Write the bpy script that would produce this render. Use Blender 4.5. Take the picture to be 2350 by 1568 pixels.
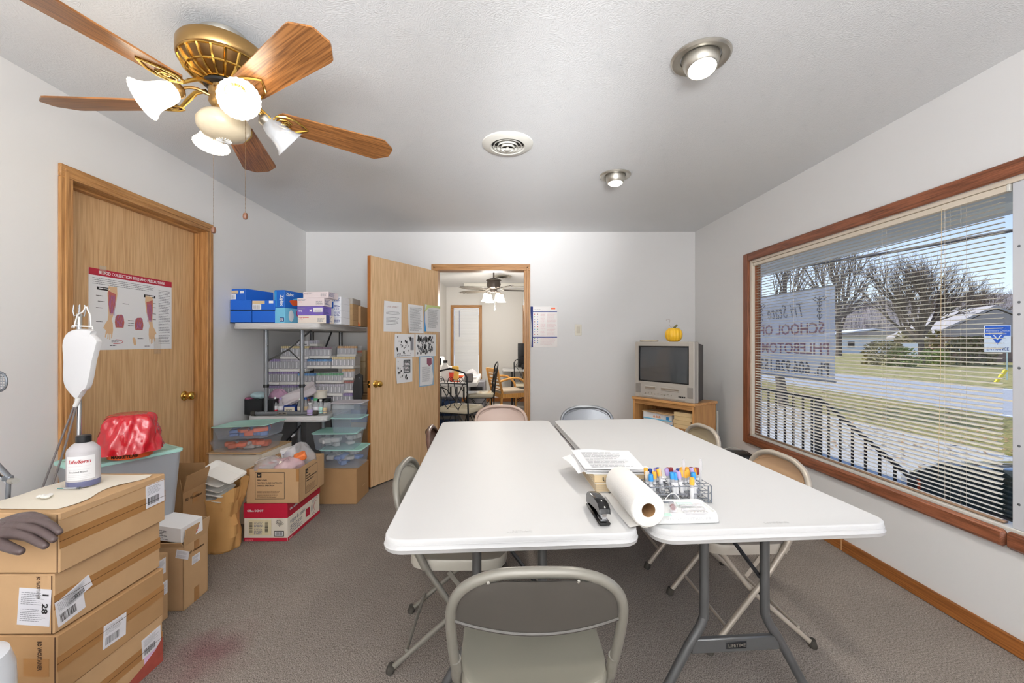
import bpy, math, random
from mathutils import Vector, Matrix
R = math.radians; PI = math.pi
sc = bpy.context.scene; COL = sc.collection
for o in list(bpy.data.objects): bpy.data.objects.remove(o)
rnd = random.Random(7)

# ---------------------------------------------------------------- camera, world, sun, exposure
F = 965.0; CX = 1175.0; CY = 785.0; H = 1.287          # focal length in px, principal point, eye height
cd = bpy.data.cameras.new('camera'); cam = bpy.data.objects.new('camera', cd); COL.objects.link(cam)
cd.sensor_width = 36; cd.lens = 36*F/2350; cd.shift_y = 1/2350; cd.clip_start = .05; cd.clip_end = 600
cam.location = (0, 0, H); cam.rotation_euler = (PI/2, 0, 0); sc.camera = cam
w = bpy.data.worlds.new('sky'); sc.world = w; w.use_nodes = True
nt = w.node_tree; nt.nodes.clear()
tc = nt.nodes.new('ShaderNodeTexCoord'); sx = nt.nodes.new('ShaderNodeSeparateXYZ'); rp = nt.nodes.new('ShaderNodeValToRGB')
bg = nt.nodes.new('ShaderNodeBackground'); wo = nt.nodes.new('ShaderNodeOutputWorld')
nt.links.new(tc.outputs['Generated'], sx.inputs[0]); nt.links.new(sx.outputs['Z'], rp.inputs[0])
nt.links.new(rp.outputs[0], bg.inputs[0]); nt.links.new(bg.outputs[0], wo.inputs[0])
e = rp.color_ramp.elements
e[0].position = 0.0; e[0].color = (.80, .86, .95, 1); e[1].position = 1; e[1].color = (.16, .30, .72, 1)
n_ = e.new(.10); n_.color = (.62, .73, .92, 1); n_ = e.new(.26); n_.color = (.30, .44, .80, 1)
SKY = 1.2
bg.inputs[1].default_value = SKY
sd = bpy.data.lights.new('sun', 'SUN'); sd.energy = 3.9; sd.angle = R(1); sd.color = (1, .95, .86)
so = bpy.data.objects.new('sun', sd); COL.objects.link(so); so.rotation_euler = (R(42), 0, R(-125))
def add_fill(loc, aim, size, power, spread):                  # unseen fill lights added behind the camera to brighten the room
    a_ = bpy.data.lights.new('fill_light', 'AREA'); a_.shape = 'DISK'; a_.size = size; a_.energy = power; a_.spread = R(spread); a_.color = (.965, .98, 1)
    o_ = bpy.data.objects.new('fill_light', a_); COL.objects.link(o_); o_.location = loc; o_.rotation_euler = (Vector(aim)-Vector(loc)).to_track_quat('-Z', 'Y').to_euler()
add_fill((.2, -1.0, 1.6), (.2, -3.2, 2.0), .5, 150, 120)
add_fill((0, -1.3, 1.35), (0, -1.2, 2.4), 1.3, 130, 180)
add_fill((.3, -.6, 1.6), (.1, 4.1, 2.46), .4, 3.6, 28)
add_fill((.3, -.6, 1.6), (-1.7, 3.6, 2.42), .4, 1.6, 34)
sc.view_settings.view_transform = 'Standard'; sc.view_settings.look = 'None'
sc.view_settings.gamma = 1; sc.view_settings.use_curve_mapping = False
sc.view_settings.exposure = 0.42
cy = sc.cycles; cy.max_bounces = 8; cy.diffuse_bounces = 5; cy.glossy_bounces = 3; cy.transmission_bounces = 5
cy.transparent_max_bounces = 14; cy.caustics_reflective = False; cy.caustics_refractive = False
cy.use_denoising = True; cy.sample_clamp_indirect = 4
cy.use_adaptive_sampling = True; cy.adaptive_threshold = .02

# ---------------------------------------------------------------- pixel helpers (a point of the place from its pixel and its depth)
def P(px, py, Y): return Vector(((px-CX)/F*Y, Y, H-(py-CY)/F*Y))
def FZ(px, py, z):
    Y = F*(H-z)/(py-CY); return Vector(((px-CX)/F*Y, Y, z))
def ONP(px, py, p0, n):                                   # on a plane
    d = Vector(((px-CX)/F, 1, -(py-CY)/F)); o = Vector((0, 0, H)); n = Vector(n)
    return o + d*((Vector(p0)-o).dot(n)/d.dot(n))
TH = math.atan(34/F)                                      # the side walls run two degrees off the camera's axis
LWM = Matrix.Translation((-2.06, 0, 0)) @ Matrix.Rotation(TH, 4, 'Z')
RWM = Matrix.Translation((2.133, 0, 0)) @ Matrix.Rotation(TH, 4, 'Z')
CEIL = 2.473; YB = 4.533

# ---------------------------------------------------------------- mesh builder
def frm(d):
    d = Vector(d).normalized(); a = Vector((0, 0, 1)) if abs(d.z) < .95 else Vector((1, 0, 0))
    u = a.cross(d).normalized(); return u, d.cross(u), d
def sm(pts, k=4, closed=False):                            # Catmull-Rom through the points
    P_ = [Vector(p) for p in pts]; n = len(P_); out_ = []
    for i in range(n if closed else n-1):
        g = (lambda j: P_[j % n]) if closed else (lambda j: P_[max(0, min(n-1, j))])
        a, b, c, d = g(i-1), g(i), g(i+1), g(i+2)
        for q in range(k):
            t = q/k; out_.append(.5*((2*b)+(c-a)*t+(2*a-5*b+4*c-d)*t*t+(3*b-a-3*c+d)*t**3))
    if not closed: out_.append(P_[-1])
    return out_
class MB:
    def __init__(s): s.v = []; s.f = []; s.m = []
    def add(s, vs, fs, m=0):
        n = len(s.v); s.v += [tuple(p) for p in vs]; s.f += [tuple(i+n for i in f) for f in fs]; s.m += [m]*len(fs); return s
    def box(s, c, d, rz=0, ch=0, m=0, rot=None):
        hx, hy, hz = d[0]/2, d[1]/2, d[2]/2; vs = []; fs = []
        if ch <= 0:
            vs = [Vector((x*hx, y*hy, z*hz)) for z in (-1, 1) for y in (-1, 1) for x in (-1, 1)]
            fs = [(0, 2, 3, 1), (4, 5, 7, 6), (0, 1, 5, 4), (2, 6, 7, 3), (0, 4, 6, 2), (1, 3, 7, 5)]
        else:
            ch = min(ch, hx*.9, hy*.9, hz*.9); idx = {}
            for X in (-1, 1):
                for Y in (-1, 1):
                    for Z in (-1, 1):
                        for a in range(3):
                            q = [X*(hx-ch), Y*(hy-ch), Z*(hz-ch)]; q[a] = (X, Y, Z)[a]*(hx, hy, hz)[a]
                            idx[(X, Y, Z, a)] = len(vs); vs.append(Vector(q))
            g = lambda *k: idx[k]
            for a in range(3):
                for sgn in (-1, 1):
                    b, c_ = (a+1) % 3, (a+2) % 3; L = []
                    for (p, q) in ((-1, -1), (1, -1), (1, 1), (-1, 1)):
                        k = [0, 0, 0]; k[a] = sgn; k[b] = p; k[c_] = q; L.append(g(*k, a))
                    fs.append(tuple(L if sgn > 0 else L[::-1]))
                b, c_ = (a+1) % 3, (a+2) % 3
                for p in (-1, 1):
                    for q in (-1, 1):
                        k0 = [0, 0, 0]; k1 = [0, 0, 0]; k0[a] = -1; k1[a] = 1; k0[b] = k1[b] = p; k0[c_] = k1[c_] = q
                        L = [g(*k0, b), g(*k1, b), g(*k1, c_), g(*k0, c_)]
                        fs.append(tuple(L if p*q < 0 else L[::-1]))
            for X in (-1, 1):
                for Y in (-1, 1):
                    for Z in (-1, 1):
                        L = [g(X, Y, Z, 0), g(X, Y, Z, 1), g(X, Y, Z, 2)]; fs.append(tuple(L if X*Y*Z > 0 else L[::-1]))
        M = Matrix.Translation(c) @ (rot.to_4x4() if rot else Matrix.Rotation(rz, 4, 'Z'))
        return s.add([M @ p for p in vs], fs, m)
    def b2(s, a, b, ch=0, m=0):
        return s.box([(a[i]+b[i])/2 for i in range(3)], [abs(b[i]-a[i]) for i in range(3)], 0, ch, m)
    def tube(s, pts, r, n=8, closed=False, m=0, flat=1.0):
        pts = [Vector(p) for p in pts]; N = len(pts); vs = []; fs = []
        rr = r if isinstance(r, (list, tuple)) else [r]*N
        pu = None
        for i, p in enumerate(pts):
            a = pts[(i-1) % N] if (closed or i > 0) else p; b = pts[(i+1) % N] if (closed or i < N-1) else p
            d = (b-a); d = d.normalized() if d.length > 1e-9 else Vector((0, 0, 1))
            if pu is None: u, v_, _ = frm(d)
            else:
                u = (pu - d*pu.dot(d)); u = u.normalized() if u.length > 1e-6 else frm(d)[0]; v_ = d.cross(u)
            pu = u
            for k in range(n):
                t = 2*PI*k/n; vs.append(p + u*math.cos(t)*rr[i] + v_*math.sin(t)*rr[i]*flat)
        for i in range(N if closed else N-1):
            j = (i+1) % N
            for k in range(n): fs.append((i*n+k, i*n+(k+1) % n, j*n+(k+1) % n, j*n+k))
        if not closed: fs += [tuple(range(n))[::-1], tuple(range((N-1)*n, N*n))]
        return s.add(vs, fs, m)
    def cyl(s, a, b, r, r2=None, n=12, m=0): return s.tube([a, b], [r, r if r2 is None else r2], n, m=m)
    def lathe(s, prof, n=24, o=(0, 0, 0), ax=(0, 0, 1), m=0, sy=1.0, cap=True, wob=None):
        u, v_, d = frm(ax) if tuple(ax) != (0, 0, 1) else (Vector((1, 0, 0)), Vector((0, 1, 0)), Vector((0, 0, 1)))
        o = Vector(o); vs = []; fs = []
        for (r, z) in prof:
            for k in range(n):
                t = 2*PI*k/n; q = r*(wob(t, z) if wob else 1); vs.append(o + u*q*math.cos(t) + v_*q*math.sin(t)*sy + d*z)
        for i in range(len(prof)-1):
            for k in range(n): fs.append((i*n+k, i*n+(k+1) % n, (i+1)*n+(k+1) % n, (i+1)*n+k))
        if cap:
            if prof[0][0] > 1e-6: fs.append(tuple(range(n))[::-1])
            if prof[-1][0] > 1e-6: fs.append(tuple(range((len(prof)-1)*n, len(prof)*n)))
        return s.add(vs, fs, m)
    def prism(s, pts, a, b, plane='xy', m=0):
        n = len(pts); g = {'xy': lambda x, y, z: (x, y, z), 'xz': lambda x, y, z: (x, z, y), 'yz': lambda x, y, z: (z, x, y)}[plane]
        vs = [g(x, y, a) for x, y in pts]+[g(x, y, b) for x, y in pts]
        fs = [tuple(range(n))[::-1], tuple(range(n, 2*n))]+[(i, (i+1) % n, n+(i+1) % n, n+i) for i in range(n)]
        return s.add(vs, fs, m)
    def rings(s, rings, m=0, cap=True, close=True):
        n = len(rings[0]); vs = [p for r in rings for p in r]; fs = []
        for i in range(len(rings)-1):
            for k in range(n if close else n-1): fs.append((i*n+k, i*n+(k+1) % n, (i+1)*n+(k+1) % n, (i+1)*n+k))
        if cap and close: fs += [tuple(range(n))[::-1], tuple(range((len(rings)-1)*n, len(rings)*n))]
        return s.add(vs, fs, m)
    def grid(s, fn, nu, nv, m=0, thick=None):
        vs = [fn(i/nu, j/nv) for j in range(nv+1) for i in range(nu+1)]; W = nu+1
        fs = [(j*W+i, j*W+i+1, (j+1)*W+i+1, (j+1)*W+i) for j in range(nv) for i in range(nu)]
        return s.add(vs, fs, m)
    def quad(s, o, u, v_, m=0):
        o, u, v_ = Vector(o), Vector(u), Vector(v_); return s.add([o, o+u, o+u+v_, o+v_], [(0, 1, 2, 3)], m)
    def xf(s, M): s.v = [tuple(M @ Vector(p)) for p in s.v]; return s
    def build(s, name, mats, parent=None, smooth=True, ang=40):
        me = bpy.data.meshes.new(name); me.from_pydata(s.v, [], s.f)
        for q in (mats if isinstance(mats, (list, tuple)) else [mats]): me.materials.append(q)
        if any(s.m): me.polygons.foreach_set('material_index', s.m)
        if smooth:
            me.polygons.foreach_set('use_smooth', [True]*len(s.f)); me.set_sharp_from_angle(angle=R(ang))
        me.validate(); me.update()
        o = bpy.data.objects.new(name, me); COL.objects.link(o)
        if parent is not None: o.parent = parent
        return o
def tag(o, label, cat, group=None, kind=None):
    if label: o['label'] = label
    if cat: o['category'] = cat
    if group: o['group'] = group
    if kind: o['kind'] = kind
    return o
def thing(name, label, cat, loc=(0, 0, 0), rz=0, group=None, mw=None):
    o = bpy.data.objects.new(name, None); COL.objects.link(o); o.empty_display_size = .05
    if mw is not None: o.matrix_world = mw
    else: o.location = loc; o.rotation_euler = (0, 0, rz)
    return tag(o, label, cat, group)
def place(o, loc=(0, 0, 0), rz=0, M=None):
    if M is not None: o.matrix_world = M
    else: o.location = loc; o.rotation_euler = (0, 0, rz)
    return o
def struct(name, mb, mat, M=None, **k):
    o = mb.build(name, mat, **k); o['kind'] = 'structure'
    if M is not None: o.matrix_world = M
    return o
KIDS = {}
def kids(o):
    return [c for c in bpy.data.objects if c.parent == o]
def copy_tree(o, parent=None, km=None):
    if km is None:
        km = {}
        for c in bpy.data.objects:
            if c.parent: km.setdefault(c.parent.name, []).append(c)
    c = o.copy(); COL.objects.link(c)
    if parent is not None: c.parent = parent
    for ch in km.get(o.name, []): copy_tree(ch, c, km)
    return c
def relabel(o, label, cat=None, group=None, loc=None, rz=None):
    o['label'] = label
    if cat: o['category'] = cat
    if group: o['group'] = group
    if loc is not None: o.location = loc
    if rz is not None: o.rotation_euler = (0, 0, rz)
    return o
ORD = ['first', 'second', 'third', 'fourth', 'fifth', 'sixth', 'seventh', 'eighth', 'ninth', 'tenth', 'eleventh', 'twelfth', 'thirteenth']

# ---------------------------------------------------------------- materials
def lin(c): c /= 255; return c/12.92 if c <= .04045 else ((c+.055)/1.055)**2.4
def C(r, g, b): return (lin(r), lin(g), lin(b), 1)
def mat(name, col, rough=.6, metal=0, spec=.5, bump=None, var=0, vscale=20, alpha=1, trans=0, ior=1.45, emit=None, es=0, sub=0, coat=0, sheen=0):
    m = bpy.data.materials.new(name); m.use_nodes = True; t = m.node_tree; b = t.nodes['Principled BSDF']; i = b.inputs
    i['Base Color'].default_value = col; i['Roughness'].default_value = rough; i['Metallic'].default_value = metal
    i['Specular IOR Level'].default_value = spec; i['Alpha'].default_value = alpha
    i['Transmission Weight'].default_value = trans; i['IOR'].default_value = ior; i['Coat Weight'].default_value = coat
    if emit: i['Emission Color'].default_value = emit; i['Emission Strength'].default_value = es
    if var or bump:
        co = t.nodes.new('ShaderNodeTexCoord'); nz = t.nodes.new('ShaderNodeTexNoise')
        nz.inputs['Scale'].default_value = vscale; nz.inputs['Detail'].default_value = 4; t.links.new(co.outputs['Object'], nz.inputs['Vector'])
    if var:
        mx = t.nodes.new('ShaderNodeMix'); mx.data_type = 'RGBA'
        mx.inputs[6].default_value = tuple(max(0, c*(1-var)) for c in col[:3])+(1,); mx.inputs[7].default_value = tuple(min(1, c*(1+var)) for c in col[:3])+(1,)
        t.links.new(nz.outputs['Fac'], mx.inputs[0]); t.links.new(mx.outputs[2], i['Base Color'])
    if bump:
        nb = t.nodes.new('ShaderNodeTexNoise'); nb.inputs['Scale'].default_value = bump[0]; nb.inputs['Detail'].default_value = 3
        t.links.new(co.outputs['Object'], nb.inputs['Vector'])
        bp = t.nodes.new('ShaderNodeBump'); bp.inputs['Strength'].default_value = bump[1]; bp.inputs['Distance'].default_value = bump[2]
        t.links.new(nb.outputs['Fac'], bp.inputs['Height']); t.links.new(bp.outputs[0], i['Normal'])
    return m
def wood(name, c1, c2, axis=2, fine=60, rough=.42, bands=2.2, coarse=1.0):
    m = bpy.data.materials.new(name); m.use_nodes = True; t = m.node_tree; b = t.nodes['Principled BSDF']
    co = t.nodes.new('ShaderNodeTexCoord'); mp = t.nodes.new('ShaderNodeMapping')
    s = [1, 1, 1]; s[axis] = .03; mp.inputs['Scale'].default_value = s; t.links.new(co.outputs['Object'], mp.inputs['Vector'])
    n1 = t.nodes.new('ShaderNodeTexNoise'); n1.inputs['Scale'].default_value = fine*3; n1.inputs['Detail'].default_value = 5
    n2 = t.nodes.new('ShaderNodeTexNoise'); n2.inputs['Scale'].default_value = 11*coarse; n2.inputs['Detail'].default_value = 2
    mp2 = t.nodes.new('ShaderNodeMapping'); s2 = [1, 1, 1]; s2[axis] = .045; mp2.inputs['Scale'].default_value = s2
    t.links.new(co.outputs['Object'], mp2.inputs['Vector'])
    t.links.new(mp.outputs[0], n1.inputs['Vector']); t.links.new(mp2.outputs[0], n2.inputs['Vector'])
    mu = t.nodes.new('ShaderNodeMath'); mu.operation = 'MULTIPLY'; mu.inputs[1].default_value = bands*10
    t.links.new(n2.outputs['Fac'], mu.inputs[0])
    fr = t.nodes.new('ShaderNodeMath'); fr.operation = 'PINGPONG'; fr.inputs[1].default_value = 1; t.links.new(mu.outputs[0], fr.inputs[0])
    ad = t.nodes.new('ShaderNodeMath'); ad.operation = 'MULTIPLY_ADD'; ad.inputs[1].default_value = .24; t.links.new(fr.outputs[0], ad.inputs[0])
    m3 = t.nodes.new('ShaderNodeMath'); m3.operation = 'MULTIPLY'; m3.inputs[1].default_value = 1.0
    t.links.new(n1.outputs['Fac'], m3.inputs[0]); t.links.new(m3.outputs[0], ad.inputs[2])
    rp = t.nodes.new('ShaderNodeValToRGB'); e = rp.color_ramp.elements
    e[0].position = .36; e[0].color = c1; e[1].position = .80; e[1].color = c2
    t.links.new(ad.outputs[0], rp.inputs[0]); t.links.new(rp.outputs[0], b.inputs['Base Color']); b.inputs['Roughness'].default_value = rough
    b.inputs['Specular IOR Level'].default_value = .35
    bp = t.nodes.new('ShaderNodeBump'); bp.inputs['Strength'].default_value = .15; bp.inputs['Distance'].default_value = .001
    t.links.new(n1.outputs['Fac'], bp.inputs['Height']); t.links.new(bp.outputs[0], b.inputs['Normal'])
    return m
K = {}
K['wall'] = mat('wall_paint', C(232, 231, 230), .7, spec=.25, bump=(90, .12, .0015))
K['wall2'] = mat('wall_paint_far_room', C(226, 224, 220), .7, spec=.25)
K['oak'] = wood('oak_veneer', C(196, 158, 116), C(224, 190, 148), 2)
K['oak_d'] = wood('oak_veneer_closed_door', C(186, 144, 98), C(216, 178, 132), 2)
K['oaktrim'] = wood('oak_trim_upright', C(146, 100, 56), C(188, 140, 88), 2, fine=90)
K['oaktrim_x'] = wood('oak_trim_across', C(146, 100, 56), C(188, 140, 88), 0, fine=90)
K['oaktrim_y'] = wood('oak_trim_along', C(146, 100, 56), C(188, 140, 88), 1, fine=90)
K['oakedge'] = mat('oak_edge', C(170, 104, 48), .5, var=.15, vscale=40)
K['base'] = wood('baseboard_wood', C(118, 68, 30), C(158, 98, 48), 1, fine=80)
K['base_x'] = wood('baseboard_wood_across', C(118, 68, 30), C(158, 98, 48), 0, fine=80)
K['walnut'] = wood('walnut_trim', C(92, 52, 34), C(150, 92, 64), 1, fine=110)
K['walnut_z'] = wood('walnut_trim_upright', C(92, 52, 34), C(150, 92, 64), 2, fine=110)
K['blade'] = wood('fan_blade_oak', C(92, 56, 28), C(160, 108, 62), 0, fine=60, rough=.3, bands=3.2, coarse=1.6)
K['brass'] = mat('antique_brass', C(176, 142, 92), .32, 1)
K['brass_d'] = mat('dark_brass', C(120, 92, 58), .4, 1)
K['gold'] = mat('polished_brass', C(214, 172, 88), .2, 1)
K['nickel'] = mat('brushed_nickel', C(196, 192, 182), .35, .9)
K['chrome'] = mat('chrome', C(200, 202, 206), .15, 1)
K['steel'] = mat('grey_steel', C(120, 124, 130), .4, .6)
K['white'] = mat('white_plastic', C(238, 238, 236), .4)
K['offwhite'] = mat('offwhite_enamel', C(222, 220, 212), .4)
K['cream'] = mat('cream_vinyl', C(226, 214, 196), .5)
K['black'] = mat('black_plastic', C(26, 26, 28), .4)
K['blackgloss'] = mat('black_gloss', C(16, 16, 18), .12)
K['rubber'] = mat('dark_rubber', C(60, 56, 50), .8)
K['tabletop'] = mat('tabletop_plastic', C(210, 209, 208), .5, spec=.25, bump=(420, .12, .0008))
K['tableleg'] = mat('table_leg_grey', C(92, 92, 92), .38, .5)
K['tableleg2'] = mat('shelf_leg_grey', C(128, 130, 134), .35, .5)
K['card'] = mat('cardboard', C(184, 150, 112), .85, spec=.15, var=.07, vscale=14, bump=(260, .1, .0008))
K['card2'] = mat('cardboard_dark', C(166, 130, 92), .85, spec=.15, var=.08, vscale=12)
K['card3'] = mat('cardboard_pale', C(196, 164, 124), .85, spec=.15, var=.06, vscale=12)
K['tape'] = mat('brown_packing_tape', C(158, 114, 68), .3, spec=.5)
K['seam'] = mat('box_seam', C(74, 46, 26), .9)
K['paper'] = mat('white_paper', C(240, 240, 241), .7, spec=.2)
K['paper_w'] = mat('cream_paper', C(236, 228, 212), .8, spec=.2)
K['label'] = mat('shipping_label', C(232, 231, 236), .5)
K['ink'] = mat('grey_ink', C(138, 138, 144), .7)
K['inkb'] = mat('black_ink', C(36, 34, 34), .7)
K['inkbr'] = mat('brown_black_ink', C(66, 44, 28), .8)
K['red'] = mat('red_print', C(198, 24, 44), .5)
K['reddk'] = mat('dark_red_print', C(176, 26, 52), .5)
K['redbag'] = mat('red_plastic_bag', C(188, 16, 34), .16, spec=.7, coat=.6, bump=(16, .5, .01))
K['orange'] = mat('orange_plastic', C(228, 92, 40), .45)
K['blue'] = mat('blue_card', C(24, 96, 196), .5)
K['bluedk'] = mat('dark_blue', C(20, 50, 120), .5)
K['navy'] = mat('navy_print', C(48, 64, 130), .5)
K['sky'] = mat('light_blue_print', C(110, 190, 226), .5)
K['purple'] = mat('purple_print', C(112, 92, 176), .5)
K['lav'] = mat('lavender_cap', C(178, 158, 206), .45)
K['pink'] = mat('pink_print', C(228, 196, 196), .6)
K['green'] = mat('green_cap', C(60, 150, 96), .45)
K['yellow'] = mat('gold_cap', C(234, 174, 62), .42)
K['maroon'] = mat('maroon_cap', C(128, 46, 46), .42)
K['teal'] = mat('blue_cap', C(48, 140, 206), .42)
K['royal'] = mat('royal_blue_cap', C(32, 62, 140), .42)
K['mint'] = mat('mint_lid', C(178, 226, 214), .4)
K['tan'] = mat('tan_print', C(214, 190, 150), .6)
K['skin'] = mat('printed_skin', C(222, 186, 146), .6)
K['flesh'] = mat('printed_flesh', C(178, 96, 88), .6, var=.25, vscale=60)
K['glassy'] = mat('clear_plastic', C(235, 238, 242), .12, alpha=.32)
K['cloudy'] = mat('cloudy_plastic_bin', C(214, 224, 234), .3, alpha=.28)
K['film'] = mat('clear_film', C(236, 234, 238), .12, alpha=.34, bump=(22, .5, .01))
K['tubeglass'] = mat('tube_plastic', C(226, 226, 232), .15, alpha=.6)
K['foam'] = mat('white_foam', C(240, 238, 232), .8)
K['bag'] = mat('kraft_paper_bag', C(190, 146, 92), .8, spec=.15, var=.12, vscale=7)
def glow(name, col, s):
    return mat(name, (1, 1, 1, 1), .4, emit=col, es=s)
K['shade_lit'] = glow('lit_frosted_glass', (1, .86, .62, 1), 1.3)
K['bulb'] = glow('lit_bulb', (1, .90, .72, 1), 6)
K['lamp_w'] = glow('lit_reflector_lamp', (1, .97, .90, 1), 5)
K['globe'] = mat('frosted_globe', C(200, 186, 160), .3, emit=(1, .85, .6, 1), es=.0, bump=(260, .3, .001))
K['shade_off'] = mat('clear_ribbed_glass', C(225, 228, 232), .1, alpha=.45)
# carpet
def carpet():
    m = mat('grey_carpet', C(140, 134, 128), 1, spec=.05); t = m.node_tree; b = t.nodes['Principled BSDF']
    co = t.nodes.new('ShaderNodeTexCoord'); n1 = t.nodes.new('ShaderNodeTexNoise'); n1.inputs['Scale'].default_value = 300; n1.inputs['Detail'].default_value = 3
    mp = t.nodes.new('ShaderNodeMapping'); mp.inputs['Rotation'].default_value = (0, 0, R(25)); mp.inputs['Scale'].default_value = (1, .5, 1)
    n2 = t.nodes.new('ShaderNodeTexNoise'); n2.inputs['Scale'].default_value = 2.5
    t.links.new(co.outputs['Object'], mp.inputs[0]); t.links.new(mp.outputs[0], n1.inputs['Vector']); t.links.new(co.outputs['Object'], n2.inputs['Vector'])
    rp = t.nodes.new('ShaderNodeValToRGB'); e = rp.color_ramp.elements
    e[0].position = .3; e[0].color = C(86, 78, 71); e[1].position = .7; e[1].color = C(168, 158, 149)
    t.links.new(n1.outputs['Fac'], rp.inputs[0])
    mx = t.nodes.new('ShaderNodeMix'); mx.data_type = 'RGBA'; mx.blend_type = 'MULTIPLY'; mx.inputs[0].default_value = 1
    r2 = t.nodes.new('ShaderNodeValToRGB'); r2.color_ramp.elements[0].position = .3; r2.color_ramp.elements[0].color = (.86, .86, .86, 1); r2.color_ramp.elements[1].position = .7; r2.color_ramp.elements[1].color = (1, 1, 1, 1)
    t.links.new(n2.outputs['Fac'], r2.inputs[0]); t.links.new(rp.outputs[0], mx.inputs[6]); t.links.new(r2.outputs[0], mx.inputs[7])
    # the pink stain beside the boxes
    g = t.nodes.new('ShaderNodeVectorMath'); g.operation = 'DISTANCE'; g.inputs[1].default_value = (-1.28, 1.72, 0)
    t.links.new(co.outputs['Object'], g.inputs[0])
    n3 = t.nodes.new('ShaderNodeTexNoise'); n3.inputs['Scale'].default_value = 7; t.links.new(co.outputs['Object'], n3.inputs['Vector'])
    a = t.nodes.new('ShaderNodeMath'); a.operation = 'MULTIPLY_ADD'; a.inputs[1].default_value = .35; t.links.new(n3.outputs['Fac'], a.inputs[0]); t.links.new(g.outputs['Value'], a.inputs[2])
    mr = t.nodes.new('ShaderNodeMapRange'); mr.inputs['From Min'].default_value = .16; mr.inputs['From Max'].default_value = .40; mr.inputs['To Min'].default_value = .6; mr.inputs['To Max'].default_value = 0
    t.links.new(a.outputs[0], mr.inputs['Value'])
    m2 = t.nodes.new('ShaderNodeMix'); m2.data_type = 'RGBA'; m2.blend_type = 'MULTIPLY'; m2.inputs[7].default_value = C(206, 130, 156)
    t.links.new(mr.outputs[0], m2.inputs[0]); t.links.new(mx.outputs[2], m2.inputs[6]); t.links.new(m2.outputs[2], b.inputs['Base Color'])
    bp = t.nodes.new('ShaderNodeBump'); bp.inputs['Strength'].default_value = .35; bp.inputs['Distance'].default_value = .003
    t.links.new(n1.outputs['Fac'], bp.inputs['Height']); t.links.new(bp.outputs[0], b.inputs['Normal'])
    return m
K['carpet'] = carpet()
def stomp():
    m = mat('stomped_ceiling_plaster', C(226, 227, 228), .75, spec=.2); t = m.node_tree; b = t.nodes['Principled BSDF']
    co = t.nodes.new('ShaderNodeTexCoord'); vo = t.nodes.new('ShaderNodeTexVoronoi'); vo.inputs['Scale'].default_value = 5
    sub = t.nodes.new('ShaderNodeVectorMath'); sub.operation = 'SUBTRACT'
    t.links.new(co.outputs['Object'], vo.inputs['Vector']); t.links.new(co.outputs['Object'], sub.inputs[0]); t.links.new(vo.outputs['Position'], sub.inputs[1])
    sp = t.nodes.new('ShaderNodeSeparateXYZ'); t.links.new(sub.outputs[0], sp.inputs[0])
    at = t.nodes.new('ShaderNodeMath'); at.operation = 'ARCTAN2'; t.links.new(sp.outputs['Y'], at.inputs[0]); t.links.new(sp.outputs['X'], at.inputs[1])
    cb = t.nodes.new('ShaderNodeCombineXYZ'); ml = t.nodes.new('ShaderNodeMath'); ml.operation = 'MULTIPLY'; ml.inputs[1].default_value = 6
    t.links.new(at.outputs[0], ml.inputs[0]); t.links.new(ml.outputs[0], cb.inputs[0])
    le = t.nodes.new('ShaderNodeMath'); le.operation = 'MULTIPLY'; le.inputs[1].default_value = 22; t.links.new(vo.outputs['Distance'], le.inputs[0]); t.links.new(le.outputs[0], cb.inputs[1])
    nz = t.nodes.new('ShaderNodeTexNoise'); nz.inputs['Scale'].default_value = 1.6; nz.inputs['Detail'].default_value = 2; t.links.new(cb.outputs[0], nz.inputs['Vector'])
    bp = t.nodes.new('ShaderNodeBump'); bp.inputs['Strength'].default_value = .5; bp.inputs['Distance'].default_value = .004
    t.links.new(nz.outputs['Fac'], bp.inputs['Height']); t.links.new(bp.outputs[0], b.inputs['Normal'])
    return m
K['ceil'] = stomp()
def glass():
    m = bpy.data.materials.new('window_glass'); m.use_nodes = True; t = m.node_tree; t.nodes.clear()
    o = t.nodes.new('ShaderNodeOutputMaterial'); mx = t.nodes.new('ShaderNodeMixShader'); tr = t.nodes.new('ShaderNodeBsdfTransparent'); gl = t.nodes.new('ShaderNodeBsdfGlossy')
    gl.inputs['Roughness'].default_value = .02; tr.inputs[0].default_value = (.94, .96, .96, 1); mx.inputs[0].default_value = .05
    t.links.new(tr.outputs[0], mx.inputs[1]); t.links.new(gl.outputs[0], mx.inputs[2]); t.links.new(mx.outputs[0], o.inputs[0])
    return m
K['glass'] = glass()

# ---------------------------------------------------------------- print on faces
def face(size, f, base=(0, 0, 0)):
    """frame of a face of a box standing on its base centre: origin (lower left seen from outside), u, v, n, width, height"""
    sx_, sy_, sz = size; bx, by, bz = base
    d = {'-y': ((-sx_/2, -sy_/2, 0), (1, 0, 0), (0, 0, 1), (0, -1, 0), sx_, sz), '+y': ((sx_/2, sy_/2, 0), (-1, 0, 0), (0, 0, 1), (0, 1, 0), sx_, sz),
         '+x': ((sx_/2, -sy_/2, 0), (0, 1, 0), (0, 0, 1), (1, 0, 0), sy_, sz), '-x': ((-sx_/2, sy_/2, 0), (0, -1, 0), (0, 0, 1), (-1, 0, 0), sy_, sz),
         '+z': ((-sx_/2, -sy_/2, sz), (1, 0, 0), (0, 1, 0), (0, 0, 1), sx_, sy_)}[f]
    o, u, v_, n, W, Hh = d
    return (Vector(o)+Vector(base), Vector(u), Vector(v_), Vector(n), W, Hh)
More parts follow.
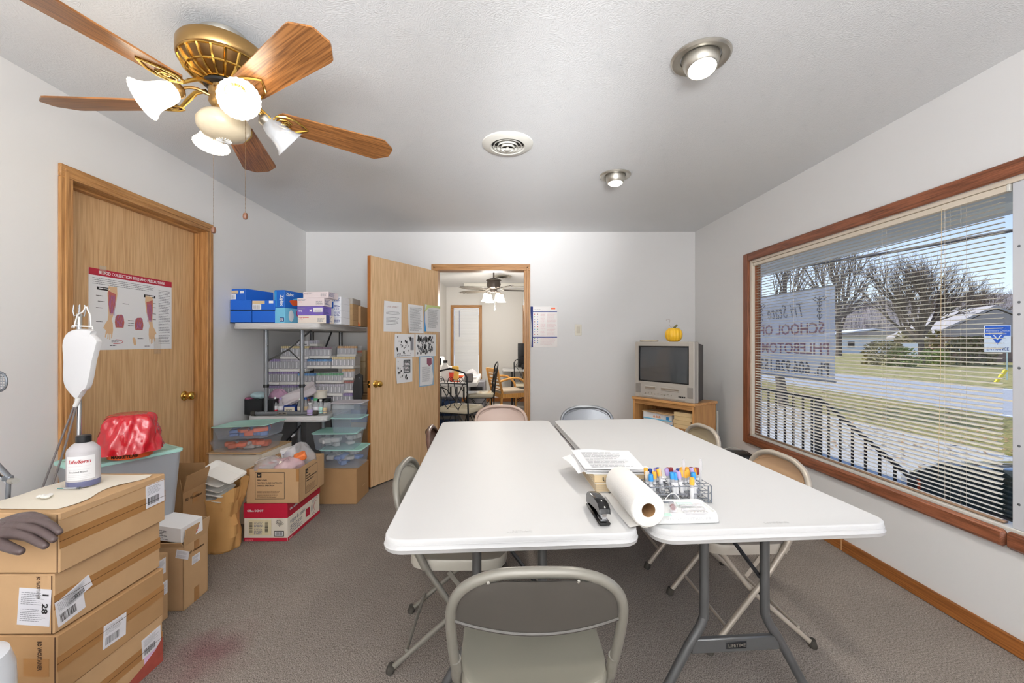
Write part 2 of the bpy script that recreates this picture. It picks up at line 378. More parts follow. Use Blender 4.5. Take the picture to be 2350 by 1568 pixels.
def decal(par, name, m, fr, u0, v0, wd, ht, rot=0, th=.0008, label=None):
    o, u, v_, n, W, Hh = fr
    c = o+u*(u0+wd/2)+v_*(v0+ht/2)+n*th/2
    M = Matrix((u, v_, n)).transposed().to_4x4(); M.translation = c
    b = MB().box((0, 0, 0), (wd, ht, th), rz=rot).xf(M); ob = b.build(name, m, par, smooth=False)
    if label: ob['label'] = label
    return ob
def shapes(par, name, m, fr, polys, th=.0008, lift=0):
    o, u, v_, n, W, Hh = fr; b = MB()
    for p in polys:
        k = len(p); vs = [o+u*x+v_*y+n*(lift) for x, y in p]+[o+u*x+v_*y+n*(lift+th) for x, y in p]
        b.add(vs, [tuple(range(k))[::-1], tuple(range(k, 2*k))]+[(i, (i+1) % k, k+(i+1) % k, k+i) for i in range(k)])
    return b.build(name, m, par, smooth=False)
def rect(x, y, w_, h_): return [(x, y), (x+w_, y), (x+w_, y+h_), (x, y+h_)]
def lines(par, m, fr, x, y, wd, ht, n, name='printed_lines', lift=.0008, fill=.45, rag=.3, seed=1):
    r = random.Random(seed); o, u, v_, nn, W, Hh = fr; b = MB(); st = ht/n
    for i in range(n):
        yy = y+ht-(i+1)*st+st*.3; xx = x; end = x+wd*(1-rag*r.random())
        while xx < end:
            l = st*fill*r.uniform(1.5, 6); l = min(l, end-xx+1e-4)
            q = o+u*xx+v_*yy+nn*(lift+.0003); b.quad(q, u*l, v_*st*fill); xx += l+st*fill*.7
    ob = b.build(name, m, par, smooth=False); ob['kind'] = 'stuff'; return ob
def bars(par, m, fr, x, y, wd, ht, n=14, name='barcode', lift=.001, vert=True, seed=3):
    r = random.Random(seed); o, u, v_, nn, W, Hh = fr; b = MB()
    for i in range(n):
        s_ = wd/n*r.uniform(.25, .75) if vert else ht/n*r.uniform(.25, .75)
        if vert: b.quad(o+u*(x+wd*i/n)+v_*y+nn*lift, u*s_, v_*ht)
        else: b.quad(o+u*x+v_*(y+ht*i/n)+nn*lift, u*wd, v_*s_)
    ob = b.build(name, m, par, smooth=False); ob['kind'] = 'stuff'; return ob
def text(par, s, m, fr, x, y, size, width=None, rot=0, name='lettering', lift=.0012, mirror=False, align='LEFT', shear=0, bold=0):
    cu = bpy.data.curves.new(name, 'FONT'); cu.body = s; cu.size = size*1.38; cu.align_x = align; cu.extrude = .0002; cu.shear = shear
    cu.offset = bold*size; cu.resolution_u = 2
    o, u, v_, n, W, Hh = fr; M = Matrix((u, v_, n)).transposed().to_4x4(); M.translation = o+u*x+v_*y+n*lift
    tmp = bpy.data.objects.new('tmp', cu); me = bpy.data.meshes.new_from_object(tmp); bpy.data.objects.remove(tmp); bpy.data.curves.remove(cu)
    xs = [p.co.x for p in me.vertices]; sc_x = width/(max(xs)-min(xs)) if width and xs else 1
    me.name = name; me.materials.clear(); me.materials.append(m)
    me.transform(M @ Matrix.Rotation(rot, 4, 'Z') @ Matrix.Diagonal((sc_x*(-1 if mirror else 1), 1, 1, 1)))
    ob = bpy.data.objects.new(name, me); COL.objects.link(ob); ob.parent = par
    return ob
# ================================================================ the room shell
YF = -3.2                                                  # the wall behind the camera
b = MB().prism([(-2.75, -3.4), (2.33, -3.4), (1.90, 9.3), (-2.75, 9.3)], -.1, 0); struct('floor', b, K['carpet'])
# ceiling of this room, ceiling of the room beyond
b = MB().b2((-2.75, YF-.15, CEIL), (2.45, YB+.13, CEIL+.12)); struct('ceiling', b, K['ceil'])
b = MB().b2((-1.7, YB+.13, CEIL), (2.0, 9.4, CEIL+.12)); struct('ceiling_far_room', b, K['ceil'])
# left wall with the opening of door_1 (wall frame: x into the room, y along)
b = MB(); b.b2((-.15, YF-.2, 0), (0, 1.99, CEIL)); b.b2((-.15, 3.012, 0), (0, 4.72, CEIL)); b.b2((-.15, 1.99, 2.088), (0, 3.012, CEIL))
struct('wall_left', b, K['wall'], LWM)
# right wall with the big window opening
WY0, WY1, WZ0, WZ1 = .35, 3.55, .50, 1.968
b = MB(); b.b2((0, YF-.2, 0), (.08, WY0, CEIL)); b.b2((0, WY1, 0), (.08, 9.26, CEIL)); b.b2((0, WY0, WZ1), (.08, WY1, CEIL)); b.b2((0, WY0, 0), (.08, WY1, WZ0))
struct('wall_right', b, K['wall'], RWM)
# back wall with the doorway
b = MB(); b.b2((-2.3, YB, 0), (-.822, YB+.13, CEIL)); b.b2((.152, YB, 0), (2.02, YB+.13, CEIL)); b.b2((-.822, YB, 2.078), (.152, YB+.13, CEIL))
struct('wall_back', b, K['wall'])
b = MB().b2((-2.6, YF-.15, 0), (2.6, YF, CEIL)); struct('wall_front', b, K['wall'])
# far room walls
b = MB().b2((-1.56, YB+.13, 0), (-1.42, 9.25, CEIL)); struct('wall_far_left', b, K['wall2'])
FY = 9.1
b = MB(); b.b2((-1.56, FY, 0), (-1.27, FY+.15, CEIL)); b.b2((-.71, FY, 0), (.28, FY+.15, CEIL)); b.b2((-1.27, FY, 2.03), (-.71, FY+.15, CEIL)); b.b2((-1.27, FY, 0), (-.71, FY+.15, .42))
b.b2((.28, FY, 2.03), (1.0, FY+.15, CEIL)); b.b2((.28, FY, 0), (1.0, FY+.15, .42)); b.b2((1.0, FY, 0), (1.86, FY+.15, CEIL))
struct('wall_far_back', b, K['wall2'])

def stand_mat(k): return k
# baseboards
b = MB(); b.b2((-.014, YF, 0), (0, 2.59, .074), ch=.004); b.b2((-.014, 2.594, 0), (0, 4.62, .074), ch=.004)
bb = struct('baseboard_right', b, K['base'], RWM)
j = MB().b2((-.0146, 2.588, .004), (-.001, 2.596, .073)).build('joint_filler', mat('pale_filler', C(196, 150, 104), .7), bb)
b = MB(); b.b2((0, YF, 0), (.014, 1.97, .074), ch=.004); b.b2((0, 3.032, 0), (.014, 4.7, .074), ch=.004); struct('baseboard_left', b, K['base'], LWM)
b = MB(); b.b2((-2.2, YB-.014, 0), (-.89, YB, .074), ch=.004); b.b2((.2, YB-.014, 0), (1.98, YB, .074), ch=.004); struct('baseboard_back', b, K['base_x'])
b = MB(); b.b2((-1.42, FY-.014, 0), (1.80, FY, .085), ch=.004); struct('baseboard_far_back', b, K['base_x'])

# ---- casings: three boards with a stepped profile
def casing(name, M, axis, a0, a1, top, wd, face_, sgn, mu, mh, foot=0, sill=None, label=None):
    """axis: 'x' or 'y' runs along the wall; face_ is the wall plane; sgn the side the board stands proud of"""
    o = thing(name, None, None, mw=M); o['kind'] = 'structure'
    def bd(p, q, r_, s_, t0, t1, m, nm):
        b = MB()
        for (i0, i1, t) in ((0, 1, t1), ):
            if axis == 'y': b.b2((face_, p, r_), (face_+sgn*t, q, s_), ch=.003)
            else: b.b2((p, face_, r_), (q, face_+sgn*t, s_), ch=.003)
        ob = b.build(nm, m, o); return ob
    for (p, q) in ((a0, a0+wd), (a1-wd, a1)):
        bd(p, q, foot, top-wd if not sill else top-wd, 0, .016, mu, 'side_casing')
        g0, g1 = (p+wd*.30, p+wd*.62) if p == a0 else (q-wd*.62, q-wd*.30)
        bd(g0, g1, foot, top-wd*.4, 0, .020, mu, 'moulding')
    bd(a0, a1, top-wd, top, 0, .016, mh, 'head_casing'); bd(a0+wd*.3, a1-wd*.3, top-wd*.62, top-wd*.30, 0, .020, mh, 'moulding')
    if sill is not None:
        bd(a0, a1, sill-wd, sill, 0, .018, mh, 'sill_casing')
    return o
casing('trim_1', LWM, 'y', 1.971, 3.031, 2.128, .060, 0, 1, K['oaktrim'], K['oaktrim_y'])
casing('trim_2', Matrix.Identity(4), 'x', -.868, .197, 2.122, .066, YB, -1, K['oaktrim'], K['oaktrim_x'])
def jamb(name, M, axis, a0, a1, top, d0, d1, mu, mh, t=.02):
    o = thing(name, None, None, mw=M); o['kind'] = 'structure'
    for (p, q) in ((a0, a0+t), (a1-t, a1)):
        (MB().b2((d0, p, 0), (d1, q, top)) if axis == 'y' else MB().b2((p, d0, 0), (q, d1, top))).build('jamb_board', mu, o)
    (MB().b2((d0, a0, top-t), (d1, a1, top)) if axis == 'y' else MB().b2((a0, d0, top-t), (a1, d1, top))).build('head_board', mh, o)
    return o
jb = jamb('trim_3', LWM, 'y', 1.991, 3.011, 2.087, -.148, -.001, K['oaktrim'], K['oaktrim_y'])
for (p, q) in ((2.011, 2.023), (2.979, 2.991)): MB().b2((-.082, p, 0), (-.048, q, 2.067)).build('door_stop', K['oaktrim'], jb)
MB().b2((-.082, 2.011, 2.055), (-.048, 2.991, 2.067)).build('door_stop', K['oaktrim_y'], jb)
jamb('trim_4', Matrix.Identity(4), 'x', -.821, .151, 2.077, YB+.001, YB+.129, K['oaktrim'], K['oaktrim_x'])
strike = MB().b2((.128, YB+.03, .88), (.131, YB+.06, .96)).build('strike_plate', K['gold']); tag(strike, 'small brass strike plate on the doorway jamb', 'strike plate')

def knob(par, M):
    g = thing('door_knob', None, None); g.parent = par; g.matrix_local = M       # local z points out of the door
    MB().lathe([(.033, 0), (.034, .003), (.030, .008), (.016, .011), (.011, .018), (.011, .026)], 24).build('rosette', K['gold'], g)
    MB().lathe([(.011, .024), (.018, .028), (.026, .036), (.029, .046), (.027, .056), (.020, .062), (.006, .064), (0, .064)], 24).build('knob', K['gold'], g)
# door_1: closed, set back in the left wall
d1 = thing('door_1', None, None, mw=LWM @ Matrix.Translation((-.084, 2.5, 0))); d1['kind'] = 'structure'
MB().b2((-.036, -.476, .012), (0, .476, 2.063), ch=.0015).build('door_slab', K['oak_d'], d1)
knob(d1, Matrix.Translation((0, .385, .918)) @ Matrix.Rotation(PI/2, 4, 'Y'))
# door_2: open leaf swung into the room
hx, hy, fx, fy = -.795, 4.515, -1.236, 3.672
dang = math.atan2(fy-hy, fx-hx); DL = math.hypot(fx-hx, fy-hy)
d2 = thing('door_2', None, None, (hx, hy, 0), dang); d2['kind'] = 'structure'   # local x runs along the leaf; +y is the side seen
MB().b2((.002, -.036, .014), (DL-.002, 0, 2.044), ch=.001).build('door_slab', K['oak'], d2)
MB().b2((DL-.003, -.0355, .015), (DL+.0005, -.0005, 2.043)).build('door_edge', K['oakedge'], d2)
MB().b2((DL-.001, -.030, .885), (DL+.002, -.006, .945), ch=.001).build('latch_plate', K['gold'], d2)
MB().cyl((DL, -.018, .915), (DL+.012, -.018, .915), .008).build('latch', K['gold'], d2)
knob(d2, Matrix.Translation((DL-.062, 0, .915)) @ Matrix.Rotation(-PI/2, 4, 'X'))
D2W = Matrix.Translation((hx, hy, 0)) @ Matrix.Rotation(dang, 4, 'Z')
d2n = D2W.to_3x3() @ Vector((0, 1, 0)); d2o = Vector((hx, hy, 0))
def on_door(px, py):                                       # local (along, up) on the open door's face
    q = D2W.inverted() @ ONP(px, py, d2o, d2n); return q.x, q.z

# ================================================================ window_1
wn = thing('window_1', None, None, mw=RWM); wn['kind'] = 'structure'
def wp(name, a, b_, m, ch=.002, par=None): return MB().b2(a, b_, ch=ch).build(name, m, par or wn)
CW = .072
wp('side_casing', (-.022, WY1-.004, WZ0-.07), (0, WY1+CW-.004, WZ1+.066), K['walnut_z'], .006)
wp('head_casing', (-.022, WY0-CW, WZ1), (0, WY1, WZ1+.066), K['walnut'], .006)
wp('sill_casing', (-.030, 1.75, WZ0-.068), (0, WY1, WZ0+.004), K['walnut'], .012)
wp('sill_casing', (-.030, 1.462, WZ0-.068), (0, 1.748, WZ0+.004), K['walnut'], .012)
wp('sill_casing', (-.030, WY0-CW, WZ0-.068), (0, 1.460, WZ0+.004), K['walnut'], .012)
# cream frame inside the opening, glass, mullion
wp('frame_side', (.0, WY1-.022, WZ0), (.03, WY1, WZ1), K['cream'])
brick_m = mat('brown_brick', C(150, 92, 60), .9, var=.3, vscale=50, bump=(120, .5, .002))
wp('outer_reveal', (.03, WY1-.02, WZ0), (.078, WY1+.0, WZ1), brick_m, 0)
wp('frame_head', (.0, WY0, WZ1-.02), (.078, WY1-.022, WZ1), K['cream'])
wp('frame_sill', (.0, WY0, WZ0), (.078, WY1-.022, WZ0+.014), K['offwhite'])
MUL = mat('painted_metal_mullion', C(214, 216, 222), .35, .1)
ml_ = wp('mullion', (.006, 1.700, WZ0+.014), (.074, 1.748, WZ1-.02), MUL, .003)
for z in (.62, .86, 1.18, 1.40, 1.45, 1.68):
    MB().lathe([(.0055, 0), (.0055, .001), (.003, .002), (0, .002)], 10, (.006, 1.724, z), (-1, 0, 0)).build('screw', K['steel'], ml_)
wp('frame_side', (.01, WY0, WZ0), (.074, WY0+.03, WZ1), K['offwhite'])
wp('glass_pane', (.060, 1.748, WZ0+.014), (.064, WY1-.02, WZ1-.02), K['glass'], 0)
wp('glass_pane', (.060, WY0+.03, WZ0+.014), (.064, 1.700, WZ1-.02), K['glass'], 0)
# ---- the blind
bl = thing('window_blind', 'wide cream venetian blind hanging open across the large window', 'blind', mw=RWM)
slm = mat('blind_slat_enamel', C(232, 226, 212), .4)
BY0, BY1 = 1.795, 3.515; BX = .030
MB().b2((.006, BY0-.03, WZ1-.048), (.040, BY1, WZ1-.022), ch=.002).build('head_rail', K['cream'], bl)
MB().b2((.004, BY0-.04, WZ1-.050), (.042, BY0-.028, WZ1-.020), ch=.002).build('end_bracket', K['offwhite'], bl)
def slat_mesh(tilt, L, wd=.025):
    b = MB(); n = 4; rows = []
    for s_, y in ((0, 0), (.012, 0), (L-.012, 0), (L, 0)):
        row = []
        for i in range(n+1):
            t = (i/n-.5); wq = wd*(.62 if s_ in (0, L) else 1)
            x = t*wq; z = -.0045*(t*2)**2*(.8)
            row.append((x*math.cos(tilt)-z*math.sin(tilt), s_, x*math.sin(tilt)+z*math.cos(tilt)))
        rows.append(row)
    vs = [p for r in rows for p in r]; W_ = n+1
    fs = [(j_*W_+i, j_*W_+i+1, (j_+1)*W_+i+1, (j_+1)*W_+i) for j_ in range(3) for i in range(n)]
    return b.add(vs, fs)
mesh_cache = {}
NS = 65; ZT = WZ1-.060; ZB = WZ0+.030
for i in range(NS):
    z = ZT-(ZT-ZB)*i/(NS-1)
    h_ = z-H                                              # tilt follows how the blind's ladders have settled: flat high up, room edge dropped lower down
    if z > 1.35: tl = 3
    elif z > .95: tl = 3+(1.35-z)/.4*13
    elif z > .72: tl = 16
    else: tl = 16-(.72-z)/.19*30
    k = round(tl)
    if k not in mesh_cache:
        o = slat_mesh(R(k), BY1-BY0).build('slat', slm, bl, ang=60); mesh_cache[k] = o.data
    else: o = bpy.data.objects.new('slat', mesh_cache[k]); COL.objects.link(o); o.parent = bl
    o.location = (BX, BY0+rnd.uniform(-.002, .002), z)
MB().b2((.016, BY0-.01, WZ0+.016), (.042, BY1, WZ0+.028), ch=.004).build('bottom_rail', mat('blind_bottom_rail', C(150, 120, 96), .3), bl)
for y in (1.95, 2.02, 2.35, 2.75, 3.05, 3.35):
    b = MB()
    for x in (BX-.013, BX+.013): b.cyl((x, y, WZ0+.02), (x, y, WZ1-.03), .0007, n=4)
    b.build('ladder_cord', K['cream'], bl)
MB().tube([(.000, 2.02, WZ1-.04), (-.004, 2.02, 1.2), (-.006, 2.03, .62)], .0009, 5).build('tilt_cord', K['tan'], bl)
# ---- far room windows with closed blinds
def far_window(name, x0, x1, z0, z1, lab):
    o = thing(name, None, None); o['kind'] = 'structure'
    for (p, q) in ((x0-.066, x0), (x1, x1+.066)): MB().b2((p, FY-.02, z0-.06), (q, FY, z1), ch=.004).build('side_casing', K['oaktrim'], o)
    MB().b2((x0-.066, FY-.02, z1), (x1+.066, FY, z1+.066), ch=.004).build('head_casing', K['oaktrim_x'], o)
    MB().b2((x0-.066, FY-.03, z0-.06), (x1+.066, FY, z0), ch=.004).build('sill_casing', K['oaktrim_x'], o)
    MB().b2((x0, FY+.10, z0), (x1, FY+.104, z1)).build('glass_pane', K['glass'], o, smooth=False)
    MB().b2((x0, FY+.085, 1.28), (x1, FY+.12, 1.33)).build('meeting_rail', K['offwhite'], o)
    t = thing('window_blind', lab, 'blind'); me = None
    for i in range(int((z1-z0-.05)/.0255)):
        if me is None:
            s_ = MB().box((0, 0, 0), (x1-x0-.02, .003, .026), rot=Matrix.Rotation(R(-24), 3, 'X')).build('slat', K['white'], t, smooth=False); me = s_.data
        else: s_ = bpy.data.objects.new('slat', me); COL.objects.link(s_); s_.parent = t
        s_.location = ((x0+x1)/2, FY+.04, z1-.05-i*.0255)
    MB().b2((x0+.008, FY+.02, z1-.03), (x1-.008, FY+.05, z1-.002)).build('head_rail', K['white'], t)
    MB().cyl((x0+.12, FY+.015, z1-.05), (x0+.12, FY+.015, z1-.62), .005, n=6).build('tilt_wand', K['bluedk'] if 0 else mat('grey_wand', C(120, 124, 160), .4), t)
far_window('window_2', -1.262, -.716, .44, 2.018, 'closed white mini blind in the narrow window seen through the doorway')
far_window('window_3', .30, .98, .44, 2.018, 'closed white mini blind in the far window behind the black monitor')
# light switch
sw = thing('light_switch', 'ivory rocker light switch on the back wall right of the doorway', 'light switch', (.714, YB, 1.417))
MB().b2((-.036, -.006, -.060), (.036, 0, .060), ch=.003).build('cover_plate', mat('ivory', C(226, 220, 204), .4), sw)
MB().b2((-.017, -.010, -.034), (.017, -.004, .034), ch=.002).build('rocker', mat('ivory_rocker', C(212, 204, 186), .4), sw)
ol = thing('wall_outlet', 'small grey wall outlet low on the back wall behind the folding chair', 'outlet', (1.0, YB, .43))
MB().b2((-.036, -.006, -.058), (.036, 0, .058), ch=.003).build('cover_plate', K['nickel'], ol)
for z in (-.022, .022): MB().b2((-.014, -.009, z-.012), (.014, -.005, z+.012), ch=.002).build('socket', K['offwhite'], ol)

# ================================================================ outside, in the wall's own frame (x away from the wall, y along it)
GZ = -.70
def out(name, mb, m, **k): return struct(name, mb, m, RWM, **k)
def gmat(name, c1, c2, c3, s, s2=None):
    m = mat(name, c1, .95, spec=.1); t = m.node_tree; b = t.nodes['Principled BSDF']
    co = t.nodes.new('ShaderNodeTexCoord'); n = t.nodes.new('ShaderNodeTexNoise'); n.inputs['Scale'].default_value = s; n.inputs['Detail'].default_value = 8; n.inputs['Roughness'].default_value = .7
    t.links.new(co.outputs['Object'], n.inputs['Vector']); r = t.nodes.new('ShaderNodeValToRGB'); e = r.color_ramp.elements
    e[0].position = .36; e[0].color = c1; e[1].position = .64; e[1].color = c3; q = e.new(.5); q.color = c2
    t.links.new(n.outputs['Fac'], r.inputs[0]); t.links.new(r.outputs[0], b.inputs['Base Color']); return m
gravel = gmat('gravel_drive', C(156, 152, 146), C(180, 176, 170), C(204, 200, 194), 40)
lawn = gmat('winter_lawn', C(120, 112, 70), C(150, 142, 92), C(176, 160, 116), 2.5)
lawn2 = gmat('leafy_verge', C(110, 98, 62), C(140, 136, 80), C(170, 140, 100), 14)
asph = gmat('asphalt', C(150, 151, 154), C(164, 164, 166), C(178, 178, 178), 30)
b = MB().b2((.1, -40, GZ-.2), (6.8, 130, GZ)); out('ground_gravel', b, gravel)
b = MB().b2((6.8, -40, GZ-.2), (11.2, 130, GZ+.03)); out('ground_verge', b, lawn2)
b = MB().b2((11.2, -40, GZ-.2), (19.6, 130, GZ+.01)); out('road', b, asph)
b = MB(); b.b2((11.5, -40, GZ), (11.62, 130, GZ+.013)); b.b2((19.0, -40, GZ), (19.12, 130, GZ+.013)); out('road_edge_line', b, K['white'])
b = MB(); b.b2((14.9, -40, GZ), (15.0, 130, GZ+.013)); b.b2((15.12, -40, GZ), (15.22, 130, GZ+.013)); out('road_centre_line', b, mat('road_yellow', C(214, 180, 110), .8))
b = MB().b2((19.6, -60, GZ-.2), (260, 260, GZ+.02)); out('ground_field', b, lawn)
# fallen leaves on the verge
b = MB(); lv = random.Random(5)
for i in range(5000):
    x = lv.uniform(5.6, 11) if lv.random() < .8 else lv.uniform(4, 6); y = lv.uniform(-1, 22); a = lv.uniform(0, 6.28); s_ = lv.uniform(.03, .07)
    u = Vector((math.cos(a), math.sin(a), lv.uniform(-.3, .3)))*s_; v_ = Vector((-math.sin(a), math.cos(a), lv.uniform(-.3, .5)))*s_*.6
    b.quad(Vector((x, y, GZ+(.045 if x > 6.8 else .012))), u, v_)
lf = b.build('fallen_leaves', mat('dry_leaf', C(168, 132, 92), .9, var=.3, vscale=3), smooth=False); place(lf, M=RWM)
tag(lf, 'brown fallen leaves scattered along the roadside verge', 'leaves', kind='stuff')
# porch: deck, roof slab with beam, white column
PX = 1.42
out('porch_floor', MB().b2((.1, 4.55, GZ), (PX+.2, 9, -.22)), mat('porch_concrete', C(170, 168, 164), .9, var=.1))
pcm = mat('porch_white', C(244, 243, 238), .6); out('porch_ceiling', MB().b2((.1, -3.2, 2.235), (PX+.12, 9, 2.33)), pcm)
out('porch_beam', MB().b2((PX-.06, -3.2, 2.185), (PX+.06, 9, 2.26)), pcm)
b = MB()
for i in range(5): b.b2((.1, 3.55+.2*(4-i), GZ), (PX+.1, 4.55, GZ+.1*(i+.6)))
out('porch_steps', b, mat('step_concrete', C(160, 158, 154), .9, var=.1))
col = thing('porch_column', 'white square porch column seen at the left of the window', 'column', mw=RWM @ Matrix.Translation((PX, 5.72, -.22)))
MB().b2((-.05, -.05, 0), (.05, .05, 2.40), ch=.006).build('shaft', K['white'], col); MB().b2((-.065, -.065, 0), (.065, .065, .12), ch=.006).build('base_block', K['white'], col)
# railing
rl = thing('stair_railing', 'black iron railing along the porch and down its steps', 'railing', mw=RWM)
ir = mat('black_iron', C(30, 30, 32), .5)
MB().tube([(PX, 5.62, .655), (PX, 4.62, .665)], .02, 8).build('top_rail', ir, rl)
MB().tube([(PX, 4.62, .665), (PX, 4.5, .62), (PX, 3.52, .095)], .02, 8).build('sloping_rail', ir, rl)
MB().tube([(PX, 5.62, -.12), (PX, 4.62, -.12)], .014, 6).build('bottom_rail', ir, rl)
MB().tube([(PX, 4.62, -.12), (PX, 3.54, -.62)], .014, 6).build('bottom_rail', ir, rl)
MB().b2((PX-.025, 4.58, -.22), (PX+.025, 4.63, .68)).build('post', ir, rl); MB().b2((PX-.022, 3.53, GZ), (PX+.022, 3.575, .11)).build('post', ir, rl)
bm = None
ys = [5.46, 5.31, 5.15, 5.0, 4.84, 4.70, 4.46, 4.31, 4.16, 4.01, 3.86, 3.71]
for y in ys:
    zt = .66 if y > 4.6 else .665-(4.62-y)*.518; zb = -.12 if y > 4.6 else -.12-(4.62-y)*.463
    MB().b2((PX-.009, y-.009, zb), (PX+.009, y+.009, zt)).build('baluster', ir, rl, smooth=False)
# banner, hung so that it reads from the street
BANM = bpy.data.materials.new('banner_vinyl'); BANM.use_nodes = True; t_ = BANM.node_tree; p_ = t_.nodes['Principled BSDF']; p_.inputs['Base Color'].default_value = C(226, 222, 222); p_.inputs['Roughness'].default_value = .6
tr_ = t_.nodes.new('ShaderNodeBsdfTranslucent'); tr_.inputs[0].default_value = C(232, 228, 228); m1_ = t_.nodes.new('ShaderNodeMixShader'); m1_.inputs[0].default_value = .6; tp_ = t_.nodes.new('ShaderNodeBsdfTransparent'); m2_ = t_.nodes.new('ShaderNodeMixShader'); m2_.inputs[0].default_value = .10
t_.links.new(p_.outputs[0], m1_.inputs[1]); t_.links.new(tr_.outputs[0], m1_.inputs[2]); t_.links.new(m1_.outputs[0], m2_.inputs[1]); t_.links.new(tp_.outputs[0], m2_.inputs[2]); t_.links.new(m2_.outputs[0], t_.nodes['Material Output'].inputs[0])
ban = thing('school_banner', 'translucent white vinyl banner for a phlebotomy school, lettering seen reversed', 'banner', mw=RWM @ Matrix.Translation((PX-.07, 4.29, .875)))
BWd = 1.39
def bfn(u, v): return (.012*math.sin(u*9)*(1-v)*.6, u*BWd, v*1.0)
MB().grid(bfn, 24, 8).build('banner_sheet', BANM, ban)
MB().tube([(0, -.01, 1.0), (0, BWd+.01, 1.0)], .008, 6).build('top_hem', mat('banner_hem', C(190, 186, 188), .6), ban)
MB().tube([(0, -.01, 0), (0, BWd+.01, 0)], .008, 6).build('bottom_hem', mat('banner_hem2', C(190, 186, 188), .6), ban)
bf = (Vector((-.014, 0, 0)), Vector((0, 1, 0)), Vector((0, 0, 1)), Vector((-1, 0, 0)), BWd, 1.0)
bgry = mat('banner_grey_print', C(150, 146, 150), .6); brd = mat('banner_red_print', C(186, 140, 148), .6); bdk = mat('banner_dark_print', C(126, 122, 126), .6)
# seen from indoors the sheet's left is its high-y end: the words run from y=0 (right) to y=BWd (left), i.e. reversed
text(ban, 'Tri State', bgry, bf, .40, .70, .17, .62, shear=.35)
text(ban, 'SCHOOL OF', brd, bf, .12, .50, .13, 1.08, bold=.03)
text(ban, 'PHLEBOTOMY', brd, bf, .05, .28, .13, 1.25, bold=.03)
text(ban, 'Ph. 606.928.1530', bdk, bf, .05, .05, .145, 1.25, bold=.035)
for cx_ in (.19, 1.2):
    b = MB(); b.cyl((-.016, cx_, .62), (-.016, cx_, .90), .006, n=6)
    for s_ in (-1, 1):
        b.tube([(-.016, cx_+s_*.035*math.sin(t*PI*3), .66+.2*t) for t in [i/14 for i in range(15)]], .004, 5)
        b.tube([(-.016, cx_, .86), (-.016, cx_+s_*.06, .90), (-.016, cx_+s_*.10, .885), (-.016, cx_+s_*.05, .855), (-.016, cx_, .84)], .005, 5)
    b.build('winged_staff_emblem', bgry, ban)
# roadside sign, across the road, facing the building
sp_ = P(2289, 872, 22.0)
sg = thing('entrance_sign', 'blue and white credit union entrance sign standing across the road', 'sign', (sp_.x, 22.0, GZ), R(-48))
sf = (Vector((-.46, -.03, 1.45)), Vector((1, 0, 0)), Vector((0, 0, 1)), Vector((0, -1, 0)), .92, 1.40)
MB().b2((-.46, -.03, 1.45), (.46, .03, 2.85), ch=.01).build('sign_panel', K['white'], sg)
decal(sg, 'blue_band', K['blue'], sf, .02, .86, .88, .52, th=.004)
shapes(sg, 'tick_emblem', K['blue'], sf, [[(.22, .86), (.46, .40), (.70, .86)]], .004)
shapes(sg, 'tick_stripe', K['white'], sf, [[(.30, .90), (.46, .62), (.62, .90), (.56, .90), (.46, .72), (.36, .90)], rect(.26, 1.24, .40, .03)], .004, lift=.005)
text(sg, 'Members Choice', K['white'], sf, .06, 1.08, .10, .80, lift=.007); text(sg, 'Credit Union', K['white'], sf, .14, .93, .10, .62, lift=.007)
text(sg, 'ENTRANCE', K['navy'], sf, .08, .10, .15, .76, lift=.002, bold=.02)
MB().b2((.30, -.02, 0), (.36, .03, 1.45)).build('post', mat('pale_green_post', C(190, 204, 196), .6), sg)

# little white sign by the far bushes
q = P(2086, 840, 36); wsn = thing('yard_sign', 'tiny white yard sign in front of the big bare tree', 'sign', (q.x, 36, GZ), R(-40))
MB().b2((-.55, -.02, .7), (.55, .02, 1.9)).build('panel', K['white'], wsn); MB().cyl((0, 0, 0), (0, 0, .7), .04, n=6).build('post', K['steel'], wsn)
# overhead cable and yellow guy-wire guard
cbl = MB().tube([P(1745, 626, 9.4), P(2040, 580, 8.2), P(2340, 526, 6.2), P(3400, 330, 3.6)], .03, 6).build('overhead_cable', mat('cable', C(70, 66, 66), .6)); tag(cbl, 'thick dark overhead utility cable crossing the sky', 'cable')
gw = MB().tube([P(2308, 850, 13), P(2284, 880, 13)], .05, 6).build('guy_wire_guard', mat('yellow_guard', C(230, 200, 40), .5)); tag(gw, 'slanting yellow plastic guy wire guard by the road', 'cable guard')
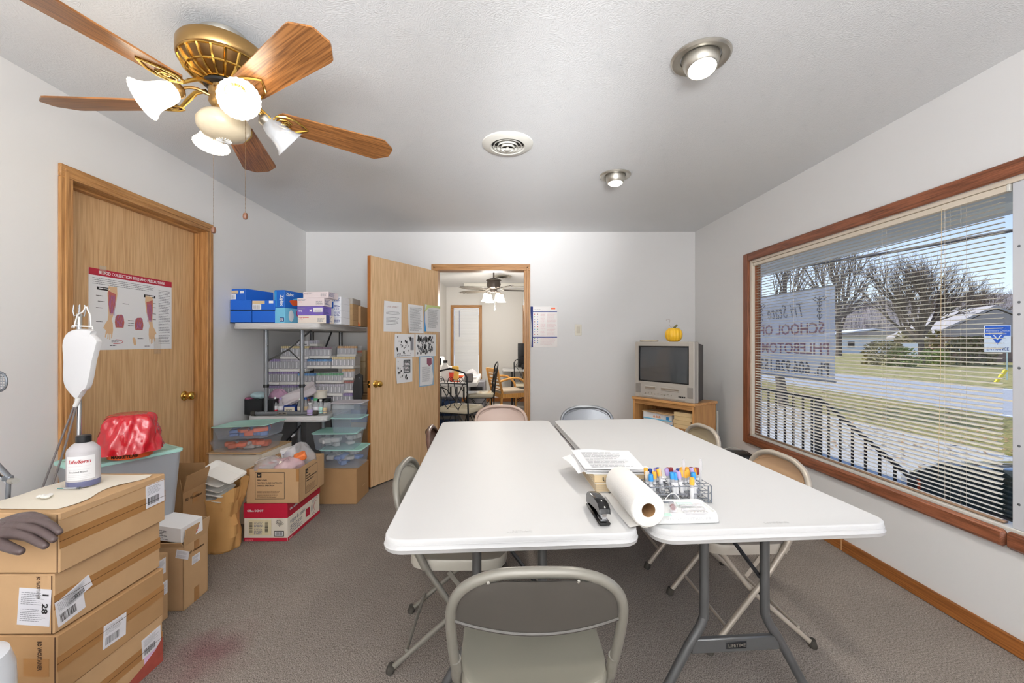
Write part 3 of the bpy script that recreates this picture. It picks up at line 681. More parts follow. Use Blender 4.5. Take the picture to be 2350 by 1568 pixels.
# trees
bark = mat('bare_bark', C(104, 92, 82), .95, var=.2, vscale=6)
def tree(name, label, base, h, trunk_r, seed, spread, levels=5, n0=9, lean=(0, 0), wide=.8, group=None, mt=None):
    r = random.Random(seed); t = thing(name, label, 'tree', base, 0, group)
    T = MB(); B = MB(); top = Vector((lean[0], lean[1], h*.28))
    T.tube([(0, 0, -.1), top*.5+Vector((.02, 0, 0)), top], [trunk_r, trunk_r*.85, trunk_r*.7], 8)
    def br(p, d, L, rad, lv):
        pts = [p]; q = p; dd = d.copy()
        for i in range(3):
            dd = (dd+Vector((r.uniform(-.18, .18), r.uniform(-.18, .18), r.uniform(0, .13)))).normalized(); q = q+dd*L/3; pts.append(q)
        B.tube(pts, [rad, rad*.8, rad*.62, rad*.42], 3 if lv < levels-1 else 5)
        if lv <= 0: return
        for i in range(4):
            f = r.uniform(.35, 1); k = min(3, int(f*3)); pp = pts[k] if k < 3 else pts[3]
            a = r.uniform(0, 2*PI); s_ = r.uniform(.35, .8)*wide
            u, v_, _ = frm(dd); nd = (dd+(u*math.cos(a)+v_*math.sin(a))*s_+Vector((0, 0, .12))).normalized()
            br(pp, nd, L*r.uniform(.55, .75), rad*.5, lv-1)
    for i in range(n0):
        a = 2*PI*i/n0+r.uniform(-.3, .3); s_ = r.uniform(.15, 1)*spread; p = top*r.uniform(.55, 1)
        br(p, Vector((math.cos(a)*s_, math.sin(a)*s_, 1)).normalized(), h*.42, trunk_r*.45, levels-1)
    T.build('trunk', mt or bark, t); o = B.build('branches', mt or bark, t, smooth=False); o['kind'] = 'stuff'; return t
q = P(2110, 836, 37); tree('bare_tree', 'large bare spreading tree in the middle of the window view', (q.x, 37, GZ), 10.6, .36, 3, 1.15, 5, 10, wide=1.0)
q = P(1800, 880, 13); tree('bare_tree', 'slim leaning bare tree behind the left end of the school banner', (q.x, 13, GZ), 7.2, .15, 8, .9, 4, 5, lean=(-.35, 0), wide=.8)
q = P(1925, 800, 60); tree('bare_tree', 'tall bare tree beside the distant white building', (q.x, 60, GZ), 19, .4, 12, .5, 4, 7, wide=.6)
q = P(2250, 812, 60); tree('bare_tree', 'bare tree behind the far gabled house', (q.x, 60, GZ), 12, .3, 15, .9, 4, 8, wide=.9)
# bushes
bush_m = mat('bush_foliage', C(120, 112, 72), .9, var=.3, vscale=2); bush_g = mat('evergreen_bush', C(112, 128, 66), .9, var=.3, vscale=2)
def bush(label, px, py, Y, rr, hh, m, seed):
    r = random.Random(seed); q = P(px, py, Y); b = MB()
    for i in range(700):
        a = r.uniform(0, 6.28); f = r.random()**.4; z = r.random(); s_ = rr*f*math.sqrt(max(0, 1-(z-.3)**2*1.6)); p = Vector((math.cos(a)*s_, math.sin(a)*s_, z*hh)); k = rr*.17
        b.add([p, p+Vector((r.uniform(-k, k), r.uniform(-k, k), r.uniform(0, k))), p+Vector((r.uniform(-k, k), r.uniform(-k, k), r.uniform(0, k)))], [(0, 1, 2)])
    o = b.build('bush', m, smooth=False); o.location = (q.x, Y, GZ); return tag(o, label, 'bush', 'bushes across the road')
for i, (lab, px, Y, rr, hh, m) in enumerate([
        ('brown bare bush left of the small yard sign', 2030, 34, 1.5, 1.9, bush_m), ('green bush just left of the small yard sign', 2070, 33, 1.0, 1.5, bush_g),
        ('round green bush right of the small yard sign', 2142, 34, 1.0, 1.3, bush_g), ('dense brown twiggy bush under the big bare tree', 2108, 40, 2.0, 3.0, bush_m),
        ('grey brown thicket in front of the brick house', 2225, 36, 1.7, 2.3, bush_m)]):
    bush(lab, px, 845, Y, rr, hh, m, 20+i)
# houses
def house(name, label, px, Y, wd, dp, hh, roof, mw_, mr, rz, mwin):
    q = P(px, 800, Y); t = thing(name, label, 'house', (q.x, Y, GZ), rz)
    MB().b2((-wd/2, -dp/2, 0), (wd/2, dp/2, hh)).build('walls', mw_, t, smooth=False)
    MB().prism([(-wd/2-.4, hh-.1), (wd/2+.4, hh-.1), (0, hh+roof)], -dp/2-.4, dp/2+.4, 'xz').build('gable', mat('dull_gable', C(172, 162, 156), .9), t, smooth=False)
    b = MB()
    for s_ in (-1, 1): b.add([(s_*(wd/2+.6), -dp/2-.5, hh-.2), (0, -dp/2-.5, hh+roof+.15), (0, dp/2+.5, hh+roof+.15), (s_*(wd/2+.6), dp/2+.5, hh-.2), (s_*(wd/2+.6), -dp/2-.5, hh), (0, -dp/2-.5, hh+roof+.4), (0, dp/2+.5, hh+roof+.4), (s_*(wd/2+.6), dp/2+.5, hh)], [(0, 1, 2, 3), (4, 5, 6, 7), (0, 1, 5, 4), (2, 3, 7, 6), (0, 3, 7, 4)])
    b.build('roof', mr, t, smooth=False)
    for i in range(mwin):
        x = -wd/2+wd*(i+.5)/mwin; f = MB().b2((x-.55, -dp/2-.06, 1.0), (x+.55, -dp/2+.02, 2.1)).build('window', K['offwhite'], t, smooth=False)
        MB().b2((x-.45, -dp/2-.09, 1.1), (x+.45, -dp/2-.05, 2.0)).build('pane', K['black'], f, smooth=False)
    return t
brk = mat('house_brick', C(150, 122, 104), .9, var=.1)
house('house', 'low brick house with a pale gable behind the entrance sign', 2215, 46, 9, 10, 2.6, 2.6, brk, mat('grey_roof', C(176, 168, 164), .9), R(-25), 3)
house('house', 'long low brick house right behind the roadside sign', 2420, 52, 12, 8, 2.4, 1.6, brk, mat('brown_roof', C(140, 120, 108), .9), R(-40), 4)
house('house', 'low white building far off behind the banner edge', 1975, 74, 16, 8, 3.0, .8, K['white'], mat('white_roof', C(216, 216, 220), .8), R(-15), 5)
# wooded hill
hm = gmat('wooded_hill', C(124, 112, 104), C(150, 138, 130), C(172, 160, 150), .25)
b = MB(); hr = random.Random(9)
def hz(px, k):  # ridge height
    return {0: 0, 1: .55, 2: 1.0}[k]
ridge = [(1100, 9), (1500, 10), (1750, 11), (1900, 12), (2000, 13), (2120, 13.5), (2250, 14.5), (2400, 15), (2700, 16), (3200, 15), (4200, 12)]
rows = []
for k, (Y, f) in enumerate(((95, 0), (115, .6), (140, 1.0), (200, .9))):
    row = []
    for j in range(90):
        px = 1000+j*38; xx = max(1100, min(4200, px)); i = max(i for i in range(len(ridge)-1) if ridge[i][0] <= xx) if xx < 4200 else len(ridge)-2
        a, c = ridge[i], ridge[i+1]; hgt = a[1]+(c[1]-a[1])*(xx-a[0])/(c[0]-a[0])
        X = (px-CX)/F*Y; row.append((X, Y, GZ-1+(hgt+1.2+hr.uniform(-.6, .6))*f*1.15))
    rows.append(row)
b.rings(rows, cap=False, close=False); hl = b.build('wooded_hill', hm); hl['kind'] = 'structure'
b = MB()
for i in range(5200):
    px = hr.uniform(1650, 2900); k = hr.random(); Y = 92+50*k; xx = px; i2 = max(i for i in range(len(ridge)-1) if ridge[i][0] <= xx); a, c = ridge[i2], ridge[i2+1]
    hgt = a[1]+(c[1]-a[1])*(xx-a[0])/(c[0]-a[0]); f = min(1, .05+k*1.0); z0 = GZ-1+(hgt+1.2)*f*1.1; X = (px-CX)/F*Y; h2 = hr.uniform(2.2, 4.6)
    for q in range(3):
        dx = hr.uniform(-1.1, 1.1); b.add([(X, Y, z0-.5), (X+.16, Y, z0-.5), (X+dx, Y+hr.uniform(-.5, .5), z0+h2*hr.uniform(.6, 1))], [(0, 1, 2)])
wd_ = b.build('hillside_woods', mat('grey_twigs', C(128, 116, 108), .95, var=.2, vscale=.3), smooth=False); tag(wd_, 'bare grey woods covering the distant hill', 'woods', kind='stuff')
# the dark green van parked by the steps (built in the wall frame, nose towards +y)
car = thing('van', 'dark green van parked outside at the lower right of the window', 'van', mw=RWM @ Matrix.Translation((2.75, 4.1, GZ)))
cg = mat('dark_green_paint', C(30, 48, 46), .18, .3, coat=1); cw = mat('car_glass', C(30, 40, 44), .05, 0, coat=.5)
W2 = .9
side = [(-4.6, .28), (-4.6, 1.05), (-4.5, 1.12), (-1.15, 1.05), (-.35, .90), (-.05, .72), (0, .42), (-.06, .26)]
rg = []
for (x, s_) in ((-W2, .97), (-W2+.05, 1.0), (W2-.05, 1.0), (W2, .97)): rg.append([(x, y*s_-(1-s_)*1.5, .6+(z-.6)*s_) for y, z in side])
MB().rings(rg).build('body', cg, car, ang=30)
cab = [(-4.55, 1.08), (-4.3, 1.78), (-2.6, 1.84), (-2.2, 1.80), (-1.15, 1.05)]
rg = [[(x*(1-.22*max(0, (z-1.05))), y, z) for y, z in cab] for x in (-W2+.04, W2-.04)]
MB().rings(rg).build('cabin', cg, car, ang=30)
MB().add([(-.78, -1.20, 1.10), (.78, -1.20, 1.10), (.68, -2.16, 1.77), (-.68, -2.16, 1.77)], [(0, 1, 2, 3)]).xf(Matrix.Translation((0, .022, .012))).build('windshield', cw, car, smooth=False)
for s_ in (-1, 1):
    x0, x1 = s_*(W2-.03), s_*(W2-.155)
    MB().add([(x0, -1.55, 1.12), (x0, -2.75, 1.12), (x1, -2.7, 1.72), (x1, -2.25, 1.72)], [(0, 1, 2, 3)]).build('door_window', cw, car, smooth=False)
    MB().add([(x0, -2.85, 1.12), (x0, -4.3, 1.14), (x1, -4.15, 1.70), (x1, -2.82, 1.72)], [(0, 1, 2, 3)]).build('rear_window', cw, car, smooth=False)
    for yy in (-.85, -3.75):
        wh = MB().cyl((s_*(W2-.18), yy, .31), (s_*(W2+.01), yy, .31), .31, n=24).build('wheel', K['rubber'], car); MB().cyl((s_*(W2+.005), yy, .31), (s_*(W2+.02), yy, .31), .19, n=16).build('hub_cap', K['nickel'], wh)
    m_ = MB().box((s_*(W2+.13), -1.5, 1.10), (.20, .12, .16), ch=.03).build('wing_mirror', cg, car)
    MB().cyl((s_*(W2-.02), -1.5, 1.05), (s_*(W2+.06), -1.5, 1.08), .02, n=6).build('mirror_arm', K['black'], m_)
    MB().box((s_*(W2-.14), -.02, .62), (.26, .10, .15), ch=.03).build('headlight', K['glassy'], car); MB().box((s_*(W2-.01), -.14, .62), (.03, .14, .14), ch=.01).build('marker_lamp', K['orange'], car)
MB().box((0, .02, .40), (1.7, .14, .18), ch=.04).build('bumper', K['black'], car); MB().box((0, .0, .62), (1.1, .05, .12)).build('grille', K['black'], car)
b = MB(); b.tube([(-.6, -1.16, 1.10), (-.05, -1.5, 1.33)], .012, 5); b.tube([(.1, -1.16, 1.10), (.6, -1.5, 1.33)], .012, 5); b.build('wipers', K['black'], car)

# ================================================================ ceiling fixtures
hub = Vector((-1.12, 1.635, CEIL))
fan = thing('ceiling_fan', 'antique brass ceiling fan with five oak blades and light kit', 'ceiling fan', hub)
MB().lathe([(.075, 0), (.085, -.004), (.085, -.030), (.078, -.040), (.070, -.044)], 40).build('canopy', K['nickel'], fan)
MB().lathe([(.070, -.038), (.11, -.046), (.146, -.058), (.152, -.068), (.152, -.105), (.148, -.112), (.150, -.116), (.142, -.122)], 48).build('motor_housing', K['brass'], fan)
MB().lathe([(.142, -.120), (.128, -.142), (.098, -.168), (.060, -.182), (.052, -.184)], 48).build('vented_bowl', K['brass_d'], fan)
b = MB()
for i in range(20):                                       # raised ribs between the vents
    a = 2*PI*i/20; c_, s_ = math.cos(a), math.sin(a)
    b.tube([(c_*r_, s_*r_, z) for r_, z in ((.143, -.119), (.130, -.144), (.100, -.170), (.062, -.185))], .0052, 5)
for r_, z in ((.144, -.118), (.118, -.156), (.064, -.184)): b.tube([(r_*math.cos(t), r_*math.sin(t), z) for t in [2*PI*k/36 for k in range(36)]], .004, 5, closed=True)
b.build('vent_ribs', K['gold'], fan)
MB().lathe([(.050, -.182), (.066, -.190), (.066, -.200), (.044, -.206)], 30).build('flywheel', K['black'], fan)
MB().lathe([(.044, -.200), (.050, -.204), (.050, -.232), (.047, -.236), (.047, -.240), (.050, -.262), (.044, -.272), (.036, -.280), (.036, -.292), (.042, -.296), (.044, -.303), (.03, -.305)], 32).build('light_kit_body', K['brass'], fan)
sc1 = MB().cyl((.05, -.02, -.218), (.054, -.0215, -.218), .006, n=8).build('screw', K['black'], fan)
# blades
ZBL = 2.205-CEIL
def blade_mesh():
    pts = [(.180, -.035), (.195, -.055), (.40, -.066), (.598, -.076), (.615, -.074), (.662, -.036), (.668, -.026), (.668, .026), (.662, .036), (.615, .074), (.598, .076), (.40, .066), (.195, .055), (.180, .035)]
    b = MB().prism(pts, -.003, .003); return b
def iron_mesh():
    b = MB(); z = -.006
    L = [(.225, -.0), (.205, -.030), (.155, -.042), (.130, -.020), (.085, -.012)]
    b.tube([(.06, 0, .052), (.10, 0, .045), (.135, 0, .018), (.16, 0, -.004)], [.010, .012, .012, .009], 8, flat=.6)
    out_ = [(.165, 0), (.175, .034), (.205, .047), (.245, .040), (.275, .020), (.300, .0), (.275, -.020), (.245, -.040), (.205, -.047), (.175, -.034)]
    b.tube([(x, y, z) for x, y in out_], .0042, 6, closed=True)
    for s_ in (-1, 1): b.tube([(x, s_*y, z) for x, y in ((.175, .0), (.19, .022), (.215, .026), (.235, .012), (.222, .0), (.20, .006))], .0034, 6)
    b.tube([(.215+.012*math.cos(t), .018*math.sin(t), z-.001) for t in [2*PI*k/14 for k in range(14)]], .003, 5, closed=True)
    return b
me1 = me2 = None
for i in range(5):
    a = R(37.5+72*i); M = Matrix.Rotation(a, 4, 'Z') @ Matrix.Translation((0, 0, ZBL)) @ Matrix.Rotation(R(-12), 4, 'X')
    if me1 is None:
        o = blade_mesh().build('blade', K['blade'], fan, ang=30); me1 = o.data; k = iron_mesh().build('blade_iron', K['gold'], o); me2 = k.data
    else:
        o = bpy.data.objects.new('blade', me1); COL.objects.link(o); o.parent = fan; k = bpy.data.objects.new('blade_iron', me2); COL.objects.link(k); k.parent = o
    o.matrix_local = M
# light kit arms and tulip shades
def rib(n, d): return lambda t, z: 1+d*math.cos(n*t)
for i, ang in enumerate((225, -45, 135, 45)):
    a = R(ang); u = Vector((math.cos(a), math.sin(a), 0)); dn = Vector((0, 0, -1)); lit = i != 3
    ax = (u*.80+dn*.60).normalized(); p0 = u*.135+Vector((0, 0, -.262)); nm = 'lamp_arm'
    arm = MB().tube(sm([u*.045+Vector((0, 0, -.245)), u*.085+Vector((0, 0, -.238)), u*.115+Vector((0, 0, -.246)), p0]), .006, 8).build('lamp_arm', K['brass'], fan)
    sock = MB().lathe([(.010, -.012), (.024, -.004), (.028, .004), (.028, .022), (.026, .026)], 20, p0, tuple(ax)).build('socket', K['nickel'] if not lit else K['brass'], arm)
    prof = [(.026, .016), (.034, .028), (.040, .050), (.043, .075), (.047, .095), (.056, .115), (.068, .130), (.066, .131), (.054, .117), (.044, .095), (.039, .075)]
    sh = MB().lathe(prof, 48, p0, tuple(ax), cap=False, wob=rib(24, .018)).build('glass_shade', K['shade_lit'] if lit else K['shade_off'], arm)
    if lit:
        MB().lathe([(.014, .03), (.02, .05), (.029, .075), (.030, .09), (.022, .108), (0, .116)], 20, p0, tuple(ax)).build('bulb', K['bulb'], arm)
        ld = bpy.data.lights.new('bulb_light', 'POINT'); ld.energy = .9; ld.color = (1, .86, .66); ld.shadow_soft_size = .05
        lo = bpy.data.objects.new('bulb_light', ld); COL.objects.link(lo); lo.parent = fan; lo.location = p0+ax*.175
MB().lathe([(.040, -.296), (.050, -.300), (.075, -.312), (.090, -.335), (.088, -.360), (.070, -.385), (.040, -.400), (0, -.404)], 40, wob=rib(40, .006)).build('bottom_globe', K['globe'], fan)
b = MB()
for k in range(16): b.tube([(.008*math.cos(2*PI*k/16), .008*math.sin(2*PI*k/16), -.4045), (.026*math.cos(2*PI*k/16), .026*math.sin(2*PI*k/16), -.4045)], .0022, 4)
b.build('globe_rosette', K['white'], fan)
for (px, py0, py1, Y) in ((490, 352, 520, 1.62), (563, 330, 488, 1.60)):
    t = P(px, py0, Y)-hub; e_ = P(px, py1, Y)-hub; t.z = -.25
    b = MB(); n = 26; b.cyl(t, (t.x, t.y, e_.z), .0006, n=4)
    for k in range(90):
        z = t.z+(e_.z-t.z)*k/90; b.lathe([(0, -.0014), (.0014, 0), (0, .0014)], 5, (t.x, t.y, z))
    ch_ = b.build('pull_chain', K['brass_d'], fan, smooth=False); ch_['kind'] = 'stuff'
    MB().lathe([(0, 0), (.006, -.002), (.0085, -.009), (.009, -.018), (.006, -.025), (0, -.027)], 14, (t.x, t.y, e_.z)).build('pull_knob', mat('dark_wood_knob', C(96, 62, 44), .4), fan)
# eyeball spotlights
def spot(px, py, tilt, lab, r_):
    q = FZ(px, py, CEIL); t = thing('recessed_spotlight', lab, 'ceiling light', (q.x, q.y, CEIL), 0, 'eyeball spotlights in the ceiling')
    MB().lathe([(r_*1.0, 0), (r_*1.0, -.006), (r_*.94, -.013), (r_*.80, -.013), (r_*.74, -.008), (r_*.68, -.006), (r_*.66, .0)], 48, cap=False).build('trim_ring', K['nickel'], t)
    ax = Vector(tilt).normalized()
    MB().lathe([(r_*.60, -.03), (r_*.64, 0), (r_*.60, .03), (r_*.52, .056), (r_*.47, .060), (r_*.46, .050)], 40, (0, 0, 0), tuple(ax), cap=False).build('eyeball', K['nickel'], t)
    MB().lathe([(r_*.46, .046), (r_*.44, .060), (r_*.32, .072), (r_*.15, .079), (0, .081)], 32, (0, 0, 0), tuple(ax)).build('reflector_lamp', K['lamp_w'], t)
    ld = bpy.data.lights.new('spot_light', 'SPOT'); ld.energy = 26; ld.spot_size = R(150); ld.spot_blend = .9; ld.color = (1, .95, .86); ld.shadow_soft_size = .04
    lo = bpy.data.objects.new('spot_light', ld); COL.objects.link(lo); lo.parent = t; lo.location = ax*.10; lo.rotation_euler = ax.to_track_quat('-Z', 'Y').to_euler()
spot(1608, 131, (.0, -.22, -1), 'nickel eyeball spotlight in the ceiling nearest the window', .118)
spot(1412, 402, (.0, -.05, -1), 'nickel eyeball spotlight in the ceiling towards the back wall', .108)
# round vent
def vent(px, py, Y, r_, lab, m):
    q = FZ(px, py, CEIL); t = thing('ceiling_vent', lab, 'vent', (q.x, q.y, CEIL))
    MB().lathe([(r_, 0), (r_*.99, -.006), (r_*.86, -.015), (r_*.68, -.020), (r_*.63, -.014), (r_*.63, -.001)], 48, cap=False).build('flange', m, t)
    MB().lathe([(0, -.001), (r_*.64, -.0012)], 32, cap=False).build('dark_duct', K['black'], t)
    for k, f in enumerate((.56, .42, .28)): MB().lathe([(r_*f*.90, -.004-k*.003), (r_*f, -.016-k*.006), (r_*f*1.02, -.020-k*.006), (r_*f*.96, -.019-k*.006)], 40, cap=False).build('cone_ring', m, t)
    MB().lathe([(0, -.012), (r_*.11, -.034), (r_*.13, -.038), (r_*.08, -.041), (0, -.042)], 24).build('centre_cap', m, t)
    b = MB(); b.tube([(-r_*.6, .01, -.012), (r_*.6, .01, -.012)], .002, 4); b.build('cross_wire', K['nickel'], t)
vent(1165, 330, 0, .153, 'round off-white ceiling air vent with concentric rings', K['offwhite'])
vent(1153, 634, 0, .17, 'round ceiling vent in the far room behind its fan', K['nickel'])
# fluorescent fittings: one seen in the far room, two behind the camera
def fluo(name, loc, L, rz, lab, en, group=None):
    t = thing(name, lab, 'ceiling light', loc, rz, group)
    MB().b2((-L/2, -.12, -.07), (L/2, .12, 0), ch=.01).build('housing', K['offwhite'], t)
    MB().b2((-L/2+.03, -.10, -.095), (L/2-.03, .10, -.068), ch=.02).build('diffuser', K['white'], t)
fluo('fluorescent_light', (-.32, 8.55, CEIL), 1.3, 0, 'long white fluorescent fitting on the far room ceiling', 22)
# ================================================================ folding tables
def rrect(hx, hy, r, z, n=7):
    pts = []
    for (cx_, cy_, a0) in ((hx-r, hy-r, 0), (-hx+r, hy-r, 90), (-hx+r, -hy+r, 180), (hx-r, -hy+r, 270)):
        for k in range(n+1):
            a = R(a0+90*k/n); pts.append((cx_+r*math.cos(a), cy_+r*math.sin(a), z))
    return pts
def table_top(wx, wy, th, rad, name, par, mt):
    b = MB(); hx, hy = wx/2, wy/2; rg = []
    for ins, dz in ((.012, -.001), (.007, 0), (.0035, -.0008), (.0015, -.003), (.0012, -th*.36), (-.0004, -th*.38), (.0006, -th*.40), (-.0010, -th*.66), (-.003, -th*.68), (-.0016, -th*.70), (-.001, -th*.93), (.002, -th), (.02, -th)):
        rg.append(rrect(hx-ins, hy-ins, rad-ins*.5, dz))
    b.rings(rg[::-1]); return b.build(name, mt, par, ang=60)
def leg_set(par, ysgn, hy, ht, m, splay=.30, tb=.11, inset=.22, label_txt=True, bar_z=.24):
    """two bent tubes, a foot bar with a plate, and a locking brace, at one end of a table"""
    y = ysgn*(hy-inset)
    for s_ in (-1, 1):
        lg = MB().tube(sm([(s_*tb, y, ht-.01), (s_*tb, y, bar_z+.13), (s_*(tb+.004), y, bar_z+.09), (s_*(tb+.022), y, bar_z+.05), (s_*(tb+.055), y, bar_z), (s_*(splay-.02), y, .035), (s_*splay, y, .012)]), .0155, 12).build('leg', m, par)
        MB().tube([(s_*(splay-.028), y, .045), (s_*(splay+.004), y, .008)], .0185, 12).build('foot_cap', K['black'], lg)
    bar = MB().b2((-(tb+.05), y-.010, bar_z-.026), (tb+.05, y+.010, bar_z+.024), ch=.004).build('cross_bar', m, par)
    fr = (Vector((-(tb+.04), y-.010, bar_z-.02)), Vector((1, 0, 0)), Vector((0, 0, 1)), Vector((0, -1, 0)), .3, .04)
    if label_txt:
        wq = 2*(tb+.04); MB().b2((-.037, y-.0115, bar_z-.013), (.037, y-.009, bar_z+.012), ch=.003).build('name_plate', K['black'], bar)
        text(bar, 'LIFETIME', K['nickel'], fr, wq/2-.031, .0145, .011, .062, lift=.003, bold=.02)
    MB().tube([(-tb+.0, y-ysgn*.01, ht-.02), (-tb*.2, y-ysgn*.012, ht-.07), (tb*.9, y-ysgn*.010, bar_z+.22)], .007, 6).build('locking_brace', K['black'], par)
    return y
def folding_table(cx_, cy_, rz, label, wx=.742, wy=1.75, ht=.737):
    t = thing('folding_table', label, 'table', (cx_, cy_, 0), rz, 'white folding tables pushed together')
    o = table_top(wx, wy, .040, .060, 'tabletop', t, K['tabletop']); o.location = (0, 0, ht)
    MB().b2((-.30, -wy/2+.08, ht-.055), (.30, -wy/2+.10, ht-.040)).build('under_frame', K['tableleg'], t)
    for s_ in (-1, 1): MB().b2((s_*.29-.012, -wy/2+.08, ht-.055), (s_*.29+.012, wy/2-.08, ht-.040)).build('side_rail', K['tableleg'], t)
    for s_ in (-1, 1): leg_set(t, s_, wy/2, ht-.045, K['tableleg'])
    fr = (Vector((-wx/2, -wy/2, ht)), Vector((1, 0, 0)), Vector((0, 1, 0)), Vector((0, 0, 1)), wx, wy)
    text(t, 'LIFETIME', K['tabletop'], fr, wx*.47, .030, .012, .075, lift=.0004, name='embossed_lettering')
    return t
TL = folding_table(-.052, 2.057, R(3.9), 'white folding table on the left of the pair, by the open door side')
TR = folding_table(.7265, 2.1164, R(4.2), 'white folding table on the right of the pair, nearest the window')
lk = MB().tube([(0, 0, 0), (.004, 0, -.03), (.0, 0, -.09)], .0012, 5); lk.lathe([(.010+.0015*math.cos(t), .0015*math.sin(t)) for t in [2*PI*k/8 for k in range(9)]], 16, cap=False)

# ================================================================ metal folding chairs
def folding_chair(x, y, rz, label, cseat, cframe, cback=None):
    """local +y is the way the sitter faces"""
    t = thing('folding_chair', label, 'chair', (x, y, 0), rz, 'metal folding chairs around the tables')
    W = .205
    # upper hoop of the back
    pts = []
    for s_ in (-1, 1):
        L = [(s_*(W-.005), -.115, .44), (s_*W, -.150, .52), (s_*(W+.002), -.182, .60), (s_*(W-.002), -.205, .66), (s_*(W-.018), -.217, .70), (s_*(W-.050), -.226, .730), (s_*(W-.095), -.231, .748), (s_*.06, -.235, .757)]
        pts += L if s_ < 0 else L[::-1]
    MB().tube(sm(pts), .0130, 12).build('back_frame', cframe, t)
    def bk(u, v):
        zt = .750-.028*abs(2*u-1)**3-.02*abs(2*u-1)**9; zb = .607-.004+.020*abs(2*u-1)**2; z = zb+(zt-zb)*v; xw = (W-.010)*(1-.30*max(0, (z-.70)/.05)**1.6 if z > .70 else 1)
        xx = (2*u-1)*xw; yy = -.188-(z-.60)*.30-.030*(1-(2*u-1)**2)*.9; return (xx, yy, z)
    b = MB().grid(bk, 20, 8); n0 = len(b.v); b.grid(lambda u, v: (bk(u, v)[0], bk(u, v)[1]+.004, bk(u, v)[2]), 20, 8)
    b.tube([bk(i/20, 0) for i in range(21)], .0048, 6); b.tube([(lambda p: (p[0]*.88, p[1]+.006, p[2]-.012))(bk(i/20, 1)) for i in range(21)], .0016, 4)
    b.build('backrest', cback or cseat, t)
    for s_ in (-.115, .09): MB().lathe([(.0042, 0), (.0036, .002), (0, .003)], 8, (s_, -.246, .742), (0, -1, .3)).build('rivet', cframe, t)
    # legs
    for s_ in (-1, 1):
        lg = MB().tube([(s_*(W-.005), -.115, .44), (s_*(W-.004), -.02, .30), (s_*(W-.002), .205, .02)], .0115, 10).build('leg', cframe, t)
        MB().lathe([(.016, -.004), (.017, .008), (.0165, .028), (.012, .030)], 12, (s_*(W-.002), .212, .006), (0, -.35, 1)).build('foot_cap', K['rubber'], lg)
        MB().tube([(s_*(W-.004), -.100, .415), (s_*(W-.004), -.137, .49)], .0145, 10).build('sleeve', cframe, lg)
        lg = MB().tube([(s_*(W-.028), .150, .405), (s_*(W-.026), .02, .24), (s_*(W-.022), -.235, .02)], .0105, 10).build('leg', cframe, t)
        MB().lathe([(.015, -.004), (.016, .008), (.0155, .028), (.011, .030)], 12, (s_*(W-.022), -.243, .006), (0, .35, 1)).build('foot_cap', K['rubber'], lg)
        MB().box((s_*(W-.012), .02, .355), (.004, .11, .018), rot=Matrix.Rotation(R(-52), 3, 'X')).build('hinge_link', cframe, t)
    MB().tube([(-W+.02, -.178, .088), (W-.02, -.178, .088)], .007, 8).build('rear_stretcher', cframe, t)
    MB().tube([(-W, .135, .10), (W, .135, .10)], .007, 8).build('front_stretcher', cframe, t)
    # seat: pressed sheet with a dished top and turned-down rim
    rg = []
    def so(k, z, dr=0):
        n = 40; P_ = []
        for i in range(n):
            a = 2*PI*i/n; ca, sa = math.cos(a), math.sin(a); q = (abs(ca)**5+abs(sa)**5)**(-1/5)
            hx = (.195+(.012 if sa > 0 else -.006)*sa**2)*k; P_.append((ca*q*hx, .018+sa*q*.195*k, z))
        return P_
    for k, z in ((.97, .400), (1.0, .402), (1.005, .432), (.99, .442), (.95, .443), (.90, .439), (.5, .434), (.1, .433)): rg.append(so(k, z))
    MB().rings(rg).build('seat', cseat, t, ang=50)
    return t
g1 = mat('grey_green_chair_enamel', C(126, 122, 113), .36, .25, spec=.5); g1b = mat('chair_seat_enamel', C(136, 132, 120), .42, .1)
g1c = mat('shaded_back_enamel', C(72, 68, 63), .45, .15)  # darker copy of the chair enamel: the back's shade is put into the colour
tn = mat('tan_chair_enamel', C(196, 160, 124), .3, .1); tnf = mat('beige_chair_tube', C(176, 166, 152), .34, .2)
pk = mat('pinkish_beige_enamel', C(192, 168, 154), .32, .1); gy = mat('blue_grey_enamel', C(146, 148, 152), .28, .35); ol_ = mat('olive_tan_enamel', C(168, 152, 122), .34, .1)
cr = mat('cream_grey_enamel', C(186, 182, 170), .34, .15); br = mat('brown_enamel', C(94, 68, 58), .3, .1)
folding_chair(.055, 1.2, R(1.5), 'grey-green metal folding chair in front, seen from behind', g1b, g1, g1c)
folding_chair(-.235, 1.82, R(-89), 'pale grey folding chair on the left side, nearer the camera', cr, g1)
folding_chair(-.265, 2.575, R(-86), 'dark brown folding chair on the left side by the open door', br, br)
folding_chair(-.089, 3.225, R(180), 'pinkish beige folding chair at the far end, before the doorway', pk, pk)
folding_chair(.597, 3.19, R(178), 'blue-grey folding chair at the far end, left of the television cart', gy, gy)
folding_chair(1.02, 1.945, R(92), 'orange-tan folding chair under the window, nearer the camera', mat('beige_seat_enamel', C(188, 180, 168), .34, .15), tnf, tn)
folding_chair(.965, 2.60, R(93), 'olive-tan folding chair on the window side, nearer the television', ol_, tnf)

# ================================================================ on the tables
ZT_ = .7375
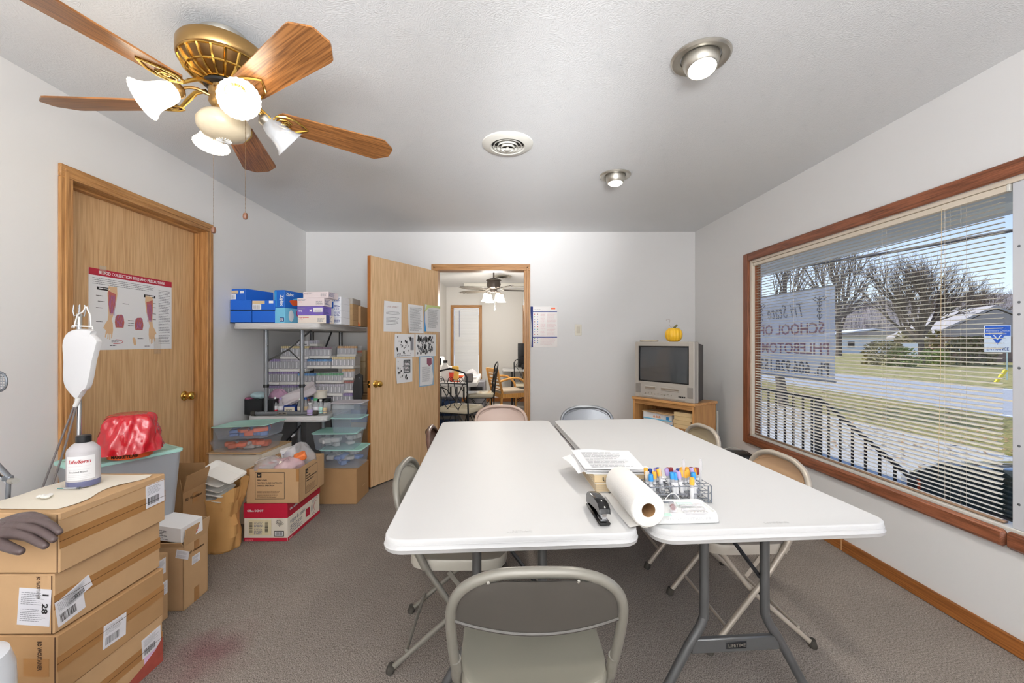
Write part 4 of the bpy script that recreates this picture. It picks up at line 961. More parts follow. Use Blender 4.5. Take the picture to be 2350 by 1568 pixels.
# papers on a pile of directories
def tb(px, py, z=ZT_): return FZ(px, py, z)
bk_ = thing('directory_stack', 'thick yellowing telephone directory lying under the loose papers', 'book', (.392, 1.665, ZT_), R(3), 'directories under the papers')
sz = (.185, .25, .030)
MB().box((0, 0, .015), sz, ch=.002).build('page_block', K['tan'], bk_); MB().box((0, 0, .0305), (.188, .253, .002)).build('cover', K['paper_w'], bk_); MB().box((0, 0, .001), (.188, .253, .002)).build('cover', K['paper_w'], bk_)
b = MB()
for i in range(7): b.box((0, 0, .004+i*.0035), (.1856, .2506, .0005))
b.build('page_edges', K['ink'], bk_, smooth=False)['kind'] = 'stuff'
b2_ = thing('directory_stack', 'upper directory of the pile, US printed on its spine edge', 'book', (.392, 1.668, ZT_+.033), R(1), 'directories under the papers')
MB().box((0, 0, .014), (.185, .25, .028), ch=.002).build('page_block', K['tan'], b2_); MB().box((0, 0, .0285), (.188, .253, .002)).build('cover', K['paper_w'], b2_)
text(b2_, 'US', K['inkb'], face((.186, .2505, .028), '-y'), .03, .006, .015, .03, bold=.03)
bn = thing('paper_bundle', 'thick bundle of white sheets under the typed page', 'papers', (.385, 1.69, ZT_+.063), R(-1))
for i, (dx, dy, a) in enumerate(((0, 0, 0), (-.012, .01, .03), (.006, -.004, -.02))):
    MB().box((dx, dy, .0025+i*.005), (.218, .285, .0048), rz=a).build('sheets', K['paper'], bn)
pg = thing('typed_page', 'white typed page lying on top of the paper bundle', 'paper', (.372, 1.686, ZT_+.0785), R(2))
MB().grid(lambda u, v: ((u-.5)*.22, (v-.5)*.29, .0006+.004*math.sin(u*5)*v+.006*(1-v)**3*(1-u)), 10, 12).build('sheet', K['paper'], pg)
fr = (Vector((-.11, -.145, .005)), Vector((1, 0, 0)), Vector((0, 1, 0)), Vector((0, 0, 1)), .22, .29); lines(pg, K['ink'], fr, .03, .02, .16, .22, 13, rag=.35, seed=5, fill=.26)
p3 = thing('loose_sheet', 'loose white form slipping off the right of the typed page', 'paper', (.545, 1.72, ZT_+.001), R(8))
MB().grid(lambda u, v: ((u-.5)*.13, (v-.5)*.24, .068*(1-u)**1.5+.001), 10, 4).build('sheet', K['paper'], p3); lines(p3, K['ink'], (Vector((-.03, -.02, .045)), Vector((1, 0, -.45)), Vector((0, 1, 0)), Vector((.4, 0, 1)), .1, .1), .0, .0, .05, .12, 4, fill=.25)
p4 = thing('loose_sheet', 'curled white sheet sticking out on the left of the paper pile', 'paper', (.262, 1.70, ZT_+.055), R(8))
MB().grid(lambda u, v: ((u-.5)*.06, (v-.5)*.24, .02*u+.006*math.sin(v*4)), 6, 6).build('sheet', K['paper'], p4)
# stapler
st = thing('stapler', 'black desk stapler on the left folding table', 'stapler', (.272, 1.335, ZT_), R(184))   # local -y is its head... nose to -y in world after the turn
MB().box((0, 0, .005), (.036, .165, .010), ch=.004).build('base', K['blackgloss'], st)
MB().box((0, .052, .0115), (.022, .036, .003), ch=.001).build('anvil', K['chrome'], st)
prof = [(-.080, .012), (-.080, .040), (-.066, .052), (-.03, .060), (.02, .064), (.058, .062), (.078, .050), (.082, .036), (.072, .033), (.04, .036), (-.03, .026)]
MB().rings([[(x, y, .012+(z-.012)*k) for y, z in prof] for x, k in ((-.017, .93), (-.012, 1), (.012, 1), (.017, .93))]).build('arm', K['blackgloss'], st)
MB().box((0, .062, .024), (.016, .020, .020), ch=.002).build('plunger', K['chrome'], st); MB().box((0, .0, .030), (.020, .13, .008), rot=Matrix.Rotation(R(3), 3, 'X')).build('magazine', K['chrome'], st)
# paper towel roll
pr = thing('paper_towel_roll', 'white paper towel roll lying across the seam of the tables', 'paper towel', (.402, 1.238, ZT_+.0535), R(3.5))
tw = mat('quilted_paper_towel', C(242, 239, 234), .9, spec=.1, bump=(340, .7, .002))
MB().lathe([(.0205, 0), (.048, 0), (.051, .003), (.052, .008), (.052, .262), (.050, .268), (.0205, .268)], 48, (0, 0, 0), (0, 1, 0), cap=False).build('towel', tw, pr)
MB().lathe([(.0200, .001), (.0208, 0), (.0208, .268), (.0200, .267), (.0196, .12), (.0200, .001)], 28, (0, 0, 0), (0, 1, 0), cap=False).build('cardboard_core', K['card2'], pr)
def loose(u, v):
    a = R(250-62*u) if u < .6 else R(250-62*.6)
    q = .0535; x, z = q*math.cos(a), q*math.sin(a)
    if u >= .6: s_ = (u-.6)*.10; x = x-s_*1.0; z = max(-.0525, z+0)-.0
    return (x-.002*u, v*.268, max(-.0528, z)+.004*math.sin(v*7)*max(0, u-.7))
def loose2(u, v):
    if u < .5:
        a = R(270-30*(1-2*u)*0-60*u); q = .0528; return (q*math.cos(a), v*.266, q*math.sin(a))
    a = R(240); x0, z0 = .0528*math.cos(a), .0528*math.sin(a); s_ = (u-.5)*.06; return (x0-s_, v*.266, max(-.0522, z0-s_*.2)+.003*math.sin(6*v+2))
MB().grid(loose2, 14, 10).build('loose_end', tw, pr)
# instrument tray with small things
tr = thing('white_tray', 'shallow white plastic tray with supplies beside the paper towel', 'tray', (.530, 1.332, ZT_), R(3))
rg = [rrect(.098, .060, .012, 0), rrect(.100, .062, .012, .004), rrect(.096, .058, .012, .026), rrect(.094, .056, .012, .030), rrect(.090, .052, .010, .030), rrect(.088, .050, .010, .024), rrect(.03, .02, .008, .0235)]
MB().rings(rg).build('shell', K['white'], tr, ang=50)
b = MB()
for i in range(7): b.box((.008+.010*i, -.053, .0305), (.006, .008, .004), ch=.001)
b.build('grip_notches', K['white'], tr)
text(tr, 'BD VACUTAINER', K['tabletop'], face((.196, .120, .028), '-y'), .03, .007, .012, .14, lift=.0006, name='embossed_lettering')
def small(name, lab, cat, px, py, z, rz, parts, group=None):
    q = FZ(px, py, z); t = thing(name, lab, cat, q, rz, group)
    for (nm, mb, m) in parts: mb.build(nm, m, t)
    return t
zt = ZT_+.0305
for i in range(3):
    small('wrapped_needle', 'paper-wrapped needle, %s from the top, on the white tray' % ORD[i], 'needle', 1585+i*6, 1162+i*9, zt-.003, R(3), [('wrapper', MB().box((0, 0, .003), (.075, .013, .006), ch=.002), K['film']), ('needle', MB().cyl((-.03, 0, .003), (.03, 0, .003), .002, n=6), K['white'])], 'wrapped needles on the white tray')
small('green_wrapper', 'pale green needle wrapper at the back of the white tray', 'wrapper', 1570, 1157, zt, R(0), [('wrapper', MB().box((0, 0, .002), (.05, .014, .004), ch=.001), mat('pale_green', C(206, 232, 220), .5))])
small('green_wrapper', 'pale green needle wrapper next to the towel roll core', 'wrapper', 1527, 1183, zt, R(4), [('wrapper', MB().box((0, 0, .002), (.035, .016, .004), ch=.001), mat('pale_green2', C(196, 228, 212), .5))])
small('tube_holder', 'clear tube holder with a dark red sample on the tray', 'tube holder', 1543, 1170, zt, R(80), [('holder', MB().lathe([(.011, 0), (.009, .004), (.009, .04), (.004, .05)], 20, (-.02, 0, .010), (1, 0, 0)), K['film']), ('sample', MB().lathe([(.0075, .0), (.0075, .014)], 16, (-.012, 0, .010), (1, 0, 0)), K['maroon'])])
small('dark_strip', 'dark grey strip lying at the back of the tray', 'strip', 1532, 1155, zt, 0, [('strip', MB().box((0, 0, .0025), (.038, .008, .005), ch=.001), K['steel'])])
tbq = FZ(1540, 1150, zt); tu = MB().tube([(tbq.x+(-.02+.052*t), tbq.y+.002, zt+.024*math.sin(PI*t)+.001) for t in [i/16 for i in range(17)]], .0014, 6).build('tubing_loop', K['white']); tag(tu, 'thin white tubing arching over the back of the tray', 'tubing')
# wire rack with blood tubes
rk = thing('wire_tube_rack', 'grey wire test tube rack on the right folding table', 'tube rack', (.5725, 1.475, ZT_), R(4))
RX, RY, RZ = .108, .042, .056; wm = mat('grey_coated_wire', C(116, 120, 128), .4, .4)
def wires(z):
    b = MB(); w_ = .0015
    for y in (-RY, -RY/3, RY/3, RY): b.tube([(-RX, y, z), (RX, y, z)], w_, 6)
    for i in range(11): x = -RX+2*RX*i/10; b.tube([(x, -RY, z+.001), (x, RY, z+.001)], w_*.8, 5)
    return b
for z, nm in ((.003, 'bottom_grid'), (.030, 'middle_grid'), (RZ, 'top_grid')): wires(z).build(nm, wm, rk)
for x in (-RX, -RX*.33, RX*.9, RX):
    for y in (-RY, RY): MB().tube([(x, y, 0), (x, y, RZ)], .0026, 8).build('upright', wm, rk)
rkM = Matrix.Translation((.5725, 1.475, ZT_)) @ Matrix.Rotation(R(4), 4, 'Z')
tubes = [  # column 0..9 from the left, row 0 (front) .. 2, cap
    (0, 0, 'teal', 0), (0, 1, 'cream', 0), (0.6, 2, 'yellow', 0), (1, 2, 'royal', 0), (1, 1, 'yellow', 0), (2.2, 2, 'lav', 0), (2.6, 2, 'royal', 0), (2.6, 1, 'yellow', 1),
    (4, 1, 'lav', 1), (4.3, 2, 'maroon', 0), (4.8, 2, 'maroon', 0), (4.3, 0, 'teal', 0), (4.8, 1, 'lav', 0), (5.2, 0, 'lav', 1), (5.6, 2, 'royal', 0), (6.6, 2, 'yellow', 0),
    (6.3, 1, 'yellow', 0), (7.0, 1, 'yellow', 0), (7.5, 2, 'yellow', 0), (7.2, 0, 'teal', 0), (8.2, 1, 'lav', 1), (8.2, 2, 'maroon', 0), (8.6, 2, 'yellow', 0), (9.0, 2, 'maroon', 0), (5.9, 1, 'yellow', 0), (3.9, 0, 'teal', 0)]
capn = {'teal': 'light blue', 'cream': 'ivory', 'yellow': 'gold', 'royal': 'dark blue', 'lav': 'lavender', 'maroon': 'dark red'}
def blood_tube():
    t = thing('blood_tube', None, None)
    MB().lathe([(0, 0), (.0035, .001), (.0055, .004), (.006, .008), (.006, .075)], 14).build('tube', K['tubeglass'], t)
    MB().lathe([(.0062, .018), (.0064, .019), (.0064, .055), (.0062, .056)], 14, cap=False).build('paper_label', K['paper'], t)
    MB().lathe([(.0045, .066), (.0078, .067), (.0082, .072), (.0078, .086), (.0070, .090), (.004, .090), (.0032, .084), (0, .084)], 16).build('cap', K['yellow'], t)
    return t
proto = blood_tube(); capmesh = {}; used = False; km = {proto.name: kids(proto)}
cnt = {}; 
srt = sorted(tubes, key=lambda a: a[0])
for (c_, r_, k, lean) in srt:
    cnt[k] = cnt.get(k, 0)+1; tot = sum(1 for a in tubes if a[2] == k)
    if not used: o = proto; used = True; ch = kids(o)
    else:
        o = proto.copy(); COL.objects.link(o); ch = []
        for c in km[proto.name]: d = c.copy(); COL.objects.link(d); d.parent = o; ch.append(d)
    for c in ch:
        if c.name.startswith('cap'):
            if k not in capmesh: m_ = c.data.copy(); m_.materials.clear(); m_.materials.append(K[k]); capmesh[k] = m_
            c.data = capmesh[k]
    x = -RX+(c_+.5)*2*RX/10; y = -RY+(r_+.5)*2*RY/3
    ly = rnd.uniform(-.10, .02); lx = rnd.uniform(-.12, .02) if not lean else -.20
    o.matrix_world = rkM @ Matrix.Translation((x, y, .005+abs(lx)*.05)) @ Matrix.Rotation(ly, 4, 'X') @ Matrix.Rotation(lx, 4, 'Y')
    tag(o, '%s-capped blood tube, %s from the left of its colour in the wire rack' % (capn[k], ORD[cnt[k]-1]), 'blood tube', 'capped blood tubes in the wire rack')
t = thing('blood_tube', 'gold-capped blood tube standing in front of the rack by the tray', 'blood tube', FZ(1588, 1158, ZT_), 0, 'capped blood tubes in the wire rack')
for c in km[proto.name]:
    d = c.copy(); COL.objects.link(d); d.parent = t
    if d.name.startswith('cap'): d.data = capmesh['yellow']
for (px, lab) in ((1571, 'empty clear pipette in the middle of the tube rack'), (1632, 'empty clear pipette at the right end of the tube rack'), (1517, 'short clear pipette at the left of the tube rack')):
    x = {1571: .030, 1632: .092, 1517: -.055}[px]; hh = .135 if px != 1517 else .105
    pt = thing('pipette', lab, 'pipette', rkM @ Vector((x, .0, .004)), 0, 'clear pipettes in the wire rack')
    MB().lathe([(0, 0), (.0022, .002), (.0035, .03), (.0040, hh-.04), (.0055, hh-.036), (.0055, hh-.012), (.004, hh-.002), (0, hh)], 14).build('tube', K['film'], pt)
    MB().lathe([(.0008, .004), (.0008, hh-.045)], 6).build('bore', K['white'], pt)
# ================================================================ boxes
def carton(name, lab, cat, base, size, rz, m=None, group=None, ch=.003, tape=None, seam=True, M=None):
    """a closed carton standing on its base centre"""
    t = thing(name, lab, cat, base, rz, group, mw=M)
    b = MB().box((0, 0, size[2]/2), size, ch=ch); b.build('carton', m or K['card'], t, smooth=False)
    if tape:
        for f in tape:
            fr = face(size, f); W, Hh = fr[4], fr[5]
            if f == '+z': decal(t, 'packing_tape', K['tape'], fr, W/2-.024, 0, .048, Hh)
            else: decal(t, 'packing_tape', K['tape'], fr, 0, Hh*.40, W, min(.045, Hh*.3)); decal(t, 'flap_seam', K['seam'], fr, 0, Hh*.40+min(.045, Hh*.3)/2, W, .0015, th=.0012)
    return t
def ship_label(t, fr, x, y, w_, h_, rot=0, seed=1, bc=True, name='shipping_label', m=None):
    o, u, v_, n, W, Hh = fr
    # a label may be turned on its face: build it in a turned frame about its centre
    c = o+u*(x+w_/2)+v_*(y+h_/2); ca, sa = math.cos(rot), math.sin(rot); u2 = u*ca+v_*sa; v2 = -u*sa+v_*ca
    f2 = (c-u2*w_/2-v2*h_/2, u2, v2, n, w_, h_)
    p = decal(t, name, m or K['label'], f2, 0, 0, w_, h_, th=.0010)
    lines(t, K['ink'], f2, w_*.08, h_*.55, w_*.8, h_*.36, 7, lift=.0012, seed=seed, fill=.3)
    if bc: bars(t, K['inkb'], f2, w_*.1, h_*.12, w_*.6, h_*.32, 16, lift=.0014, seed=seed)
    else: lines(t, K['ink'], f2, w_*.08, h_*.10, w_*.8, h_*.36, 7, lift=.0012, seed=seed+9, fill=.3)
    return f2
# the big stack, lower left: four long cartons
SX, SY = -1.553, 1.500
stk = []
spec = [(0, .0, .0, 0), (.190, .004, -.4, 1), (.380, -.010, .3, 2), (.570, .010, -.2, 3)]
slab = ['carton at the bottom of the tall left stack, with a red smear', 'third carton from the top of the tall left stack', 'second carton from the top of the stack, torn label 1 28', 'top carton of the tall left stack, under the practice arm']
BS = (.285, .395, .186)
for i, (z, dx, a, k) in enumerate(spec):
    t = carton('cardboard_box', slab[i], 'box', (SX+dx, SY, z), BS, R(a), K['card'] if i != 1 else K['card2'], 'long cartons in the tall left stack', tape=['+x'] if i else ['+x'])
    stk.append(t); fx_ = face(BS, '+x'); fm = face(BS, '-y')
    decal(t, 'flap_seam', K['seam'], fm, BS[0]-.008, .002, .003, .18, th=.001)
    if i == 3:
        decal(t, 'flap_edge', K['card2'], fx_, 0, .163, .395, .002, th=.0015)
        ship_label(t, fx_, .305, .078, .085, .088, R(1), 2); shapes(t, 'glass_symbol', K['inkbr'], fm, [rect(.02, .05, .07, .002), rect(.02, .09, .07, .002), rect(.02, .05, .002, .04), rect(.088, .05, .002, .042)])
        text(t, 'BD', K['inkbr'], fm, .19, .16, .018, .03, rot=-PI/2)
    if i == 2:
        ship_label(t, fx_, .006, .018, .085, .085, R(8), 3); ship_label(t, fx_, .03, .070, .085, .045, R(18), 4)
        ship_label(t, fm, .04, .055, .075, .085, R(-1), 5, bc=False); f2 = ship_label(t, fm, .175, .028, .10, .115, R(-4), 6, bc=False)
        text(t, '1  28', K['inkb'], f2, .075, .105, .018, .06, rot=-PI/2, lift=.002, bold=.03); text(t, 'BD VACUTAINER', K['inkbr'], fm, .232, .18, .012, .07, rot=-PI/2, lift=.0008, bold=.03)
    if i == 1:
        ship_label(t, fx_, .145, .035, .085, .080, R(-2), 7); ship_label(t, fm, .02, .05, .075, .085, R(-2), 8, bc=False)
        text(t, 'BD VACUTAINER', K['inkbr'], fm, .225, .17, .013, .09, rot=-PI/2, bold=.03); decal(t, 'packing_tape', K['tape'], fm, .18, .06, .08, .055)
    if i == 0:
        ship_label(t, fx_, .30, .075, .085, .075, R(3), 9); decal(t, 'pink_sticker', mat('pink_sticker', C(222, 190, 222), .5), fx_, .31, .045, .07, .03, rot=R(4))
        smear = mat('red_smear', C(176, 84, 72), .5, alpha=.75, var=.3, vscale=30)
        shapes(t, 'red_smear', smear, fx_, [[(.20, .0), (.395, .0), (.395, .10), (.36, .07), (.30, .045), (.24, .03)]], .0006, lift=.0016)
# pad on top of the stack
pd = MB().grid(lambda u, v: (SX-.150+.262*u+(.02*math.sin(v*9)*(1 if u > .5 else 0)), SY-.17+.345*v-.05*max(0, u-.55)*(1-v)*0, .7585+.0012*math.sin(v*14+u*5)), 10, 14).build('bench_pad', K['paper_w']); tag(pd, 'cream absorbent pad spread over the top carton of the stack', 'pad')
# bottle
bt = thing('solution_bottle', 'half-clear plastic bottle with black cap and red lettered label', 'bottle', (-1.578, 1.549, .7605), R(12))
pl_ = mat('milky_plastic', C(206, 202, 204), .3, alpha=.92)
MB().lathe([(.040, 0), (.0455, .004), (.046, .012), (.046, .125), (.044, .135), (.030, .152), (.020, .158), (.019, .166)], 36).build('body', pl_, bt)
MB().lathe([(.0462, .003), (.0464, .004), (.0464, .022), (.0462, .023)], 36, cap=False).build('liquid', mat('blue_grey_liquid', C(96, 98, 128), .3), bt)
MB().lathe([(.021, .158), (.0215, .160), (.0215, .181), (.019, .183), (0, .183)], 24).build('cap', K['black'], bt)
b = MB().grid(lambda u, v: (.0467*math.cos(R(-122+105*u)), .0467*math.sin(R(-122+105*u)), .030+.085*v), 12, 1); b.build('label', K['paper'], bt)
bfm = (Vector((-.030, -.0475, .030)), Vector((1, 0, 0)), Vector((0, 0, 1)), Vector((0, -1, 0)), .06, .085)
def wraptext(par, s, m, x0, z, size, wd, shear=0, bold=0):
    o = text(par, s, m, (Vector((0, 0, 0)), Vector((1, 0, 0)), Vector((0, 0, 1)), Vector((0, -1, 0)), 1, 1), 0, 0, size, wd, shear=shear, bold=bold)
    for v in o.data.vertices:
        a = R(-122)+(v.co.x+x0)/.0467; v.co.x, v.co.y = .0474*math.cos(a), .0474*math.sin(a); v.co.z += z
    return o
wraptext(bt, 'Life/form', K['red'], .010, .090, .013, .062, .25, .02); wraptext(bt, 'Simulated Blood', K['inkb'], .012, .056, .006, .05)
for z in (.080, .068, .048, .042, .036): wraptext(bt, '_______________', K['red'] if z > .07 else K['inkb'], .008, z, .003, .065)
# syringe and cotton
q = FZ(160, 1124, .7605); sy = thing('syringe', 'small syringe lying on the cream pad in front of the bottle', 'syringe', q, R(4))
MB().cyl((-.018, 0, .005), (.022, 0, .005), .0035, n=10).build('barrel', K['glassy'], sy); MB().cyl((-.040, 0, .005), (-.018, 0, .005), .0018, n=8).build('needle_cap', mat('teal_cap', C(40, 110, 116), .4), sy)
MB().cyl((.022, 0, .005), (.034, 0, .005), .002, .002, 8).build('plunger', K['steel'], sy); MB().cyl((.032, 0, .005), (.034, 0, .005), .0048, n=10).build('thumb_rest', K['steel'], sy)
q = FZ(104, 1143, .7605); r_ = random.Random(2)
b = MB()
for i in range(9):
    a = i*.7; b.lathe([(0, -.004), (.006, -.002), (.009, .002), (.006, .006), (0, .008)], 8, (.010*math.cos(a)*(i % 3)*.8, .006*math.sin(a)*(i % 3), .004))
ct = b.build('cotton_swab_wad', K['foam']); ct.location = q; tag(ct, 'small wad of white cotton on the cream pad', 'cotton')
# the training arm's hand
hd = thing('practice_arm', 'dark brown training arm with open hand resting on the carton stack', 'mannequin arm')
def skin(name, V, E, rad, m, par, lv=2, root=0):
    me = bpy.data.meshes.new(name); me.from_pydata(V, E, []); o = bpy.data.objects.new(name, me); COL.objects.link(o); o.parent = par
    sk = o.modifiers.new('skin', 'SKIN'); sk.use_smooth_shade = True
    for i, r in enumerate(rad):
        d = me.skin_vertices[0].data[i]; d.radius = (r, r) if not isinstance(r, tuple) else r; d.use_root = (i == root)
    s_ = o.modifiers.new('sub', 'SUBSURF'); s_.levels = lv; s_.render_levels = lv
    me.materials.append(m); return o
sk_m = mat('dark_vinyl_skin', C(84, 70, 68), .32, spec=.5, bump=(60, .35, .004), coat=.15)
def HP(px, py, Y): return tuple(P(px, py, Y))
W0 = HP(-46, 1226, 1.275)
chains = [  # wrist end, knuckle, joints, tip
    ('finger', [(-10, 1214, 1.285), (42, 1190, 1.288), (74, 1182, 1.282), (100, 1190, 1.272), (116, 1203, 1.266)], [.026, .0185, .0115, .0100, .0078]),
    ('finger', [(-8, 1216, 1.28), (50, 1196, 1.280), (92, 1194, 1.270), (122, 1208, 1.258), (141, 1226, 1.250)], [.028, .0200, .0130, .0115, .0095]),
    ('finger', [(-6, 1220, 1.272), (46, 1208, 1.270), (86, 1214, 1.258), (112, 1229, 1.246), (128, 1243, 1.240)], [.030, .0210, .0138, .0122, .0100]),
    ('finger', [(-6, 1226, 1.262), (32, 1222, 1.258), (66, 1232, 1.246), (92, 1247, 1.236), (109, 1256, 1.232)], [.028, .0200, .0138, .0122, .0100]),
    ('thumb', [(-20, 1238, 1.250), (0, 1248, 1.236), (24, 1258, 1.226), (44, 1265, 1.222), (55, 1268, 1.221)], [.022, .0165, .0140, .0125, .0098])]
skin('hand', [HP(-70, 1224, 1.29), W0, HP(-10, 1220, 1.275), HP(34, 1208, 1.270)], [(0, 1), (1, 2), (2, 3)], [.031, .030, .031, .022], sk_m, hd)
for nm, f, rr in chains: skin(nm, [W0]+[HP(*p) for p in f], [(i, i+1) for i in range(5)], [.024]+rr, sk_m, hd)
b = MB(); p0, p1 = P(-80, 1200, 1.32), P(26, 1188, 1.33)
b.add([P(-70, 1168, 1.36), P(14, 1160, 1.37), P(30, 1176, 1.36), P(4, 1208, 1.27), P(-70, 1232, 1.24)], [(0, 1, 2, 3, 4)]); b.add([Vector(p)+Vector((0, 0, .003)) for p in (P(-70, 1168, 1.36), P(14, 1160, 1.37), P(30, 1176, 1.36), P(4, 1208, 1.27), P(-70, 1232, 1.24))], [(0, 1, 2, 3, 4)])
b.build('wrist_towel', K['paper_w'], hd, smooth=False)
MB().tube([P(-40, 1196, 1.325)+Vector((0, 0, .006)), P(18, 1172, 1.36)+Vector((0, 0, .004))], .007, 6, flat=.4).build('red_band', K['red'], hd)
# drip stand with its bag
ds = thing('drip_stand', 'chrome drip stand rising behind the carton stack', 'drip stand', (-1.765, 1.715, 0))
MB().cyl((0, 0, .012), (0, 0, 1.40), .0075, n=16).build('pole', K['chrome'], ds)
MB().cyl((0, 0, 1.36), (0, 0, 1.402), .0095, n=12).build('collar', K['nickel'], ds)
for a in (20, 140, 200, 320): MB().tube([(0, 0, 1.395), (.016*math.cos(R(a)), .016*math.sin(R(a)), 1.392), (.020*math.cos(R(a)), .020*math.sin(R(a)), 1.412), (.017*math.cos(R(a)), .017*math.sin(R(a)), 1.438)], .0022, 6).build('hook', K['chrome'], ds)
for a in (45, 135, 225, 315): MB().tube([(0, 0, .05), (.05*math.cos(R(a)), .05*math.sin(R(a)), .03), (.062*math.cos(R(a)), .062*math.sin(R(a)), .012)], .009, 8).build('foot', K['steel'], ds)
bg_ = thing('drip_bag', 'soft white plastic drip bag hanging from the chrome stand', 'drip bag', (-1.762, 1.700, 0))
YB_ = 1.70; 
def Q(px, py, Y=1.70): v = P(px, py, Y); return Vector((v.x+1.762, v.y-1.70, v.z))
outl = [(170, 757), (150, 782), (151, 830), (150, 868), (156, 890), (168, 906), (176, 914), (184, 914), (193, 900), (204, 890), (212, 860), (217, 830), (226, 795), (228, 780), (214, 766), (214, 757)]
b = MB(); rg = []
for k, ins in ((-1, .82), (-.8, .97), (0, 1.0), (.8, .97), (1, .82)):
    c = Q(188, 830); row = []
    for v in sm([Q(*p_) for p_ in outl], 4, True): d = (v-c)*ins; row.append((c.x+d.x, k*.014, c.z+d.z))
    rg.append(row)
b.rings(rg); b.build('pouch', mat('milky_vinyl', C(236, 236, 238), .3, coat=.2, alpha=.96), bg_, ang=60)
MB().tube([Q(166, 752), Q(166, 748), Q(213, 750), Q(213, 756)], .003, 6).build('top_bar', K['white'], bg_)
for s_, xs in ((0, (170, 178, 190, 196)), (1, (209, 207, 203, 199))):
    MB().tube(sm([Q(xs[0], 752), Q(xs[1], 724), Q(xs[2], 716), Q(xs[3], 704)]), .0026, 6).build('hanger_strap', K['white'], bg_)
MB().tube([Q(180, 912), Q(178, 922), Q(172, 933)], [.010, .0085, .0075], 10).build('outlet_port', K['white'], bg_)
for dx, e_ in ((-3, (96, 1124)), (4, (118, 1120))):
    MB().tube(sm([Q(173+dx*.6, 930), Q(158+dx*1.4, 975), Q(135+dx*2.4, 1040), Q(*e_)]), .0036, 8).build('tube', mat('clear_dark_tubing', C(130, 124, 124), .15, alpha=.85), bg_)
# lamp arm and perforated disc at the far left edge
la = thing('clamp_arm', 'jointed grey metal clamp arm at the left edge behind the stack', 'clamp arm')
v = lambda px, py, Y=1.45: P(px, py, Y)
MB().tube([v(-40, 1030), v(25, 1098)], .009, 8, flat=.5).build('upper_bar', K['steel'], la); MB().tube([v(-40, 1058), v(20, 1112)], .006, 8).build('lower_bar', K['chrome'], la)
MB().tube([v(20, 1096), v(17, 1165)], .0065, 10).build('post', K['steel'], la); MB().box(v(18, 1098), (.03, .016, .018), ch=.003).build('joint', K['steel'], la)
MB().cyl(v(24, 1104, 1.44), v(36, 1104, 1.43), .010, n=14).build('wing_screw', K['nickel'], la)
hsp = Vector((-1.0, 0, 0))
pdv = P(-6, 876, 1.5); pf = thing('perforated_disc', 'grey perforated round grille at the left edge of the picture', 'grille', pdv)
MB().tube([(.034*math.cos(t), 0, .036*math.sin(t)) for t in [2*PI*k/30 for k in range(30)]], .0035, 6, closed=True).build('rim', K['steel'], pf)
b = MB()
for k in range(-3, 4): b.tube([(k*.009, 0, -.03), (k*.009, 0, .03)], .0012, 4); b.tube([(-.03, 0, k*.009), (.03, 0, k*.009)], .0012, 4)
b.build('mesh', K['steel'], pf, smooth=False); MB().tube([(0, 0, -.036), (.003, 0, -.10), (-.05, .0, -.19)], .004, 6).build('stem', K['steel'], pf)
cv = thing('white_tub', 'white rounded plastic tub at the lower left corner', 'tub', (-1.235, 1.0, .42))
MB().lathe([(.06, -.42), (.085, -.30), (.095, -.04), (.092, .06), (.082, .098), (.06, .108), (0, .11)], 36, (-.085, 0, -.0)).build('body', mat('glossy_white_tub', C(226, 230, 236), .2, coat=.4), cv)
# mint-lidded bins
def lid_bin(name, lab, base, size, rz, lidm=None, fillc=None, group='lidded plastic storage bins', tilt=None, mb=None):
    t = thing(name, lab, 'storage bin', base, rz, group); w_, d_, h_ = size
    rg = []
    for k, z in ((.88, 0), (.885, .004), (.985, h_*.9), (1.0, h_*.93), (1.0, h_*.955)): rg.append(rrect(w_/2*k, d_/2*k, .03, z))
    MB().rings(rg).build('bin_body', mb or K['cloudy'], t, ang=50)
    rg = []
    for k, z in ((1.0, h_*.93), (1.035, h_*.935), (1.04, h_*.965), (1.03, h_*.975), (.94, h_*.985), (.92, h_*.972), (.5, h_*.972)): rg.append(rrect(w_/2*k, d_/2*k, .035, z))
    if lidm is not False: MB().rings(rg).build('lid', lidm or K['mint'], t, ang=50)
    if fillc:
        r = random.Random(sum(map(ord, lab))); 
        for j, (cm, nm) in enumerate(fillc):
            b = MB()
            for i in range(8):
                s_ = Vector((r.uniform(.05, .10), r.uniform(.04, .07), r.uniform(.02, .045))); x = r.uniform(-w_*.32, w_*.32); y = r.uniform(-d_*.3, d_*.3); z = r.uniform(.02, h_*.62)
                b.box((x, y, z), s_, rz=r.uniform(0, 3), ch=.006)
            o = b.build(nm, cm, t); o['kind'] = 'stuff'
    return t
bl_ = mat('blue_contents', C(106, 136, 196), .6); wh_ = mat('pale_contents', C(210, 206, 202), .6); or_ = mat('orange_contents', C(226, 110, 70), .6)
lid_bin('storage_bin', 'large grey bin with a mint lid behind the carton stack, red bag on it', (-1.89, 2.04, .42), (.40, .25, .33), R(62), fillc=[(wh_, 'contents')], mb=mat('cloudy_grey_plastic', C(180, 184, 190), .35, alpha=.8))
carton('cardboard_box', 'cardboard carton underneath the large mint-lidded bin by the door', 'box', (-1.90, 2.04, 0), (.30, .20, .419), R(62), K['card2'])
